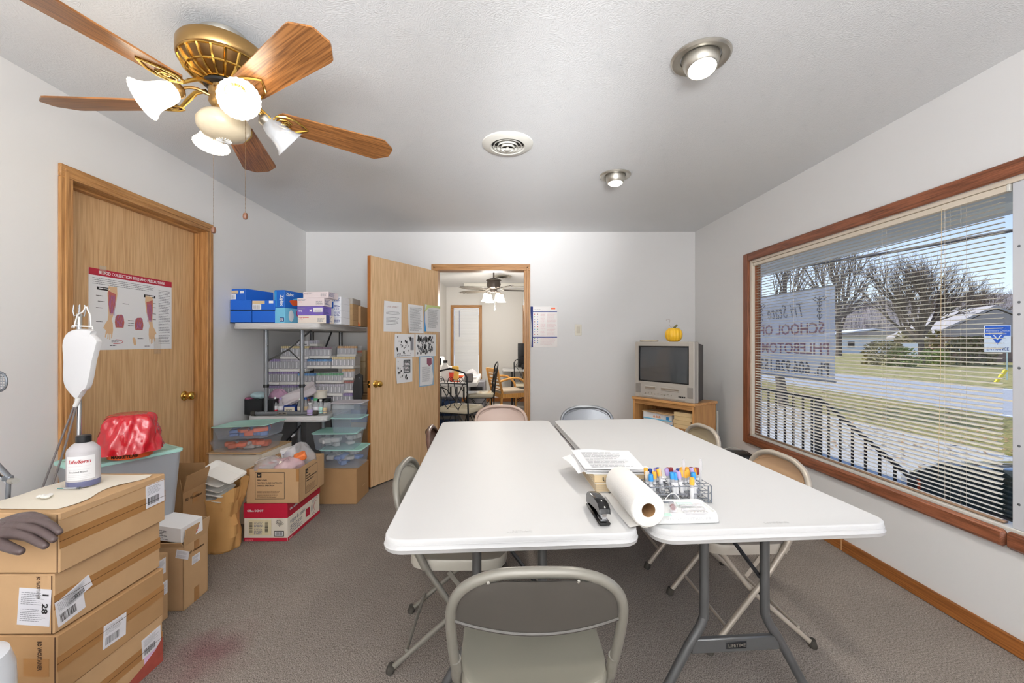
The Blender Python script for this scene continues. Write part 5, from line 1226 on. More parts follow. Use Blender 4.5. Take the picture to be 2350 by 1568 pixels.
# biohazard-red bag over a round tub
rb = thing('red_bag', 'shiny red plastic bag draped over a tub on the mint-lidded bin', 'bag', (-1.80, 1.985, .748), R(0))
br_ = random.Random(4)
def bagf(t, z): return 1+.09*math.cos(4*t+.6)*(.4+z*3)+.055*math.sin(7*t+1.3-z*34)+.04*math.sin(11*t+z*60)+.025*math.sin(19*t-z*45)
MB().lathe([(.122, .030), (.121, .034), (.119, .055), (.114, .08), (.110, .105), (.104, .13), (.100, .15), (.096, .168), (.092, .182), (.084, .195), (.06, .203), (.03, .198), (0, .200)], 96, cap=False, wob=bagf).build('bag', K['redbag'], rb, ang=80)
MB().lathe([(.078, 0), (.082, .003), (.088, .045), (.088, .06)], 40).build('tub_rim', K['orange'], rb)
tf = (Vector((0, 0, 0)), Vector((1, 0, 0)), Vector((0, 0, 1)), Vector((0, -1, 0)), 1, 1)
o = text(rb, 'MARKETLAB', K['inkb'], tf, 0, 0, .014, .095, bold=.03)
for v_ in o.data.vertices:
    a = R(-96)+v_.co.x/.085; v_.co.x, v_.co.y = .0885*math.cos(a), .0885*math.sin(a); v_.co.z += .010
b = MB().grid(lambda u, v: (.0885*math.cos(R(-95+60*u)), .0885*math.sin(R(-95+60*u)), .027+.012*v), 10, 1); b.build('pale_label', K['label'], rb)
q = P(165, 1075, 1.9); dk = thing('dark_disc', 'brown and clear round dish on the back of the mint lid', 'dish', (-1.93, 1.90, .744)); MB().lathe([(0, 0), (.045, 0), (.048, .008), (.046, .010), (.03, .006)], 28).build('dish', mat('brown_dish', C(120, 96, 84), .3), dk)
# ---- open carton by the door, and the two tall ones
def open_carton(name, lab, base, size, rz, flaps, m, grp='open cartons on the floor', th=.004):
    t = thing(name, lab, 'box', base, rz, grp); w_, d_, h_ = size
    b = MB(); b.b2((-w_/2, -d_/2, 0), (w_/2, -d_/2+th, h_)); b.b2((-w_/2, d_/2-th, 0), (w_/2, d_/2, h_)); b.b2((-w_/2, -d_/2, 0), (-w_/2+th, d_/2, h_)); b.b2((w_/2-th, -d_/2, 0), (w_/2, d_/2, h_)); b.b2((-w_/2, -d_/2, 0), (w_/2, d_/2, th))
    b.build('carton', m, t, smooth=False)
    for f, L, a in flaps:                                 # a: angle from straight up, outwards
        ca, sa = math.cos(R(a)), math.sin(R(a))
        if f in ('+x', '-x'):
            s_ = 1 if f == '+x' else -1; M = Matrix.Translation((s_*w_/2, 0, h_)) @ Matrix.Rotation(s_*R(a), 4, 'Y'); o = MB().b2((-s_*th, -d_/2+.002, 0), (0, d_/2-.002, L)).xf(M).build('flap', m, t, smooth=False)
        else:
            s_ = 1 if f == '+y' else -1; M = Matrix.Translation((0, s_*d_/2, h_)) @ Matrix.Rotation(-s_*R(a), 4, 'X'); o = MB().b2((-w_/2+.002, -s_*th, 0), (w_/2-.002, 0, L)).xf(M).build('flap', m, t, smooth=False)
    return t
sC = (.12, .165, .306); t = carton('cardboard_box', 'upright carton squeezed between the tall stack and the open box', 'box', (-1.664, 1.88, 0), sC, R(1), K['card'], 'tall cartons beside the stack')
f = face(sC, '+x'); ship_label(t, f, .10, .22, .05, .07, 0, 11, bc=False); ship_label(t, f, .12, .12, .04, .06, 0, 12, bc=False)
sB = (.155, .17, .305); t = open_carton('cardboard_box', 'tall open carton with raised flaps, white carton sticking out', (-1.650, 2.092, 0), sB, R(2), [('+x', .082, 8), ('-y', .03, 30), ('+y', .08, -4), ('-x', .08, 10)], K['card'])
f = face(sB, '+x'); ship_label(t, f, .055, .19, .055, .04, R(-2), 13, bc=False); text(t, 'BD Vacutainer', K['inkbr'], f, .03, .255, .011, .11, rot=R(-2), bold=.02); decal(t, 'packing_tape', K['tape'], f, .07, .0, .035, .07); decal(t, 'packing_tape', K['tape'], f, .07, .25, .035, .05); ship_label(t, face(sB, '-y'), .12, .25, .06, .04, R(-10), 14, bc=False)
sW = (.19, .12, .075); t = thing('white_carton', 'small white carton lying tilted on top of the open tall box', 'box', (-1.665, 2.08, .336), R(-6)); t.rotation_euler = (R(6), R(4), R(-8))
MB().box((0, 0, sW[2]/2), sW, ch=.001).build('carton', K['paper'], t, smooth=False); f = face(sW, '-y'); lines(t, K['ink'], f, .005, .006, .12, .05, 6, seed=3); lines(t, K['red'], face(sW, '+x'), .02, .012, .08, .03, 3, seed=8)
sA = (.20, .20, .445); t = open_carton('cardboard_box', 'open carton by the closed door with its flaps standing up', (-1.93, 2.42, 0), sA, R(4), [('+x', .10, 14), ('-y', .085, 12), ('+y', .12, -3)], K['card2'])
f = face(sA, '+x'); text(t, 'BD Vacutainer', K['inkbr'], f, .02, .395, .016, .14, rot=R(-3), bold=.02); decal(t, 'packing_tape', K['tape'], f, .08, .36, .05, .06)
# kraft bag with foam trays
kb = thing('paper_bag', 'large crumpled brown paper bag holding white foam trays', 'bag', (-1.835, 2.615, 0), R(6))
def bw(t, z): return 1+.06*math.sin(2*t+9*z)+.05*math.sin(5*t-13*z+1)+.03*math.sin(9*t+31*z)+.02*math.sin(17*t-20*z)
def bagring(k, z, zz=0):
    row = []
    for i in range(72):
        a = 2*PI*i/72; ca, sa = math.cos(a), math.sin(a); q = (abs(ca)**4+abs(sa)**4)**(-.25)*k*bw(a, z*2.2); row.append((ca*q*.122, sa*q*.082, z+zz*(.5+.5*math.cos(a-.4))**2+(.012*math.sin(6*a) if zz else 0)))
    return row
MB().rings([bagring(.90, .0), bagring(.96, .012), bagring(.98, .09), bagring(1.0, .16), bagring(.96, .22), bagring(1.10, .29, .02), bagring(1.20, .33, .10), bagring(1.16, .325, .10), bagring(1.02, .27, .03), bagring(.90, .20)], cap=False).build('bag', K['bag'], kb, ang=14)
for i, (dx, dz, a, b__) in enumerate(((-.03, .335, -14, 6), (-.02, .368, -13, 3), (-.025, .401, -15, 0), (-.005, .434, -12, -10), (.05, .465, 20, -4))):
    q = kb.location; t = thing('foam_tray', 'white foam tray, %s from the bottom, heaped in the brown paper bag' % ORD[i], 'tray', (q.x+dx, q.y-.02, dz), 0, 'foam trays in the paper bag'); t.rotation_euler = (R(14), R(-a if i < 4 else a), R(b__))
    MB().rings([rrect(.085, .05, .015, 0), rrect(.105, .068, .02, .022), rrect(.110, .072, .02, .023), rrect(.110, .072, .02, .026), rrect(.102, .064, .02, .025), rrect(.083, .048, .015, .004)]).build('tray', K['foam'], t)
# ---- white box with two clear bins, against the wall
sV = (.395, .36, .50); t = carton('white_box', 'large white carton under the two clear bins by the door trim', 'box', (-1.945, 3.150, 0), sV, R(-3), K['paper_w'], seam=False)
decal(t, 'black_tape', K['black'], face(sV, '-y'), .18, .492, .17, .006); MB().box((0, -.01, .503), (.40, .38, .006)).build('loose_lid_board', K['card3'], t)
lid_bin('storage_bin', 'clear bin without lid on the white carton, orange packs inside', (-1.945, 3.09, .507), (.40, .28, .082), R(-4), False, [(or_, 'orange_packs'), (wh_, 'pale_packs')], mb=mat('clear_bin', C(214, 220, 226), .2, alpha=.25))
t = lid_bin('storage_bin', 'mint-lidded bin leaning on the clear bin above the white carton', (-1.925, 3.10, .598), (.40, .27, .095), R(-3), None, [(bl_, 'blue_packs'), (or_, 'orange_packs')], mb=mat('clear_bin2', C(206, 216, 230), .2, alpha=.26)); t.rotation_euler = (0, R(-3), R(-4))
# ---- office paper box with the supply carton on top
sO = (.285, .460, .246); OX, OY = -1.5895, 2.940
t = thing('copy_paper_box', 'red and white copy paper box on the carpet, under the supply carton', 'box', (OX, OY, 0))
MB().box((0, 0, sO[2]/2), (sO[0]-.006, sO[1]-.006, sO[2]-.004), ch=.002).build('carton', K['paper_w'], t, smooth=False)
MB().b2((-sO[0]/2, -sO[1]/2, .150), (sO[0]/2, sO[1]/2, .246), ch=.002).build('red_lid', K['reddk'], t, smooth=False)
for f in ('-y', '+x'):
    fr = face(sO, f); W = fr[4]; decal(t, 'red_stripe', K['reddk'], fr, .003, .002, W-.006, .022, th=.0006)
    text(t, 'Office DEPOT', K['paper'], fr, .025, .192, .014, .105, bold=.03, lift=.0016); text(t, 'standard', mat('pale_red', C(230, 150, 150), .6) if f == '-y' else K['pink'], fr, .012, .007, .011, .05, lift=.0018)
fr = face(sO, '-y'); decal(t, 'yellowed_label', mat('yellowed_label', C(226, 214, 176), .6), fr, .035, .040, .145, .10); bars(t, K['inkb'], fr, .04, .055, .02, .07, 18, vert=False, lift=.0016); bars(t, K['inkb'], fr, .14, .06, .022, .07, 18, vert=False, lift=.0016, seed=5); lines(t, K['ink'], fr, .07, .045, .06, .085, 9, lift=.0016)
decal(t, 'barcode_frame', K['inkb'], fr, .20, .033, .062, .036); decal(t, 'barcode_field', K['paper'], fr, .204, .037, .054, .028, th=.0012); bars(t, K['inkb'], fr, .208, .040, .046, .022, 16, lift=.0022)
text(t, 'HOT', K['inkb'], fr, .225, .135, .016, .04, rot=R(-50)); text(t, 'TEEG', K['inkb'], fr, .205, .13, .016, .045, rot=R(-50))
fr = face(sO, '+x'); text(t, 'copy & print', K['ink'], fr, .03, .105, .028, .20, lift=.001); lines(t, K['ink'], fr, .03, .035, .16, .055, 5, lift=.001); decal(t, 'red_square', K['reddk'], fr, .245, .055, .055, .055)
for k in range(3):
    b = MB(); o_, u_, v2, n_, *_ = fr; b.tube([o_+u_*(.39+(.03+.02*k)*math.cos(a_))+v2*(.085+(.035+.018*k)*math.sin(a_))+n_*.001 for a_ in [R(60+10*i) for i in range(20)] if .02 < .085+(.035+.018*k)*math.sin(a_) < .15], .0012, 4); b.build('curl_print', K['ink'] if k else K['reddk'], t)
sS = (.335, .375, .222); t = open_carton('supply_carton', 'open brown supply carton heaped with packets, on the red paper box', (-1.5425, 2.893, .2478), sS, R(1), [], K['card'], grp='open cartons on the floor')
def specprint(fr, x0, y0, k, sk):
    w_, h_ = .185*k, .17*k
    shapes(t, 'print_frame', K['inkb'], fr, [rect(x0, y0, w_, .0022), rect(x0, y0+h_, w_, .0022), rect(x0, y0, .0022, h_), rect(x0+w_, y0, .0022, h_+.002)])
    decal(t, 'leaf_emblem_block', K['inkb'], fr, x0+.010*k, y0+h_-.032*k, .030*k, .030*k)
    for s_, yy, ww in (('SPEC-PAN', .118, .062), ('PLATEAU A ECHANTILLON', .100, .16), ('ORINAL SPECIPAN', .082, .11)): text(t, s_, K['inkb'], fr, x0+.012*k, y0+yy*k, .0085*k, ww*k, bold=.03)
    lines(t, K['inkbr'], fr, x0+.012*k, y0+.008*k, .15*k, .045*k, 6, fill=.3); o_, u_, v2, n_, *_ = fr
    b = MB(); c = o_+u_*(x0+.025*k)+v2*(y0+h_-.017*k)+n_*.0014
    for s_ in (-1, 0, 1): b.add([c-v2*.010*k, c+u_*(s_*.006-.003)*k+v2*.002*k, c+u_*s_*.010*k+v2*(.010-.004*abs(s_))*k, c+u_*(s_*.006+.003)*k+v2*.002*k], [(0, 1, 2, 3)])
    b.build('leaf_emblem', K['card3'], t, smooth=False)
specprint(face(sS, '-y'), .055, .028, 1.0, 0); specprint(face(sS, '+x'), .085, .028, .95, 0)
for x in (0, sS[0]-.02): decal(t, 'corner_tape', K['tape'], face(sS, '-y'), x, .14, .02, .08)
base = t.location
bgm = [K['film'], mat('pink_film', C(232, 200, 206), .2, alpha=.7, bump=(20, .5, .01)), mat('red_stripe_packets', C(206, 60, 56), .5), K['paper'], mat('orange_packet', C(226, 120, 60), .5, var=.3, vscale=60)]
def blob(name, lab, cat, loc, rx, ry, rz_, m, seed, rot=0, grp=None, mul=.12):
    r = random.Random(seed); ph = [r.uniform(0, 6) for _ in range(4)]
    b = MB(); N = 24; prof = []
    rows = []
    for i in range(9):
        f = -PI/2+PI*i/8; row = []
        for k in range(N):
            a = 2*PI*k/N; q = 1+mul*math.sin(3*a+ph[0]+f*2)+mul*.6*math.sin(5*a+ph[1]-f*3)+mul*.4*math.sin(8*a+ph[2]); row.append((rx*math.cos(f)*math.cos(a)*q, ry*math.cos(f)*math.sin(a)*q, rz_*math.sin(f)*(1+mul*math.sin(4*a+ph[3]))))
        rows.append(row)
    o = b.rings(rows).build(name, m, ang=60); o.location = loc; o.rotation_euler = (0, 0, rot); return tag(o, lab, cat, grp)
bx, by, bz = base.x, base.y, base.z
blob('packet_bag', 'clear bag of red-striped packets at the left of the supply carton', 'bag', (bx-.075, by-.08, bz+.215), .10, .10, .055, K['film'], 1)
for i in range(7):
    a = i*.5; o = MB().box((0, 0, 0), (.085, .012, .008), ch=.002).build('red_striped_packet', bgm[2] if i % 2 == 0 else bgm[3]); o.location = (bx-.11+.014*i, by-.10+.01*i, bz+.215+.004*i); o.rotation_euler = (R(10*i), R(-20+6*i), R(35+9*i)); tag(o, 'striped swab packet, %s from the left inside the clear bag' % ORD[i], 'packet', 'swab packets in the supply carton')
blob('packet_bag', 'pinkish bag of packets in the middle of the supply carton', 'bag', (bx+.04, by-.07, bz+.205), .09, .10, .055, bgm[1], 2)
blob('packet_bag', 'large clear bag bulging at the back of the supply carton', 'bag', (bx+.055, by+.06, bz+.215), .10, .10, .11, K['film'], 3)
o = MB().box((0, 0, 0), (.09, .05, .06), ch=.002).build('white_pack', K['paper'], smooth=False); o.location = (bx-.025, by+.055, bz+.265); o.rotation_euler = (R(8), R(-12), R(25)); tag(o, 'white and blue pack standing at the back of the supply carton', 'box')
lines(o, K['navy'], face((.09, .05, .06), '-y', (0, 0, -.03)), .01, .02, .06, .02, 2)
o = MB().box((0, 0, 0), (.075, .06, .045), ch=.008).build('orange_pack', bgm[4]); o.location = (bx+.095, by-.02, bz+.255); o.rotation_euler = (R(20), R(-20), R(20)); tag(o, 'red and orange patterned pack in the supply carton', 'packet')
o = MB().box((0, 0, 0), (.06, .05, .006)).build('envelope', K['paper_w'], smooth=False); o.location = (bx+.04, by-.135, bz+.225); o.rotation_euler = (R(60), R(20), R(10)); tag(o, 'small folded cream card at the front of the supply carton', 'card')
# ---- plain carton with four bins
sD = (.325, .285, .276); t = carton('cardboard_box', 'plain brown carton on the carpet carrying the column of four bins', 'box', (-1.395, 3.475, 0), sD, 0, K['card2']); decal(t, 'scuff', K['card3'], face(sD, '+x'), .12, .10, .07, .003)
mb2 = mat('bin_blue_grey', C(200, 214, 230), .3, alpha=.30)
lid_bin('storage_bin', 'lowest of the four bins, mint lid, blue packs inside', (-1.375, 3.475, .277), (.33, .25, .150), 0, None, [(bl_, 'blue_packs'), (wh_, 'pale_packs')], mb=mb2)
lid_bin('storage_bin', 'second bin from the bottom, mint lid, white packs inside', (-1.43, 3.475, .424), (.35, .25, .135), R(2), None, [(wh_, 'pale_packs'), (wh_, 'round_packs')], mb=mb2)
lid_bin('storage_bin', 'second bin from the top, mint lid, nearly empty', (-1.338, 3.475, .556), (.245, .21, .120), R(-2), None, None, mb=mb2)
lid_bin('storage_bin', 'topmost small bin of the column with a frosted white lid', (-1.335, 3.47, .674), (.25, .21, .125), R(1), mat('frosted_lid', C(214, 208, 214), .4, alpha=.85), None, mb=mb2)
# ================================================================ the two small tables stacked in the corner (wall frame)
def WL(x, y, z=0): return LWM.inverted() @ Vector((x, y, z))
M1 = LWM @ Matrix.Translation((.385, 3.905, 0))
lt = thing('small_folding_table', 'small white folding table in the corner, loaded with tube packs', 'table', mw=M1)
tw_, tl_ = .62, 1.16
o = table_top(tw_, tl_, .045, .05, 'tabletop', lt, K['tabletop']); o.location = (0, 0, .695)
for ys_ in (-1, 1):
    for s_ in (0, 1):
        lg = MB().tube([(s_*.2, ys_*(tl_/2-.22), .655), (s_*.2, ys_*(tl_/2-.22), .02)], .018, 12).build('leg', K['tableleg2'], lt)
    MB().tube([(-.25, ys_*(tl_/2-.22), .018), (.25, ys_*(tl_/2-.22), .018)], .018, 10).build('foot_bar', K['tableleg2'], lt)
M2 = LWM @ Matrix.Translation((.372, 3.80, .6955))
ut = thing('small_folding_table', 'small white folding table standing on top of the other, boxes on it', 'table', mw=M2)
UH = .735; ul = 1.24; uw = .64
o = table_top(uw, ul, .045, .05, 'tabletop', ut, K['tabletop']); o.location = (0, 0, UH)
for ys_, dk_ in ((-1, K['tableleg2']), (1, K['tableleg'])):
    y = ys_*(ul/2-.20); 
    for s_ in (-1, 1):
        lg = MB().cyl((s_*.142-.03, y, .02), (s_*.142-.03, y, .24), .0145, n=14).build('leg', dk_, ut); MB().cyl((s_*.142-.03, y, .235), (s_*.142-.03, y, UH-.04), .0185, n=14).build('outer_tube', dk_, lg); MB().cyl((s_*.142-.03, y, .225), (s_*.142-.03, y, .25), .0215, n=14).build('collar', K['black'], lg)
        if s_ < 0: MB().cyl((s_*.142-.03+.017, y-.008, .56), (s_*.142-.03+.02, y-.010, .56), .004, n=8).build('hole_plug', K['black'], lg)
    bar = MB().tube([(-.275, y, .017), (.215, y, .017)], .0165, 12, flat=.9).build('foot_bar', dk_, ut)
    for x in (-.285, .205): MB().tube([(x, y, .018), (x+.03, y, .018)], .021, 12).build('end_cap', K['rubber'], bar)
    if ys_ < 0:
        MB().b2((-.075, y-.0185, .009), (.0, y-.014, .027), ch=.002).build('name_plate', K['nickel'], bar); text(bar, 'LIFETIME', K['inkb'], (Vector((-.07, y-.0186, .013)), Vector((1, 0, 0)), Vector((0, 0, 1)), Vector((0, -1, 0)), .08, .02), .0, 0, .009, .064, bold=.03)
    MB().tube([(-.172, y, .43), (-.02, y+ys_*-.0+.05*(-ys_), .53), (.10, y-ys_*.20, UH-.045)], .0075, 6).build('fold_brace', K['tableleg'], ut)
MB().tube([(-.02, -(ul/2-.25), .53), (.108, -(ul/2-.20), .43)], .005, 6).build('brace_link', K['tableleg'], ut)
def onto(M, x, y, z): return M @ Vector((x, y, z))
ang = TH
ZU = .6955+UH+.0005; ZL = .6955
# blue slide boxes on the top table
def topbox(name, lab, px0, px1, py0, py1, Y, depth, m, cat='box', grp=None, rz=0, base=None):
    """a box whose front face spans the given pixels at depth Y"""
    a = P(px0, py1, Y); b_ = P(px1, py0, Y); w_ = b_.x-a.x; h_ = b_.z-a.z; z = base if base is not None else a.z
    t = thing(name, lab, cat, ((a.x+b_.x)/2, Y+depth/2, z), rz, grp); sz = (w_, depth, h_)
    MB().box((0, 0, h_/2), sz, ch=.002).build('carton', m, t, smooth=False); return t, sz
gb = 'blue slide boxes'
YT = 3.235
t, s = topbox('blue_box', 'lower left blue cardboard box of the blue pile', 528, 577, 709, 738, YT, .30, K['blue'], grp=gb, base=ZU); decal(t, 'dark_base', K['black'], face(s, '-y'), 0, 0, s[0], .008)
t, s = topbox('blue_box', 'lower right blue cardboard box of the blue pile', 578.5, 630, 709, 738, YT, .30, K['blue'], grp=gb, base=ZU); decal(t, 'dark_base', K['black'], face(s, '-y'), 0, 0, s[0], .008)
z2 = ZU+s[2]+.001
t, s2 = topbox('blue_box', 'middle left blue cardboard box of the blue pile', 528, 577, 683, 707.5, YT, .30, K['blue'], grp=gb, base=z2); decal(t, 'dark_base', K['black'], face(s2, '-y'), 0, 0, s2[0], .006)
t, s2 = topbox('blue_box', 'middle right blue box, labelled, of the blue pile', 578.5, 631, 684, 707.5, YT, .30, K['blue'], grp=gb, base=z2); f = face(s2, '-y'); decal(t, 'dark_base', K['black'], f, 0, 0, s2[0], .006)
decal(t, 'beige_sticker', K['tan'], f, .002, .050, .095, .024); decal(t, 'white_sticker', K['paper'], f, .13, .055, .033, .020); decal(t, 'barcode_sticker', K['paper'], f, .002, .008, .068, .040); bars(t, K['ink'], f, .008, .013, .052, .028, 12)
t, s3 = topbox('blue_box', 'topmost blue box of the pile, turned a little', 529, 577, 655, 681, YT+.01, .27, K['blue'], grp=gb, base=z2+s2[2]+.001, rz=R(-14)); f = face(s3, '-y'); decal(t, 'beige_sticker', K['tan'], f, .002, .052, .09, .024); decal(t, 'white_sticker', K['paper'], f, .11, .052, .034, .020); decal(t, 'barcode_sticker', K['paper'], f, .004, .008, .065, .038); bars(t, K['ink'], f, .01, .012, .05, .028, 12)
# zip bag boxes
def zipbox(lab, px0, px1, px2, py0, py1, m, base, two):
    t, s = topbox('zip_bag_box', lab, px0, px1, py0, py1, YT, .27, m, base=base, grp='zip bag boxes', rz=R(-8)); f = face(s, '-y'); g = face(s, '+x')
    return t, s, f, g
dkb = mat('zip_box_blue', C(28, 100, 190), .4); ltb = mat('zip_box_light', C(120, 196, 228), .4)
t, s, f, g = zipbox('light blue zip bag box below the dark blue one', 634, 659, 682, 703, 739, ltb, ZU, 0)
decal(t, 'number_panel', K['navy'], f, s[0]*.55, .012, .035, .032); text(t, '75', K['paper'], f, s[0]*.58, .018, .02, .024, bold=.03, lift=.003); shapes(t, 'scoop_print', K['paper'], g, [[(.08+.03*math.cos(a_), .06+.045*math.sin(a_)) for a_ in [2*PI*k/16 for k in range(16)]]]); shapes(t, 'pink_print', mat('magenta_print', C(190, 70, 130), .5), g, [[(.17+.03*math.cos(a_), .085+.03*math.sin(a_)) for a_ in [2*PI*k/14 for k in range(14)]]])
zt2 = ZU+s[2]+.001
t, s, f, g = zipbox('dark blue zip bag box on top of the light blue one', 634, 659, 682, 662, 702, dkb, zt2, 1)
text(t, 'Ziploc', K['paper'], f, s[0]*.62, .095, .026, .085, rot=-PI/2, bold=.04); text(t, 'Ziploc', K['paper'], g, .02, .095, .022, .09, bold=.04); shapes(t, 'fruit_print', K['orange'], g, [[(.12+.055*math.cos(a_)*(1+.2*math.sin(3*a_)), .045+.024*math.sin(a_)) for a_ in [2*PI*k/16 for k in range(16)]]]); decal(t, 'light_swoosh', ltb, g, .10, .075, .14, .012, rot=R(12)); decal(t, 'teal_edge', K['teal'], f, 0, .005, .02, .12)
# glove boxes
def glove(lab, px0, px1, py0, py1, m, base, txt, lm, depth=.12, Y=3.26, rz=-6, swoosh=None):
    t, s = topbox('glove_box', lab, px0, px1, py0, py1, Y, depth, m, base=base, grp='disposable glove boxes', rz=R(rz)); f = face(s, '-y'); g = face(s, '+x')
    (text(t, txt[0], lm, f, .008, s[2]-.020, .010, .085, bold=.02) if txt[0] else lines(t, K['ink'], f, .008, s[2]-.022, .07, .014, 2)); txt[1] and text(t, txt[1], lm, f, s[0]*.48, s[2]*.38, .020, .018, bold=.05)
    shapes(t, 'ring_emblem', K['paper'] if m is K['purple'] else K['pink'], f, [[(.025+r_*math.cos(a_), .022+r_*math.sin(a_)) for a_ in [R(20+i*12) for i in range(12)]]+[(.025+(r_-.003)*math.cos(a_), .022+(r_-.003)*math.sin(a_)) for a_ in [R(20+i*12) for i in range(11, -1, -1)]] for r_ in (.012, .019)])
    lines(t, K['ink'], f, s[0]*.70, .010, s[0]*.25, s[2]*.5, 4); lines(t, K['navy'], g, .01, .01, depth*.6, s[2]*.7, 5)
    return t, s
pw = mat('pale_glove_box', C(228, 216, 218), .5)
t, s = glove('vinyl glove box at the bottom of the glove box pile', 683, 752, 726, 744.5, mat('ivory_glove_box', C(236, 226, 214), .5), ZU, ('Vinyl Synthetic', ''), K['red']); decal(t, 'purple_end', K['navy'], face(s, '+x'), 0, 0, .05, s[2]); z_ = ZU+s[2]+.0008
t, s = glove('purple glove box with a white letter M, second from the bottom', 682, 745, 704.5, 725, K['purple'], z_, ('', 'M'), K['paper']); decal(t, 'silver_panel', K['label'], face(s, '-y'), s[0]*.62, s[2]*.35, s[0]*.36, s[2]*.5, th=.0004); z_ += s[2]+.0008
t, s = glove('pale glove box lying on the purple one', 682, 747, 685, 703.5, pw, z_, ('', ''), K['ink']); z_ += s[2]+.0008
t, s = glove('topmost pale glove box, set back to the right', 696, 757, 669.5, 684, pw, z_, ('', ''), K['ink'], depth=.15)
wb = mat('small_white_box', C(232, 234, 240), .5)
zz = ZU
for i in range(4):
    t, s = topbox('small_white_box', 'small white supply box, %s from the bottom, right of the glove boxes' % ORD[i], 766, 784, 700, 715.6, 3.42, .16, wb, base=zz, grp='small white supply boxes', rz=R(-3)); zz += s[2]+.0006; lines(t, K['navy'], face(s, '-y'), .006, .008, s[0]*.8, s[2]*.7, 4, seed=i)
t, s = topbox('blue_white_box', 'narrow white box with a blue corner among the white boxes', 757, 765, 686, 745, 3.44, .14, wb, base=ZU); decal(t, 'blue_patch', K['blue'], face(s, '-y'), 0, s[2]*.62, s[0], s[2]*.25)
t, s = topbox('ivory_box', 'tall ivory carton standing behind the small white boxes', 785, 793, 684, 746, 3.62, .15, K['paper_w'], base=ZU)
zz = ZU
for i in range(5):
    t, s = topbox('small_brown_carton', 'small brown carton, %s from the bottom of the right-hand pile' % ORD[i], 794, 809, 733.5, 746, 3.72, .2, K['card3'] if i < 4 else mat('grey_carton', C(190, 186, 182), .6), base=zz, grp='small brown cartons'); zz += s[2]+.0006
t, s = topbox('brown_box', 'brown carton at the right end of the top table', 811, 828, 704, 750, 3.86, .22, K['card'], base=ZU); shapes(t, 'rust_patch', mat('rust_orange', C(196, 92, 30), .6), face(s, '-y'), [[(0, 0), (s[0], 0), (s[0]*.75, .03), (s[0]*.3, .085), (0, .06)]])
# ---- packs of tubes on the lower table
def tube_pack(lab, px0, px1, py_tray, py_top, Y, capm, depth=.17, base=None, rows=3, dome=0):
    a = P(px0, py_tray, Y); b_ = P(px1, py_top, Y); w_ = b_.x-a.x; h_ = b_.z-a.z; z = a.z if base is None else base
    t = thing('tube_pack', lab, 'tube pack', ((a.x+b_.x)/2, Y+depth/2, z), R(rnd.uniform(-3, 1)), 'wrapped packs of sample tubes'); n = max(4, int(w_/.0165))
    MB().b2((-w_/2, -depth/2, 0), (w_/2, depth/2, .022), ch=.002).build('foam_tray', K['foam'], t, smooth=False)
    A = MB(); B = MB(); Lb = MB()
    for r_ in range(rows):
        for i in range(n):
            x = -w_/2+(i+.5)*w_/n; y = -depth/2+.010+r_*.018
            A.cyl((x, y, .018), (x, y, h_-.018), .0055, n=8); B.cyl((x, y, h_-.022), (x, y, h_-.003), .0070, n=8)
            if r_ == 0 and i % 2 == 0: Lb.b2((x-.0045, y-.0062, .03), (x+.0045, y-.0052, h_-.03))
    for bb, nm, m in ((A, 'tubes', K['tubeglass']), (B, 'caps', capm), (Lb, 'tube_labels', K['label'])): bb.build(nm, m, t)['kind'] = 'stuff'
    b = MB(); r = random.Random(int(px0)); rg = []
    for k, z3 in ((1.0, .004), (1.015, .02), (1.01, h_*.6), (1.0, h_*.98), (.9, h_*1.01)): rg.append([(p[0]+r.uniform(-.002, .002), p[1]+r.uniform(-.002, .002), z3) for p in rrect(w_/2*k, depth/2*k, .01, 0, 3)])
    b.rings(rg).build('shrink_wrap', mat('shrink_wrap', C(240, 238, 242), .1, alpha=.16) if 'wrap' not in K else K['wrap'], t, ang=20)
    return t, h_
K['wrap'] = mat('shrink_wrap', C(240, 238, 242), .08, alpha=.16)
lavp = mat('pack_lavender_caps', C(140, 116, 176), .5); yel = mat('pack_yellow_caps', C(216, 194, 130), .5); orc = mat('pack_tan_caps', C(198, 150, 84), .5); rdc = mat('pack_red_caps', C(170, 72, 62), .5); prp = mat('pack_plum_caps', C(120, 84, 110), .5); grc = mat('pack_clear_caps', C(196, 192, 206), .5)
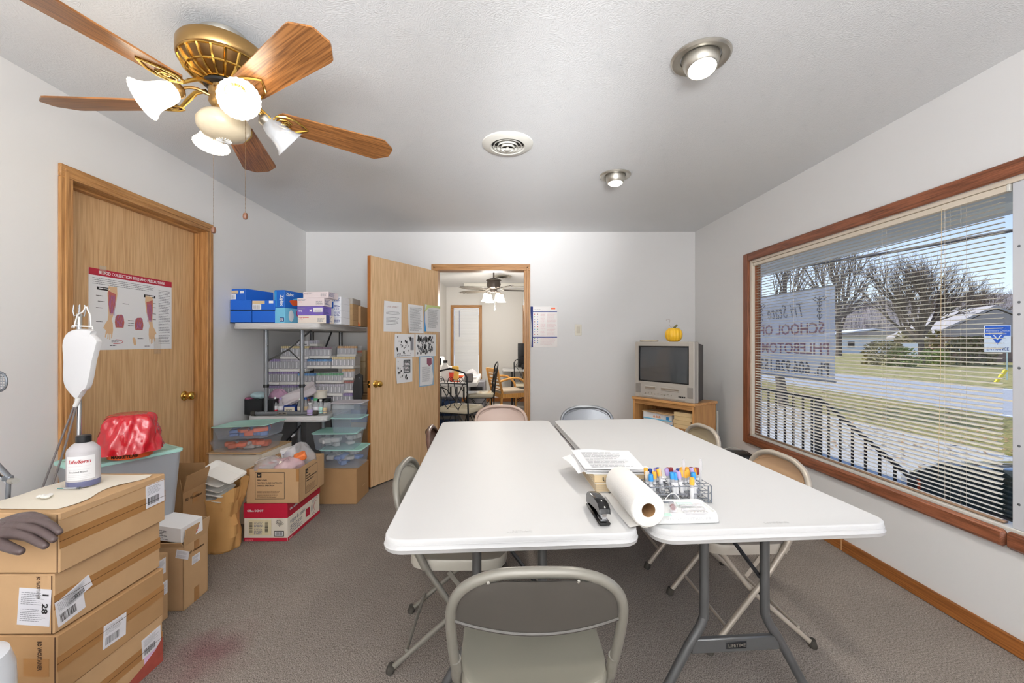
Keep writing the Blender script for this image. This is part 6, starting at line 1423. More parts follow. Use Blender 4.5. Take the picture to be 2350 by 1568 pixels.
packs = [('lavender-capped tube pack, bottom of the left column', 606, 640, 912, 885, lavp, 3.72), ('lavender-capped tube pack, second up in the left column', 606, 640, 883, 853, lavp, 3.72), ('lavender-capped tube pack, top of the left column', 606, 641, 853, 824, lavp, 3.72),
         ('lavender-capped tube pack, bottom of the column behind the right leg', 641, 681, 914, 884, lavp, 3.72), ('lavender-capped tube pack, second in the column behind the right leg', 641, 681, 883, 853, lavp, 3.72), ('clear-capped tube pack under the yellow-capped one', 642, 701, 853, 824, grc, 3.73), ('yellow-capped tube pack near the top of the pile', 643, 706, 824, 794, yel, 3.73),
         ('plum-capped tube pack beside the yellow-capped one', 707, 757, 823, 796, prp, 3.76), ('clear tube pack at the very top of the pile', 706, 729, 795, 781, grc, 3.80), ('dark blue capped pack under the light blue caps', 682, 724, 910, 882, K['bluedk'], 3.70), ('light blue capped tube pack in the middle', 682, 722, 883, 857, K['teal'], 3.70), ('bright blue capped tube pack in the middle of the pile', 701, 760, 846, 824, K['teal'], 3.76),
         ('green-capped tube pack low in the middle of the pile', 725, 784, 880, 856, K['green'], 3.66), ('ivory-capped tube pack under the green-capped one', 722, 786, 909, 881, grc, 3.66), ('yellow-capped pack right of the blue caps', 761, 812, 846, 819, yel, 3.72), ('tan-capped tube pack alone at the upper right', 773, 817, 819, 794, orc, 3.84),
         ('orange-capped tube pack at the right edge', 784, 811, 873, 847, orc, 3.70), ('red-capped tube pack at the right edge', 786, 812, 902, 874, rdc, 3.70), ('grey-capped tube pack at the right, lowest of all', 763, 810, 929, 903, lavp, 3.66)]
colz = {}
for lab, a, b_, p0, p1, cm, Y in packs: tube_pack(lab, a, b_, p0, p1, Y, cm, depth=.15)
# filler under the packs: more wrapped packs standing on the table
for lab, a, b_, Y, top in (('bottom row tube pack behind the bottles at the left', 606, 668, 3.74, 913), ('bottom row tube pack behind the bottles at the centre', 670, 722, 3.72, 912), ('bottom row tube pack behind the white tub', 724, 762, 3.70, 911)):
    tube_pack(lab, a, b_, 785+(H-ZL-.0005)/Y*F, top, Y, grc, depth=.15, base=ZL+.0005)
for lab, px0, px1, pt, Y in (('white foam stand under the right-hand tube packs', 763, 812, 930, 3.68), ('white carton supporting the tan-capped pack', 776, 815, 848, 3.87)):
    topbox('foam_block', lab, px0, px1, pt if pt > 900 else 820, 785+(H-ZL)/Y*F if pt > 900 else 785+(H-ZL)/Y*F, Y, .14, K['foam'], base=ZL+.0005)
t, s = topbox('labelled_box', 'grey labelled box on top of the yellow-capped tubes', 681, 706, 782.5, 794, 3.76, .10, K['label']); text(t, 'BD VACUTAINER', K['inkb'], face(s, '-y'), .02, .008, .010, .07, bold=.03)
# things along the front of the lower table
t, s = topbox('black_box', 'black open box at the left end of the lower small table', 556, 601, 917, 952, 3.425, .17, K['black'], base=ZL+.0005)
t, s = topbox('black_box', 'second black box next to the first on the lower small table', 602, 627, 917, 951, 3.43, .15, K['black'], base=ZL+.0005)
o = MB().lathe([(.03, 0), (.032, .012), (.02, .016), (0, .016)], 20).build('small_dish', mat('plum_dish', C(150, 80, 110), .4)); q = P(572, 917, 3.45); o.location = (q.x, q.y, ZL+.1215); tag(o, 'plum-coloured small dish on the black box', 'dish')
blob('plastic_bundle', 'light blue wrapped bundle on top of the black boxes', 'bag', (P(598, 914, 3.48).x, 3.46, ZL+.152), .07, .05, .028, mat('pale_blue_film', C(190, 216, 222), .3, alpha=.8), 31)
blob('plastic_bundle', 'pink mesh bundle behind the left bottles', 'bag', (P(640, 915, 3.56).x, 3.56, ZL+.105), .085, .05, .085, mat('pink_mesh', C(206, 160, 190), .4, alpha=.75, bump=(40, .5, .01)), 32)
o = MB().grid(lambda u, v: ((u-.5)*.30, (v-.5)*.10, .015*math.sin(u*6)+.012*math.sin(v*9+u*4)), 14, 8); o.grid(lambda u, v: ((u-.5)*.30, (v-.5)*.10, -.02+.010*math.sin(u*6)), 14, 8); o = o.build('plastic_pouch', mat('printed_pouch', C(226, 218, 222), .25, bump=(14, .4, .01))); o.location = P(683, 906, 3.50); o.rotation_euler = (R(70), R(-28), 0); tag(o, 'slanting pale plastic pouch behind the table leg', 'bag')
def bottle(lab, px, pyb, pyt, wpx, Y, neck, cap, lab_m, glassm=None):
    b0 = P(px, pyb, Y); hh = P(px, pyt, Y).z-b0.z; r_ = wpx/2/F*Y; t = thing('reagent_bottle', lab, 'bottle', (b0.x, Y, ZL+.0006), 0, 'small glass reagent bottles'); hh = max(hh, .05)
    MB().lathe([(r_*.9, 0), (r_, .004), (r_, hh*.50), (r_*.9, hh*.58), (r_*neck, hh*.74), (r_*neck, hh*.90)], 22).build('glass', glassm or K['glassy'], t)
    MB().lathe([(r_*1.02, hh*.06), (r_*1.03, hh*.07), (r_*1.03, hh*.46), (r_*1.02, hh*.47)], 22, cap=False).build('label', K['label'] if lab_m is None else lab_m, t)
    MB().lathe([(r_*(neck+.1), hh*.88), (r_*(neck+.12), hh*.89), (r_*(neck+.1), hh), (0, hh)], 16).build('stopper', cap, t); MB().lathe([(r_*1.035, hh*.16), (r_*1.035, hh*.24)], 22, cap=False).build('label_band', K['red'] if lab_m is None and px < 640 else K['ink'], t)
for i, (lab, px, b0, t0, wd2, Y, nk, cp, lm) in enumerate([
        ('clear flask with a red-lettered label, leftmost of the bottles', 631, 949, 911, 12, 3.47, .35, K['white'], None), ('clear flask with a white label, second of the bottles', 644, 949, 912, 12, 3.47, .35, K['lav'], None),
        ('bottle with a beige label, next to the blue-edged box', 689, 949, 913, 12, 3.46, .4, K['white'], K['paper_w']), ('bottle with a brown label and blue stopper', 701, 949, 911, 11, 3.45, .4, K['blue'], K['tan']),
        ('front bottle with a lavender label band', 711, 954, 925, 12, 3.38, .45, K['white'], K['lav']), ('dark amber bottle behind the lavender-labelled one', 708, 940, 909, 7, 3.52, .5, K['maroon'], K['maroon']),
        ('wide white-labelled bottle with a green seal', 724, 950, 914, 15, 3.44, .5, K['green'], None), ('slim bottle with a blue stopper behind the wide one', 716, 940, 906, 9, 3.53, .5, K['royal'], None),
        ('white and mint labelled bottle right of the wide one', 736, 950, 917, 10, 3.46, .5, K['white'], K['mint']), ('brown-labelled bottle at the right end of the bottles', 746, 951, 921, 9, 3.46, .55, K['black'], K['tan'])]):
    bottle(lab, px, b0, t0, wd2, Y, nk, cp, lm)
t, s = topbox('blue_edged_box', 'white box with dark blue edges among the bottles', 651, 678, 931, 950, 3.45, .08, K['bluedk'], base=ZL+.0006); decal(t, 'cream_panel', K['paper_w'], face(s, '-y'), .006, .004, s[0]-.014, s[2]-.014); lines(t, K['inkb'], face(s, '-y'), .02, .012, .05, .03, 3, lift=.002)
tb_ = MB().lathe([(.050, 0), (.056, .06), (.058, .062), (.055, .062), (.048, .004), (0, .004)], 30).build('white_cup', K['paper_w']); tb_.location = (P(735, 908, 3.60).x, 3.60, ZL+.112); tag(tb_, 'open white plastic cup standing on the black-lidded jars', 'cup')
for i, px in enumerate((733, 750)):
    t = thing('black_lid_jar', ('left' if i == 0 else 'right')+' one of the two jars with black lids under the white cup', 'jar', (P(px, 930, 3.60).x+(i*.004), 3.60, ZL+.0006), 0, 'jars with black lids'); MB().lathe([(.027, 0), (.029, .004), (.029, .075), (.026, .08)], 22).build('jar', K['tubeglass'], t); MB().lathe([(.030, .078), (.031, .08), (.031, .107), (.029, .109), (0, .109)], 22).build('lid', K['black'], t)
# behind the door edge: tan cartons, black holder, stacked cartons, peg board
t, s = topbox('tan_carton', 'tall narrow tan carton in the corner behind the tube packs', 818, 838, 838, 915, 4.20, .20, K['tan'], base=ZL+.0006)
t2, s2 = topbox('tan_carton', 'upper tan carton with an orange flap in the corner', 815, 839, 797, 836, 4.20, .20, K['tan'], base=ZL+.0006+s[2]+.001); decal(t2, 'orange_flap', K['orange'], face(s2, '-y'), .0, s2[2]-.02, .07, .02); decal(t2, 'strap', K['card2'], face(s2, '-y'), 0, s2[2]*.35, s2[0], .004)
bh = thing('black_holder', 'black plastic holder leaning right of the tube packs', 'holder', (P(818, 910, 3.62).x, 3.66, ZL+.0006)); MB().prism([(-.045, .20), (-.02, .30), (.01, .315), (.038, .30), (.042, .15), (.02, .05), (.01, 0), (-.03, 0), (-.035, .08)], -.012, .012, 'xz').build('plate', K['black'], bh); MB().lathe([(.006, 0), (.004, .003), (0, .004)], 8, (.015, -.012, .28), (0, -1, 0)).build('rivet', K['steel'], bh)
# carton column standing on the floor to the right, seen past the door's edge
for (y0, dy, z0, h_, lab, m, nm) in ((4.08, .42, 0, .548, 'tall floor carton at the base of the pile behind the open door', K['card'], 'cardboard_box'), (4.07, .40, .549, .115, 'dark blue carton in the pile behind the open door', K['bluedk'], 'blue_carton'),
        (4.20, .26, .665, .124, 'upper middle carton of the pile behind the open door', K['card3'], 'cardboard_box'), (4.20, .26, .790, .106, 'topmost carton of the pile behind the open door', K['card3'], 'cardboard_box')):
    t = carton(nm, lab, 'box', (-1.352, y0, z0), (.265, dy, h_), 0, m, 'cartons behind the open door')
    if z0 > .6: f = face((.265, dy, h_), '-y'); decal(t, 'dark_gap', K['seam'], f, 0, 0, .265, .006); text(t, 'BD', K['inkbr'], f, .012, .02, .016, .03); decal(t, 'flap_seam', K['seam'], f, .0, h_-.02, .265, .0015)
pb_ = thing('perforated_tray', 'small tan perforated tray lying on the dark blue carton', 'tray', (-1.445, 3.935, .6655), R(12)); MB().box((0, 0, .006), (.07, .06, .012), ch=.002).build('tray', K['tan'], pb_)
b = MB()
for i in range(4):
    for j in range(3): b.box((-.024+.016*i, -.018+.018*j, .0125), (.007, .007, .001))
b.build('holes', K['inkbr'], pb_, smooth=False)
sp = thing('black_strap', 'black padded strap hanging below the lower small table', 'strap')
MB().tube([P(690, 976, 3.50), P(676, 992, 3.47), P(660, 1010, 3.44), P(630, 1030, 3.40), P(600, 1050, 3.38)], .012, 8, flat=.5).build('webbing', K['black'], sp)
MB().tube([P(676, 996, 3.46), P(670, 1003, 3.455)], .016, 8, flat=.6).build('white_tag', K['label'], sp); MB().tube([P(668, 1006, 3.45), P(664, 1014, 3.445), P(672, 1030, 3.44)], .006, 6).build('clip', K['black'], sp)
# ================================================================ poster on the closed door
ps = thing('anatomy_poster', 'blood collection sites poster taped to the closed oak door', 'poster', mw=LWM @ Matrix.Translation((-.0835, 2.209, 1.243)) @ Matrix.Rotation(PI/2, 4, 'Z'))
# local: x along the wall, -y into the room, z up
PW, PH = .562, .437
PM = (Vector((0, 0, 0)), Vector((1, 0, 0)), Vector((0, 0, 1)), Vector((0, -1, 0)), PW, PH)
MB().b2((0, -.0012, 0), (PW, 0, PH)).build('sheet', K['paper'], ps, smooth=False)
decal(ps, 'red_header', K['reddk'], (PM[0]+Vector((0, -.0012, 0)), *PM[1:]), 0, PH-.036, PW, .036, th=.0005)
L0 = .0016
text(ps, 'BLOOD COLLECTION SITES AND PRECAUTIONS', K['paper'], PM, .055, PH-.026, .017, .45, lift=.0021, bold=.02)
lines(ps, K['ink'], PM, .02, PH-.085, .415, .040, 4, lift=L0, fill=.3, rag=.15)
lines(ps, K['ink'], PM, .455, .03, .095, .345, 34, lift=L0, fill=.3, rag=.2)
def arm(mirror, ox, oy):
    fx2 = lambda x: ox-x if mirror else ox+x
    up = [(.006, .30), (.052, .30), (.054, .26), (.046, .20), (.032, .145), (.022, .115), (.028, .095), (.030, .06), (.026, .035), (.023, .012), (.019, .012), (.019, .036), (.014, .034), (.014, .004), (.009, .004), (.009, .034), (.005, .035), (.003, .008), (-.002, .009), (.0, .04), (-.006, .036), (-.012, .016), (-.016, .018), (-.010, .055), (-.022, .068), (-.026, .064), (-.016, .088), (.0, .112), (.004, .14), (.002, .20), (-.002, .26)]
    shapes(ps, 'arm_drawing', K['skin'], PM, [[(fx2(x*1.08), oy+y) for x, y in up][::-1 if mirror else 1]], .0003, lift=L0)
    shapes(ps, 'muscle_drawing', K['flesh'], PM, [[(fx2(x), oy+y) for x, y in ((.004, .275), (.030, .265), (.050, .26), (.044, .20), (.030, .15), (.012, .15), (.004, .20))][::-1 if mirror else 1]], .0003, lift=L0+.0004)
    b = MB()
    for k in range(5):
        pts = [(.010+.008*k+.003*math.sin(j*1.7+k), .25-.022*j) for j in range(6)]
        b.tube([(fx2(x*(1-.12*j*0)), -L0-.0009, oy+y) for j, (x, y) in enumerate(pts)], .0007, 4)
    b.build('vein_lines', K['purple'], ps, smooth=False)
arm(False, .118-.01, .052); arm(True, .412, .028)
for x, y in ((.155, .125), (.285, .115)):
    shapes(ps, 'vein_detail', K['flesh'], PM, [[(x, y), (x+.050, y), (x+.056, y+.03), (x+.050, y+.065), (x+.04, y+.075), (x+.012, y+.072), (x+.0, y+.06), (x-.004, y+.03)]], .0003, lift=L0)
    b = MB()
    for k in range(4): b.tube([(x+.008+.011*k+.006*math.sin(j*1.3+k), -L0-.0007, y+.006+.013*j) for j in range(6)], .0008, 4)
    b.build('vein_lines', K['purple'], ps, smooth=False)
shapes(ps, 'finger_drawing', K['skin'], PM, [[(.275, .025), (.284, .022), (.290, .03), (.286, .06), (.276, .072), (.266, .07), (.265, .06)]], .0003, lift=L0)
for x, y, s_ in ((.045, .325, 'Left arm'), (.345, .315, 'Right arm')):
    decal(ps, 'black_tag', K['inkb'], (PM[0]+Vector((0, -.0012, 0)), *PM[1:]), x, y, .085, .017, th=.0006); lines(ps, K['paper'], PM, x+.01, y+.004, .065, .010, 1, lift=.0024, fill=.5, rag=.1)
for x, y in ((.04, .29), (.05, .26), (.04, .225), (.20, .26), (.395, .28), (.395, .255), (.395, .215), (.395, .18), (.04, .15), (.235, .165), (.235, .15), (.235, .135), (.30, .06), (.12, .02), (.35, .015)): lines(ps, K['inkb'], PM, x, y, .04, .006, 1, lift=L0, fill=.5, rag=.1)
b = MB(); b.tube([(.15+.05*math.cos(a), -L0-.0007, .045+.012*math.sin(a)) for a in [R(-100+14*i) for i in range(14)]], .0014, 4); b.build('swoosh_print', K['reddk'], ps, smooth=False); lines(ps, K['ink'], PM, .13, .035, .05, .02, 3, lift=L0)
MB().b2((.42, -.0022, -.03), (.475, -.0014, .07)).build('tape', mat('old_tape', C(236, 222, 200), .2, alpha=.10), ps, smooth=False); MB().b2((.06, -.0022, PH-.02), (.10, -.0014, PH+.02)).build('tape', mat('clear_tape', C(230, 220, 200), .2, alpha=.3), ps, smooth=False)
# ================================================================ sheets on the open door
def sheet(name, lab, px0, py0, px1, py1, mt, deco=None, curl=.004, rot=0, cat='paper', grp='sheets taped to the open door'):
    x1, z1 = on_door(px0, py0); x0, z0 = on_door(px1, py1)   # the door's own x runs towards its free edge (image left)
    wd, ht = x1-x0, z1-z0
    t = thing(name, lab, cat, mw=D2W @ Matrix.Translation((x1, .0012, z0)) @ Matrix.Rotation(PI, 4, 'Z') @ Matrix.Rotation(rot, 4, 'Y'))
    t['group'] = grp
    # local: x to the image right, -y out of the door
    ra = random.Random(px0)
    cx_, cz = ra.uniform(.5, 1), ra.uniform(0, 1)
    MB().grid(lambda u, v: (u*wd, -.0006-curl*abs(u-cx_)**2*abs(v-cz)**2*2, v*ht), 8, 8).build('sheet', mt, t)
    f = (Vector((0, -.0010-curl*.3, 0)), Vector((1, 0, 0)), Vector((0, 0, 1)), Vector((0, -1, 0)), wd, ht)
    if deco: deco(t, f, wd, ht)
    return t
def d1_(t, f, w_, h_):
    text(t, 'LAB SPIRIT', mat('reddish_grey_print', C(196, 170, 168), .7), f, w_*.15, h_*.80, h_*.055, w_*.66); lines(t, K['ink'], f, w_*.13, h_*.56, w_*.75, h_*.12, 3, fill=.3); lines(t, K['ink'], f, w_*.13, h_*.22, w_*.75, h_*.27, 6, fill=.3)
sheet('notice_sheet', 'white LAB SPIRIT notice, leftmost sheet on the open door', 880, 690, 921, 762, K['paper'], d1_)
sheet('notice_sheet', 'closely typed curling page, middle of the top row on the door', 936, 698, 971, 765, K['paper'], lambda t, f, w_, h_: (lines(t, K['ink'], f, w_*.1, h_*.06, w_*.8, h_*.84, 22, fill=.3)), .02)
sheet('notice_sheet', 'page with a green and teal curved border, top right on the door', 973, 699, 1009, 762, K['paper'], lambda t, f, w_, h_: (shapes(t, 'green_corner', mat('pale_green_print', C(206, 218, 150), .6), f, [[(0, h_), (w_, h_), (w_, h_*.90), (w_*.5, h_*.93), (w_*.2, h_*.86), (0, h_*.7)]], .0005), shapes(t, 'teal_edge', K['teal'], f, [[(0, 0), (w_*.10, 0), (w_*.03, h_*.35), (w_*.02, h_*.7), (0, h_*.9)]], .0006), lines(t, K['ink'], f, w_*.2, h_*.15, w_*.7, h_*.7, 20, fill=.3)), .02)
def sketch(dark, n):
    def g(t, f, w_, h_):
        r = random.Random(n); P_ = []
        for i in range(n):
            x, y = w_*r.uniform(.1, .85), h_*r.uniform(.12, .88); s_ = w_*r.uniform(.012, .045); P_.append([(x+s_*math.cos(a)*r.uniform(.6, 1.1), y+s_*1.7*math.sin(a)*r.uniform(.6, 1.1)) for a in [R(60*k) for k in range(6)]])
        shapes(t, 'printed_scene', dark, f, P_, .0004)['kind'] = 'stuff'
    return g
sheet('cartoon_sheet', 'black and white cartoon print, left of the middle row on the door', 905, 766, 951, 819, K['paper'], lambda t, f, w_, h_: (sketch(K['inkb'], 26)(t, f, w_, h_), decal(t, 'grey_corner', K['ink'], f, w_*.78, h_*.3, w_*.16, h_*.55, th=.0003), lines(t, K['ink'], f, w_*.1, .01, w_*.7, .01, 1)), .008)
sheet('cartoon_sheet', 'dense dark ink drawing, right of the middle row on the door', 953, 767, 1000, 817, K['paper'], lambda t, f, w_, h_: (sketch(K['steel'], 70)(t, f, w_, h_), sketch(K['inkb'], 46)(t, f, w_, h_)), .006)
sheet('cartoon_sheet', 'photocopied picture with a dark panel, lower left on the door', 908, 822, 946, 876, K['paper'], lambda t, f, w_, h_: (decal(t, 'dark_panel', K['steel'], f, w_*.45, h_*.38, w_*.40, h_*.54, th=.0003), sketch(K['inkb'], 40)(t, f, w_, h_), lines(t, K['paper'], f, w_*.48, h_*.42, w_*.34, h_*.42, 8, lift=.001)), .015)
sheet('notice_sheet', 'blue-bordered flyer with a small crest, lower right on the door', 961, 818, 995, 884, mat('pale_blue_border', C(150, 182, 208), .5), lambda t, f, w_, h_: (shapes(t, 'white_field', K['paper'], f, [[(w_*.04, h_*.04), (w_*.88, h_*.04), (w_*.94, h_*.3), (w_*.86, h_*.6), (w_*.9, h_*.9), (w_*.8, h_*.97), (w_*.06, h_*.97)]], .0004), shapes(t, 'red_crest', mat('crest_print', C(150, 90, 110), .6), f, [[(w_*.5, h_*.92), (w_*.82, h_*.92), (w_*.84, h_*.72), (w_*.66, h_*.66), (w_*.5, h_*.74)]], .0004, lift=.0006), lines(t, K['ink'], f, w_*.18, h_*.15, w_*.6, h_*.5, 16, lift=.001, fill=.3)), .012)
# laminated chart on the back wall
ch_ = thing('tube_guide_chart', 'laminated tube colour chart with a curled blue edge by the doorway', 'poster', (.212, YB-.001, 1.231)); cw_, chh = .276, .437
cf = (Vector((0, -.0015, 0)), Vector((1, 0, 0)), Vector((0, 0, 1)), Vector((0, -1, 0)), cw_, chh)
MB().b2((.0, -.0014, 0), (cw_, 0, chh)).build('sheet', mat('laminated_sheet', C(232, 226, 222), .3), ch_, smooth=False)
MB().grid(lambda u, v: (-.004+.018*u+.008*(1-u)*math.sin(v*5), -.002-.018*(1-u)**1.5, v*chh), 4, 12).build('curled_edge', K['navy'], ch_)
decal(ch_, 'blue_bar', K['navy'], cf, .012, chh*.865, cw_-.014, .011, th=.0004); decal(ch_, 'blue_bar', K['navy'], cf, .012, chh*.235, cw_-.014, .009, th=.0004)
text(ch_, 'Tube Guide', K['ink'], cf, .02, chh*.92, .010, .075); decal(ch_, 'red_logo', K['orange'], cf, .21, chh*.935, .045, .018, th=.0004)
r = random.Random(6); ccs = [K['red'], K['maroon'], K['teal'], K['green'], K['lav'], K['royal'], K['purple'], K['ink']]
for j, x in enumerate((.028, .062)):
    for k in range(12):
        z = chh*(.80-.062*k) if k < 9 else chh*(.20-.05*(k-9)); decal(ch_, 'colour_dot', ccs[(k*3+j) % 8], cf, x, z, .007, .010, th=.0005)
lines(ch_, K['pink'], cf, .095, chh*.27, .055, chh*.56, 16, lift=.0006, fill=.3); lines(ch_, K['pink'], cf, .165, chh*.27, .10, chh*.56, 18, lift=.0006, fill=.3); lines(ch_, K['pink'], cf, .095, .02, .16, chh*.19, 6, lift=.0006, fill=.3)

# ================================================================ television corner
ca_ = math.atan2(-.812, .583)
cart = thing('tv_cart', 'oak veneer television cart in the corner, shelf full of papers', 'cart', (1.56, 3.60, 0), ca_+PI)    # local +x runs from the near corner to the far left one, +y ... see below
# the frame: x from the near front corner leftwards along the front, y inwards
cart.rotation_euler = (0, 0, math.atan2(.812, -.583)); CWd, CDp, CHt = .64, .35, .753
CM = Matrix.Translation((1.56, 3.60, 0)) @ Matrix.Rotation(math.atan2(.812, -.583), 4, 'Z')   # x -> far left, y -> towards (-.812,-.583) i.e. out of the front
# so the body lies at y from 0 to -CDp
oc = K['oaktrim_x']; ov = wood('cart_oak', C(176, 122, 70), C(206, 156, 100), 2)
MB().b2((-.012, -CDp-.01, CHt-.022), (CWd+.012, .012, CHt), ch=.003).build('top_board', wood('cart_oak_top', C(176, 122, 70), C(206, 156, 100), 0), cart, smooth=False)
MB().b2((0, -CDp, .05), (.018, 0, CHt-.022)).build('side_panel', ov, cart, smooth=False); MB().b2((CWd-.018, -CDp, .05), (CWd, 0, CHt-.022)).build('side_panel', ov, cart, smooth=False)
MB().b2((0, -.018, CHt-.062), (CWd, -.002, CHt-.022)).build('front_rail', oc, cart, smooth=False); MB().b2((0, -CDp, .05), (CWd, -CDp+.006, CHt-.03)).build('back_panel', K['card2'], cart, smooth=False)
MB().b2((.018, -CDp, .50), (CWd-.018, -.01, .516)).build('shelf', oc, cart, smooth=False); MB().b2((.018, -CDp, .07), (CWd-.018, -.01, .088)).build('shelf', oc, cart, smooth=False)
for x in (.03, CWd-.03):
    for y in (-.04, -CDp+.04): MB().cyl((x-.008, y, .025), (x+.008, y, .025), .025, n=14).build('caster', K['black'], cart)
# television: front face plane stands .03 in from the cart's front edge
tv = thing('television', 'silver-grey tube television with built-in tape and disc slots on the oak cart', 'television', mw=CM @ Matrix.Translation((.010, -.015, CHt+.0005)))
TW, THt = .62, .535; sil = mat('silver_grey_plastic', C(178, 172, 164), .4, .1); dkp = mat('dark_tv_back', C(70, 66, 64), .5)
b = MB()
x0, x1, z0, z1 = .055, TW-.05, .165, THt-.045              # screen opening
b.b2((0, -.055, 0), (x0, 0, THt), ch=.006); b.b2((x1, -.055, 0), (TW, 0, THt), ch=.006); b.b2((x0-.004, -.055, z1), (x1+.004, -.0005, THt), ch=.005); b.b2((x0-.004, -.055, 0), (x1+.004, -.0005, z0), ch=.005)
b.b2((0, -.075, 0), (TW, -.05, THt), ch=.006); b.build('front_cabinet', sil, tv, smooth=False)
MB().rings([[(x, y, z) for x, z in ((a, c), (d, c), (d, e_), (a, e_))] for y, a, d, c, e_ in ((-.07, .012, TW-.012, .008, THt-.012), (-.18, .02, TW-.02, .02, THt-.03), (-.24, .06, TW-.06, .03, THt-.10), (-.33, .12, TW-.12, .05, THt-.19), (-.345, .14, TW-.14, .06, THt-.22))]).build('rear_cabinet', dkp, tv, ang=20)
scr = mat('tv_glass', C(72, 74, 76), .08, spec=.7, coat=.3)
MB().grid(lambda u, v: (x0+(x1-x0)*u, -.012+.010*(1-(2*u-1)**2*.5-(2*v-1)**2*.5), z0+(z1-z0)*v), 14, 12).build('screen', scr, tv)
b = MB(); b.b2((x0-.006, -.02, z0-.006), (x1+.006, .0006, z0+.004)); b.b2((x0-.006, -.02, z1-.004), (x1+.006, .0006, z1+.006)); b.b2((x0-.006, -.02, z0), (x0+.004, .0006, z1)); b.b2((x1-.004, -.02, z0), (x1+.006, .0006, z1)); b.build('screen_bezel', K['black'], tv, smooth=False)
spk = mat('speaker_mesh', C(136, 130, 124), .6)
for xa in (.010, TW-.065): MB().b2((xa, -.002, .045), (xa+.052, .0035, .135), ch=.002).build('speaker_grille', spk, tv, smooth=False)
for xa, xb, nm in ((.14, .33, 'tape_slot'), (.38, .50, 'disc_tray')):
    o = MB().b2((xa, -.002, .085), (xb, .005, .118), ch=.003).build(nm, sil, tv, smooth=False); MB().b2((xa+.008, .003, .094), (xb-.008, .0062, .108)).build('slot', K['nickel'], o, smooth=False)
for i in range(4): MB().lathe([(.006, 0), (.006, .004), (0, .005)], 12, (.088+.018*i, 0, .045), (0, 1, 0)).build('av_socket', K['black'], tv)
b = MB()
for i in range(9): b.lathe([(.0055, 0), (.005, .003), (0, .004)], 10, (.22+.035*i, 0, .05+.004*math.sin(i*2.2)), (0, 1, 0))
b.build('buttons', K['nickel'], tv)
MB().b2((.08, -.001, .012), (TW-.08, .006, .030), ch=.003).build('lower_lip', sil, tv, smooth=False)
TT = CHt+THt+.001
def oncart(x, y, z): return CM @ Vector((x, y, z))
pk_ = thing('pumpkin', 'small yellow decorative pumpkin with curly stem on the television', 'pumpkin', oncart(.245, -.075, TT-.002))
def pr_(t, z): return 1-.085*abs(math.cos(6*t))**6
MB().lathe([(.010, .006), (.035, .0), (.060, .016), (.074, .045), (.076, .075), (.066, .105), (.045, .124), (.020, .124), (.008, .114)], 72, wob=pr_).build('fruit', mat('yellow_pumpkin_skin', C(236, 184, 44), .4, var=.12, vscale=30), pk_, ang=80)
gr_ = mat('dry_green_stem', C(98, 96, 62), .7)
MB().tube([(0, 0, .108), (-.006, 0, .130), (-.022, .004, .150), (-.030, .006, .158)], [.014, .010, .009, .007], 8).build('stem', gr_, pk_)
b = MB()
for sx_, sy_, k in ((.045, .01, 0), (.062, -.004, 1), (.03, .02, 2)): b.grid(lambda u, v: (sx_*u+.010*(v-.5)*math.sin(PI*u), sy_+.024*(v-.5)*math.sin(PI*u)*1.2, .128+.012*math.sin(u*3+k)-.02*u*u), 5, 3)
b.build('leaves', gr_, pk_)
MB().tube([(.02+.012*math.sin(t*1.3)+.02*t*.4, .002, .13+.022*t) for t in [i*.25 for i in range(14)]]+[(.062, .002, .208), (.070, .002, .200), (.064, .002, .192)], .0012, 5).build('tendril', mat('dry_tendril', C(170, 150, 140), .7), pk_)
for ch_o in kids(pk_): ch_o.rotation_euler = (0, 0, 0)
pk_.rotation_euler = (0, 0, R(180))
rm = thing('remote_pad', 'flat beige remote lying on the far end of the television', 'remote', mw=CM @ Matrix.Translation((.50, -.06, TT-.001)))
MB().box((0, 0, .009), (.17, .055, .016), rz=R(12), ch=.006).build('shell', mat('beige_plastic', C(176, 166, 150), .5), rm); MB().box((0, 0, .0175), (.13, .035, .002), rz=R(12)).build('key_panel', K['nickel'], rm)
# papers and books on the cart's shelf
def shelfbox(name, lab, cat, x, y, z, sz, m, rz=0, ch=.002):
    t = thing(name, lab, cat, mw=CM @ Matrix.Translation((x, y, z)) @ Matrix.Rotation(rz, 4, 'Z')); MB().box((0, 0, sz[2]/2), sz, ch=ch).build('body', m, t, smooth=False); return t
s_ = (.30, .22, .040); t = shelfbox('flat_box', 'lower flat white box with a teal stripe on the cart shelf', 'box', .40, -.15, .517, s_, K['paper'], R(4)); decal(t, 'teal_stripe', K['teal'], face(s_, '+y'), 0, 0, .30, .012)
s_ = (.30, .24, .062); t = shelfbox('flat_box', 'upper flat white box with orange circles on the cart shelf', 'box', .395, -.15, .558, s_, K['paper'], R(2)); f = face(s_, '+y'); decal(t, 'teal_stripe', K['sky'], f, 0, 0, .30, .010)
for k in range(3): shapes(t, 'orange_arch', mat('pale_orange_print', C(226, 170, 140), .6) if k == 0 else bpy.data.materials['pale_orange_print'], f, [[(.12+.028*k+.012*math.cos(a), .018+.022*math.sin(a)) for a in [R(15*i) for i in range(13)]]])
decal(t, 'teal_badge', K['teal'], f, .245, .012, .028, .028)
shelfbox('envelope', 'brown paper envelope on top of the flat boxes', 'envelope', .38, -.135, .621, (.33, .25, .006), K['card3'], R(-5)); shelfbox('envelope', 'second tan envelope, turned, on top of the flat boxes', 'envelope', .35, -.14, .628, (.30, .24, .005), K['card'], R(7))
for i in range(4): shelfbox('tan_book', 'small tan-edged book, %s from the bottom, right on the cart shelf' % ORD[i], 'book', .13+.006*(i % 2), -.14, .517+.036*i, (.17, .22, .035), mat('tan_page_edges', C(214, 186, 140), .7) if i == 0 else bpy.data.materials['tan_page_edges'], R(3*i-4))
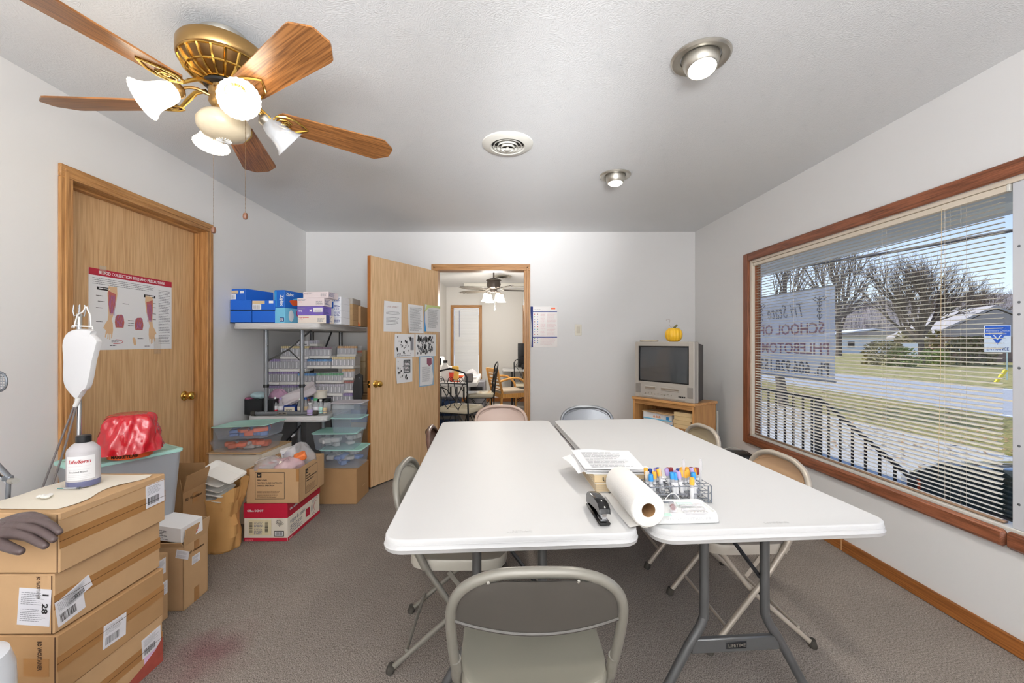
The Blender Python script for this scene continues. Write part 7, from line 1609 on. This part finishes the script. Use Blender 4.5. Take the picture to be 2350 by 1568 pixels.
shelfbox('papers', 'loose newspapers on the lowest shelf of the cart', 'papers', .32, -.18, .089, (.40, .28, .05), K['paper_w'], R(3))
# framed thing leaning behind the cart, waste bin
fl = thing('leaning_frame', 'dark-edged picture frame leaning between the cart and the wall', 'frame', (1.895, 4.03, 0), R(-72)); 
MB().box((0, 0, .32), (.20, .02, .64), ch=.003).build('frame', K['offwhite'], fl, smooth=False); MB().box((0, -.0105, .32), (.175, .004, .61)).build('dark_inner', K['steel'], fl, smooth=False); MB().box((0, -.0125, .32), (.145, .004, .58)).build('panel', mat('grey_panel', C(176, 176, 180), .4), fl, smooth=False)
wbn = thing('waste_bin', 'grey waste bin with a black top and wire handle under the window', 'bin', (1.795, 3.40, 0), R(-10)); wbn.scale = (1, 1, 1.06)
rg = [[(x*k, y*k, z) for x, y, _ in rrect(.13, .10, .03, 0)] for k, z in ((.8, 0), (.98, .30), (1, .335), (1, .345))]
MB().rings(rg).build('bin', mat('silver_bin', C(176, 178, 186), .35, .3), wbn, ang=50)
MB().rings([[(x*k, y*k, z) for x, y, _ in rrect(.13, .10, .03, 0)] for k, z in ((.98, .342), (.98, .362), (.90, .372), (.4, .375))]).build('lid', K['black'], wbn, ang=50)
MB().tube([(-.125, 0, .345), (-.09, .02, .385), (0, .03, .405), (.09, .02, .385), (.125, 0, .345)], .0025, 6).build('wire_handle', K['nickel'], wbn)

# ================================================================ the far room
ft = thing('far_table', 'white folding table in the far room, crowded with supplies', 'table', (-.90, 6.45, 0), R(2)); o = table_top(.80, 1.70, .05, .07, 'tabletop', ft, K['tabletop']); o.location = (0, 0, .737)
for s_ in (-1, 1): leg_set(ft, s_, .85, .69, K['tableleg'], label_txt=False)
ZF = .738
def far(name, lab, cat, px, py, Y, mb, m, z=ZF, rz=0):
    q = P(px, py, Y); o = mb.build(name, m); o.location = (q.x, Y, z); o.rotation_euler = (0, 0, rz); return tag(o, lab, cat, 'supplies on the far table')
sp_ = thing('speaker_cube', 'grey cube speaker at the front corner of the far table', 'speaker', (P(1076, 870, 5.75).x, 5.75, ZF)); MB().box((0, 0, .058), (.115, .09, .116), ch=.012).build('case', mat('grey_fabric', C(112, 106, 104), .7), sp_); MB().b2((-.045, -.050, .012), (.045, -.044, .104), ch=.002).build('front_mesh', mat('grey_mesh', C(124, 118, 116), .8), sp_)
MB().lathe([(.014, 0), (.014, .003)], 12, (.03, -.0, .117)).build('ring', K['purple'], sp_)
jg = thing('white_jug', 'white plastic jug with a black cap on the far table', 'jug', (P(1022, 860, 6.0).x, 6.0, ZF)); MB().rings([[(x*k, y*k, z) for x, y, _ in rrect(.065, .05, .02, 0)] for k, z in ((.95, 0), (1, .01), (.98, .12), (.72, .20), (.45, .235), (.4, .25))]).build('body', K['white'], jg, ang=50); MB().cyl((0, 0, .25), (0, 0, .285), .03, n=16).build('cap', K['black'], jg)
rc = thing('red_tumbler', 'red plastic tumbler with a clear lid on the far table', 'tumbler', (P(1036, 862, 5.9).x, 5.9, ZF)); MB().lathe([(.024, 0), (.034, .12)], 18).build('cup', mat('tomato_red', C(224, 66, 44), .4), rc); MB().lathe([(.038, .12), (.042, .165), (.030, .168), (0, .17)], 18).build('lid', K['film'], rc)
far('yellow_packet', 'yellow and orange snack packet leaning behind the tumbler', 'packet', 1045, 850, 6.05, MB().box((0, 0, .10), (.10, .03, .20), ch=.01), mat('yellow_packet', C(236, 190, 90), .4, var=.2, vscale=20))
far('paper_cup', 'pale cup with a red rim at the back of the far table', 'cup', 1034, 838, 6.6, MB().lathe([(.03, 0), (.04, .16), (.036, .162)], 18), K['label'], z=ZF); far('red_pack', 'red pack lying behind the cube speaker', 'packet', 1056, 858, 6.4, MB().box((0, 0, .02), (.12, .08, .04), ch=.008), K['orange'])
far('paper_pad', 'white paper pad stacked behind the cube speaker', 'paper', 1078, 860, 6.3, MB().box((0, 0, .015), (.20, .16, .03), ch=.004), K['paper']); far('scissors', 'black-handled scissors on the far table', 'scissors', 1055, 868, 5.85, MB().tube([(-.06, 0, .006), (0, .01, .006), (.05, -.01, .006), (.07, .01, .006)], .006, 6), K['black'])
far('orange_marker', 'orange marker pen near the edge of the far table', 'pen', 1047, 873, 5.75, MB().cyl((-.06, 0, .006), (.05, .01, .006), .006, n=8), K['orange']); far('clear_wrap', 'crumpled clear wrap at the back right of the far table', 'wrap', 1083, 850, 6.9, MB().lathe([(.0, 0), (.10, .01), (.08, .06), (.03, .10), (0, .11)], 14, wob=lambda t, z: 1+.2*math.sin(5*t+z*40)), K['film'])
wp_ = thing('white_printer', 'white appliance at the left of the far table, cut off by the door', 'appliance', (-1.17, 6.55, ZF)); MB().box((0, 0, .16), (.20, .30, .32), ch=.02).build('case', K['white'], wp_); MB().b2((-.05, -.155, .20), (.09, -.149, .30)).build('dark_panel', K['black'], wp_)
# floor things under the far table
ct_ = thing('blue_tub', 'dark blue storage tub under the far table', 'storage bin', (-1.0, 6.1, 0)); MB().rings([[(x*k, y*k, z) for x, y, _ in rrect(.24, .20, .04, 0)] for k, z in ((.85, 0), (1, .40), (1.05, .41), (1.05, .46), (.9, .47))]).build('tub', mat('tub_blue', C(44, 66, 104), .4), ct_, ang=50)
b = MB()
for k in range(4): b.b2((-.20+.12*k, -.215, .08), (-.185+.12*k, -.20, .40))
b.build('ribs', bpy.data.materials['tub_blue'], ct_, smooth=False)
gm = thing('grey_machine', 'grey office machine standing below the far table', 'machine', (-.62, 7.55, 0)); MB().box((0, 0, .30), (.30, .30, .60), ch=.02).build('case', mat('grey_machine', C(140, 140, 146), .4), gm); MB().b2((-.11, -.156, .36), (.10, -.149, .50), ch=.004).build('dark_slot', K['black'], gm)
# wrought iron chairs
irn = mat('wrought_iron', C(34, 36, 40), .45, .4); cush = mat('plastic_wrapped_cushion', C(206, 196, 172), .18, coat=.6, bump=(18, .4, .01))
def iron_chair(loc, rz, lab):
    t = thing('iron_chair', lab, 'chair', loc, rz, 'wrought iron chairs in the far room')     # faces +y
    W = .20
    MB().tube([(-W, -.20, .0), (-W, -.20, .46), (-W-.01, -.25, .88), (-W+.02, -.262, .93), (-.10, -.27, .955), (0, -.272, .975), (.10, -.27, .955), (W-.02, -.262, .93), (W+.01, -.25, .88), (W, -.20, .46), (W, -.20, 0)], .010, 8).build('back_frame', irn, t)
    b = MB(); b.tube([(-W, -.245, .80), (W, -.245, .80)], .006, 6)
    for cx_, s_ in ((-.13, 1), (0, -1), (.13, 1)):
        b.tube([(cx_+s_*.028*f*math.cos(a), -.253, .835+.028*f*math.sin(a)) for a, f in [(R(40*i), 1-.07*i) for i in range(12)]], .004, 5)
        b.tube([(cx_-.05, -.250, .80), (cx_-.03, -.256, .86), (cx_, -.258, .88), (cx_+.03, -.256, .86), (cx_+.05, -.250, .80)], .004, 5)
    b.build('scroll_band', irn, t)
    b = MB()
    for s_ in (-1, 1):
        b.tube([(s_*.16, -.245, .80), (s_*.08, -.228, .66), (s_*.02, -.215, .54), (s_*.10, -.203, .47)], .005, 6); b.tube([(s_*.04, -.245, .80), (s_*.05, -.230, .68), (s_*.12, -.215, .56), (s_*.05, -.203, .47)], .005, 6)
    b.build('back_rods', irn, t)
    MB().rings([[(x, y, z) for x, y, z in rrect(.21*k, .21*k, .05, zz)] for k, zz in ((.97, .445), (1, .455), (1, .485), (.95, .505), (.4, .512))]).build('cushion', cush, t, ang=50)
    MB().tube([(-.20, -.20, .44), (.20, -.20, .44), (.20, .20, .44), (-.20, .20, .44)], .009, 8, closed=True).build('seat_frame', irn, t)
    for s_ in (-1, 1): MB().tube([(s_*.20, .20, .44), (s_*.205, .205, .25), (s_*.20, .20, .10), (s_*.22, .22, .01)], .009, 8).build('leg', irn, t)
    b = MB()
    for s_ in (-1, 1): b.tube([(s_*.2, -.2, .14), (0, 0, .26), (s_*.2, .2, .14)], .006, 6); b.tube([(s_*.2, -.15, .43), (s_*.2, -.05, .30), (s_*.2, .05, .30), (s_*.2, .15, .43)], .005, 6)
    b.build('brace_scrolls', irn, t)
    return t
iron_chair((-.62, 5.15, 0), R(-22), 'black scrolled iron chair nearest the doorway, clear-wrapped cushion')
iron_chair((-.50, 6.55, 0), R(98), 'black scrolled iron chair at the far table, seen edge on')
iron_chair((.25, 7.97, 0), R(180), 'black scrolled iron chair behind the wooden armchair')
# wooden armchair
wa = thing('wooden_armchair', 'honey wood armchair with curved arms and slatted back', 'chair', (-.06, 7.25, 0), R(-66)); hw = wood('honey_wood', C(190, 130, 62), C(224, 170, 98), 2); W = .27
for s_ in (-1, 1):
    MB().tube([(s_*W*.88, -.25, 0), (s_*W*.9, -.22, .45), (s_*W*.9, -.31, .84)], .022, 8, flat=.8).build('back_post', hw, wa)
    MB().tube(sm([(s_*W, .26, 0), (s_*W, .25, .44), (s_*W, .22, .56), (s_*W, .12, .655), (s_*W, -.02, .685), (s_*W, -.16, .665), (s_*W*.95, -.27, .63)]), .019, 8).build('arm', hw, wa)
    MB().b2((s_*W-.015, -.23, .36), (s_*W+.015, .25, .43)).build('side_rail', hw, wa)
MB().b2((-W, .23, .36), (W, .26, .43)).build('front_rail', hw, wa); MB().b2((-W*.9, -.24, .36), (W*.9, -.21, .43)).build('rear_rail', hw, wa)
MB().box((0, -.295, .805), (W*1.8, .022, .075), rot=Matrix.Rotation(R(12), 3, 'X')).build('top_rail', hw, wa)
for k in range(5): MB().box((0, -.232-.0125*k, .50+.058*k), (W*1.75, .012, .022), rot=Matrix.Rotation(R(12), 3, 'X')).build('slat', hw, wa)
MB().rings([rrect(.25, .23, .04, z) if z < .47 else rrect(.23, .21, .04, z) for z in (.43, .445, .465, .48)]).build('seat_pad', mat('woven_seat', C(184, 170, 152), .9, bump=(200, .4, .002)), wa, ang=50)
# desk and monitor behind
dkk = thing('far_desk', 'long white folding table along the far wall', 'table', (.75, 8.72, 0)); o = table_top(1.9, .60, .05, .05, 'tabletop', dkk, K['tabletop']); o.location = (0, 0, .737)
for x in (-.75, .75):
    for y in (-.25, .25): MB().cyl((x, y, 0), (x, y, .70), .016, n=8).build('leg', K['black'], dkk)
MB().tube([(-.62, -.25, .2), (.10, -.25, .60)], .012, 6).build('brace', K['black'], dkk)
mo = thing('monitor', 'tall black flat monitor standing on the far desk', 'monitor', (.42, 8.72, ZF)); MB().box((0, 0, .27), (.60, .04, .50), ch=.008).build('screen_case', K['black'], mo); MB().b2((-.28, -.022, .04), (.28, -.019, .50)).build('screen', K['blackgloss'], mo); MB().b2((-.10, -.08, 0), (.10, .08, .02)).build('foot', K['black'], mo)
pr3 = thing('desk_clutter', 'dark low machine in front of the monitor on the far desk', 'machine', (.34, 8.50, ZF)); MB().box((0, 0, .05), (.30, .16, .10), ch=.02).build('case', K['black'], pr3)
# leaf-bladed fan
f2 = thing('ceiling_fan', 'dark bronze ceiling fan with leaf-shaped blades in the far room', 'ceiling fan', (-.296, 6.8, CEIL)); brz = mat('dark_bronze', C(84, 76, 70), .45, .5); lfm = mat('leaf_blade', C(92, 86, 78), .6, var=.25, vscale=20)
MB().lathe([(.07, 0), (.065, -.02), (.03, -.05)], 24).build('canopy', brz, f2); MB().cyl((0, 0, -.03), (0, 0, -.17), .012, n=10).build('down_rod', brz, f2)
MB().lathe([(.03, -.15), (.09, -.17), (.125, -.19), (.105, -.21), (.115, -.26), (.10, -.31), (.06, -.33), (.05, -.38)], 32).build('motor_housing', brz, f2)
b = MB()
for k in range(14): a = 2*PI*k/14; b.cyl((.10*math.cos(a), .10*math.sin(a), -.195), (.103*math.cos(a), .103*math.sin(a), -.205), .01, n=6)
b.build('studs', K['gold'], f2)
for i in range(5):
    a = R(8+72*i); b = MB(); N = 22
    for s_ in (-1, 1):
        for k in range(N):
            x = .16+.50*k/N; wq = .085*math.sin(PI*min(1, (k+1.5)/(N+2)))**.6; b.add([(x, 0, 0), (x+.022, 0, 0), (x+.045, s_*wq, -.012), (x+.026, s_*wq*.98, -.012)], [(0, 1, 2, 3)]); b.add([(x, 0, .003), (x+.022, 0, .003), (x+.045, s_*wq, -.010), (x+.026, s_*wq*.98, -.010)], [(0, 1, 2, 3)])
    b.tube([(.08, 0, .03), (.16, 0, .004), (.68, 0, -.002)], [.010, .008, .003], 6); o = b.build('leaf_blade', lfm, f2, smooth=False); o.matrix_local = Matrix.Rotation(a, 4, 'Z') @ Matrix.Translation((0, 0, -.345)) @ Matrix.Rotation(R(10), 4, 'X')
for i in range(4):
    a = R(30+90*i); u = Vector((math.cos(a), math.sin(a), 0)); arm_ = MB().tube([u*.03+Vector((0, 0, -.38)), u*.10+Vector((0, 0, -.37)), u*.14+Vector((0, 0, -.40))], .007, 6).build('lamp_arm', brz, f2)
    MB().lathe([(.022, 0), (.035, -.015), (.042, -.06), (.052, -.10), (.072, -.13)], 24, u*.145+Vector((0, 0, -.405)), cap=False).build('glass_shade', K['shade_lit'], arm_)
ld = bpy.data.lights.new('bulb_light', 'POINT'); ld.energy = 60; ld.color = (1, .93, .84); ld.shadow_soft_size = .15; lo = bpy.data.objects.new('bulb_light', ld); COL.objects.link(lo); lo.parent = f2; lo.location = (0, 0, -.62)
MB().cyl((.02, 0, -.38), (.02, 0, -.64), .002, n=5).build('pull_chain', K['nickel'], f2); MB().lathe([(0, 0), (.012, -.01), (.014, -.03), (0, -.04)], 10, (.02, 0, -.64)).build('pull_knob', K['white'], f2)
for o in list(bpy.data.objects):                          # nothing below may carry a category unless it is a thing
    if o.parent is not None and 'category' in o: del o['category']
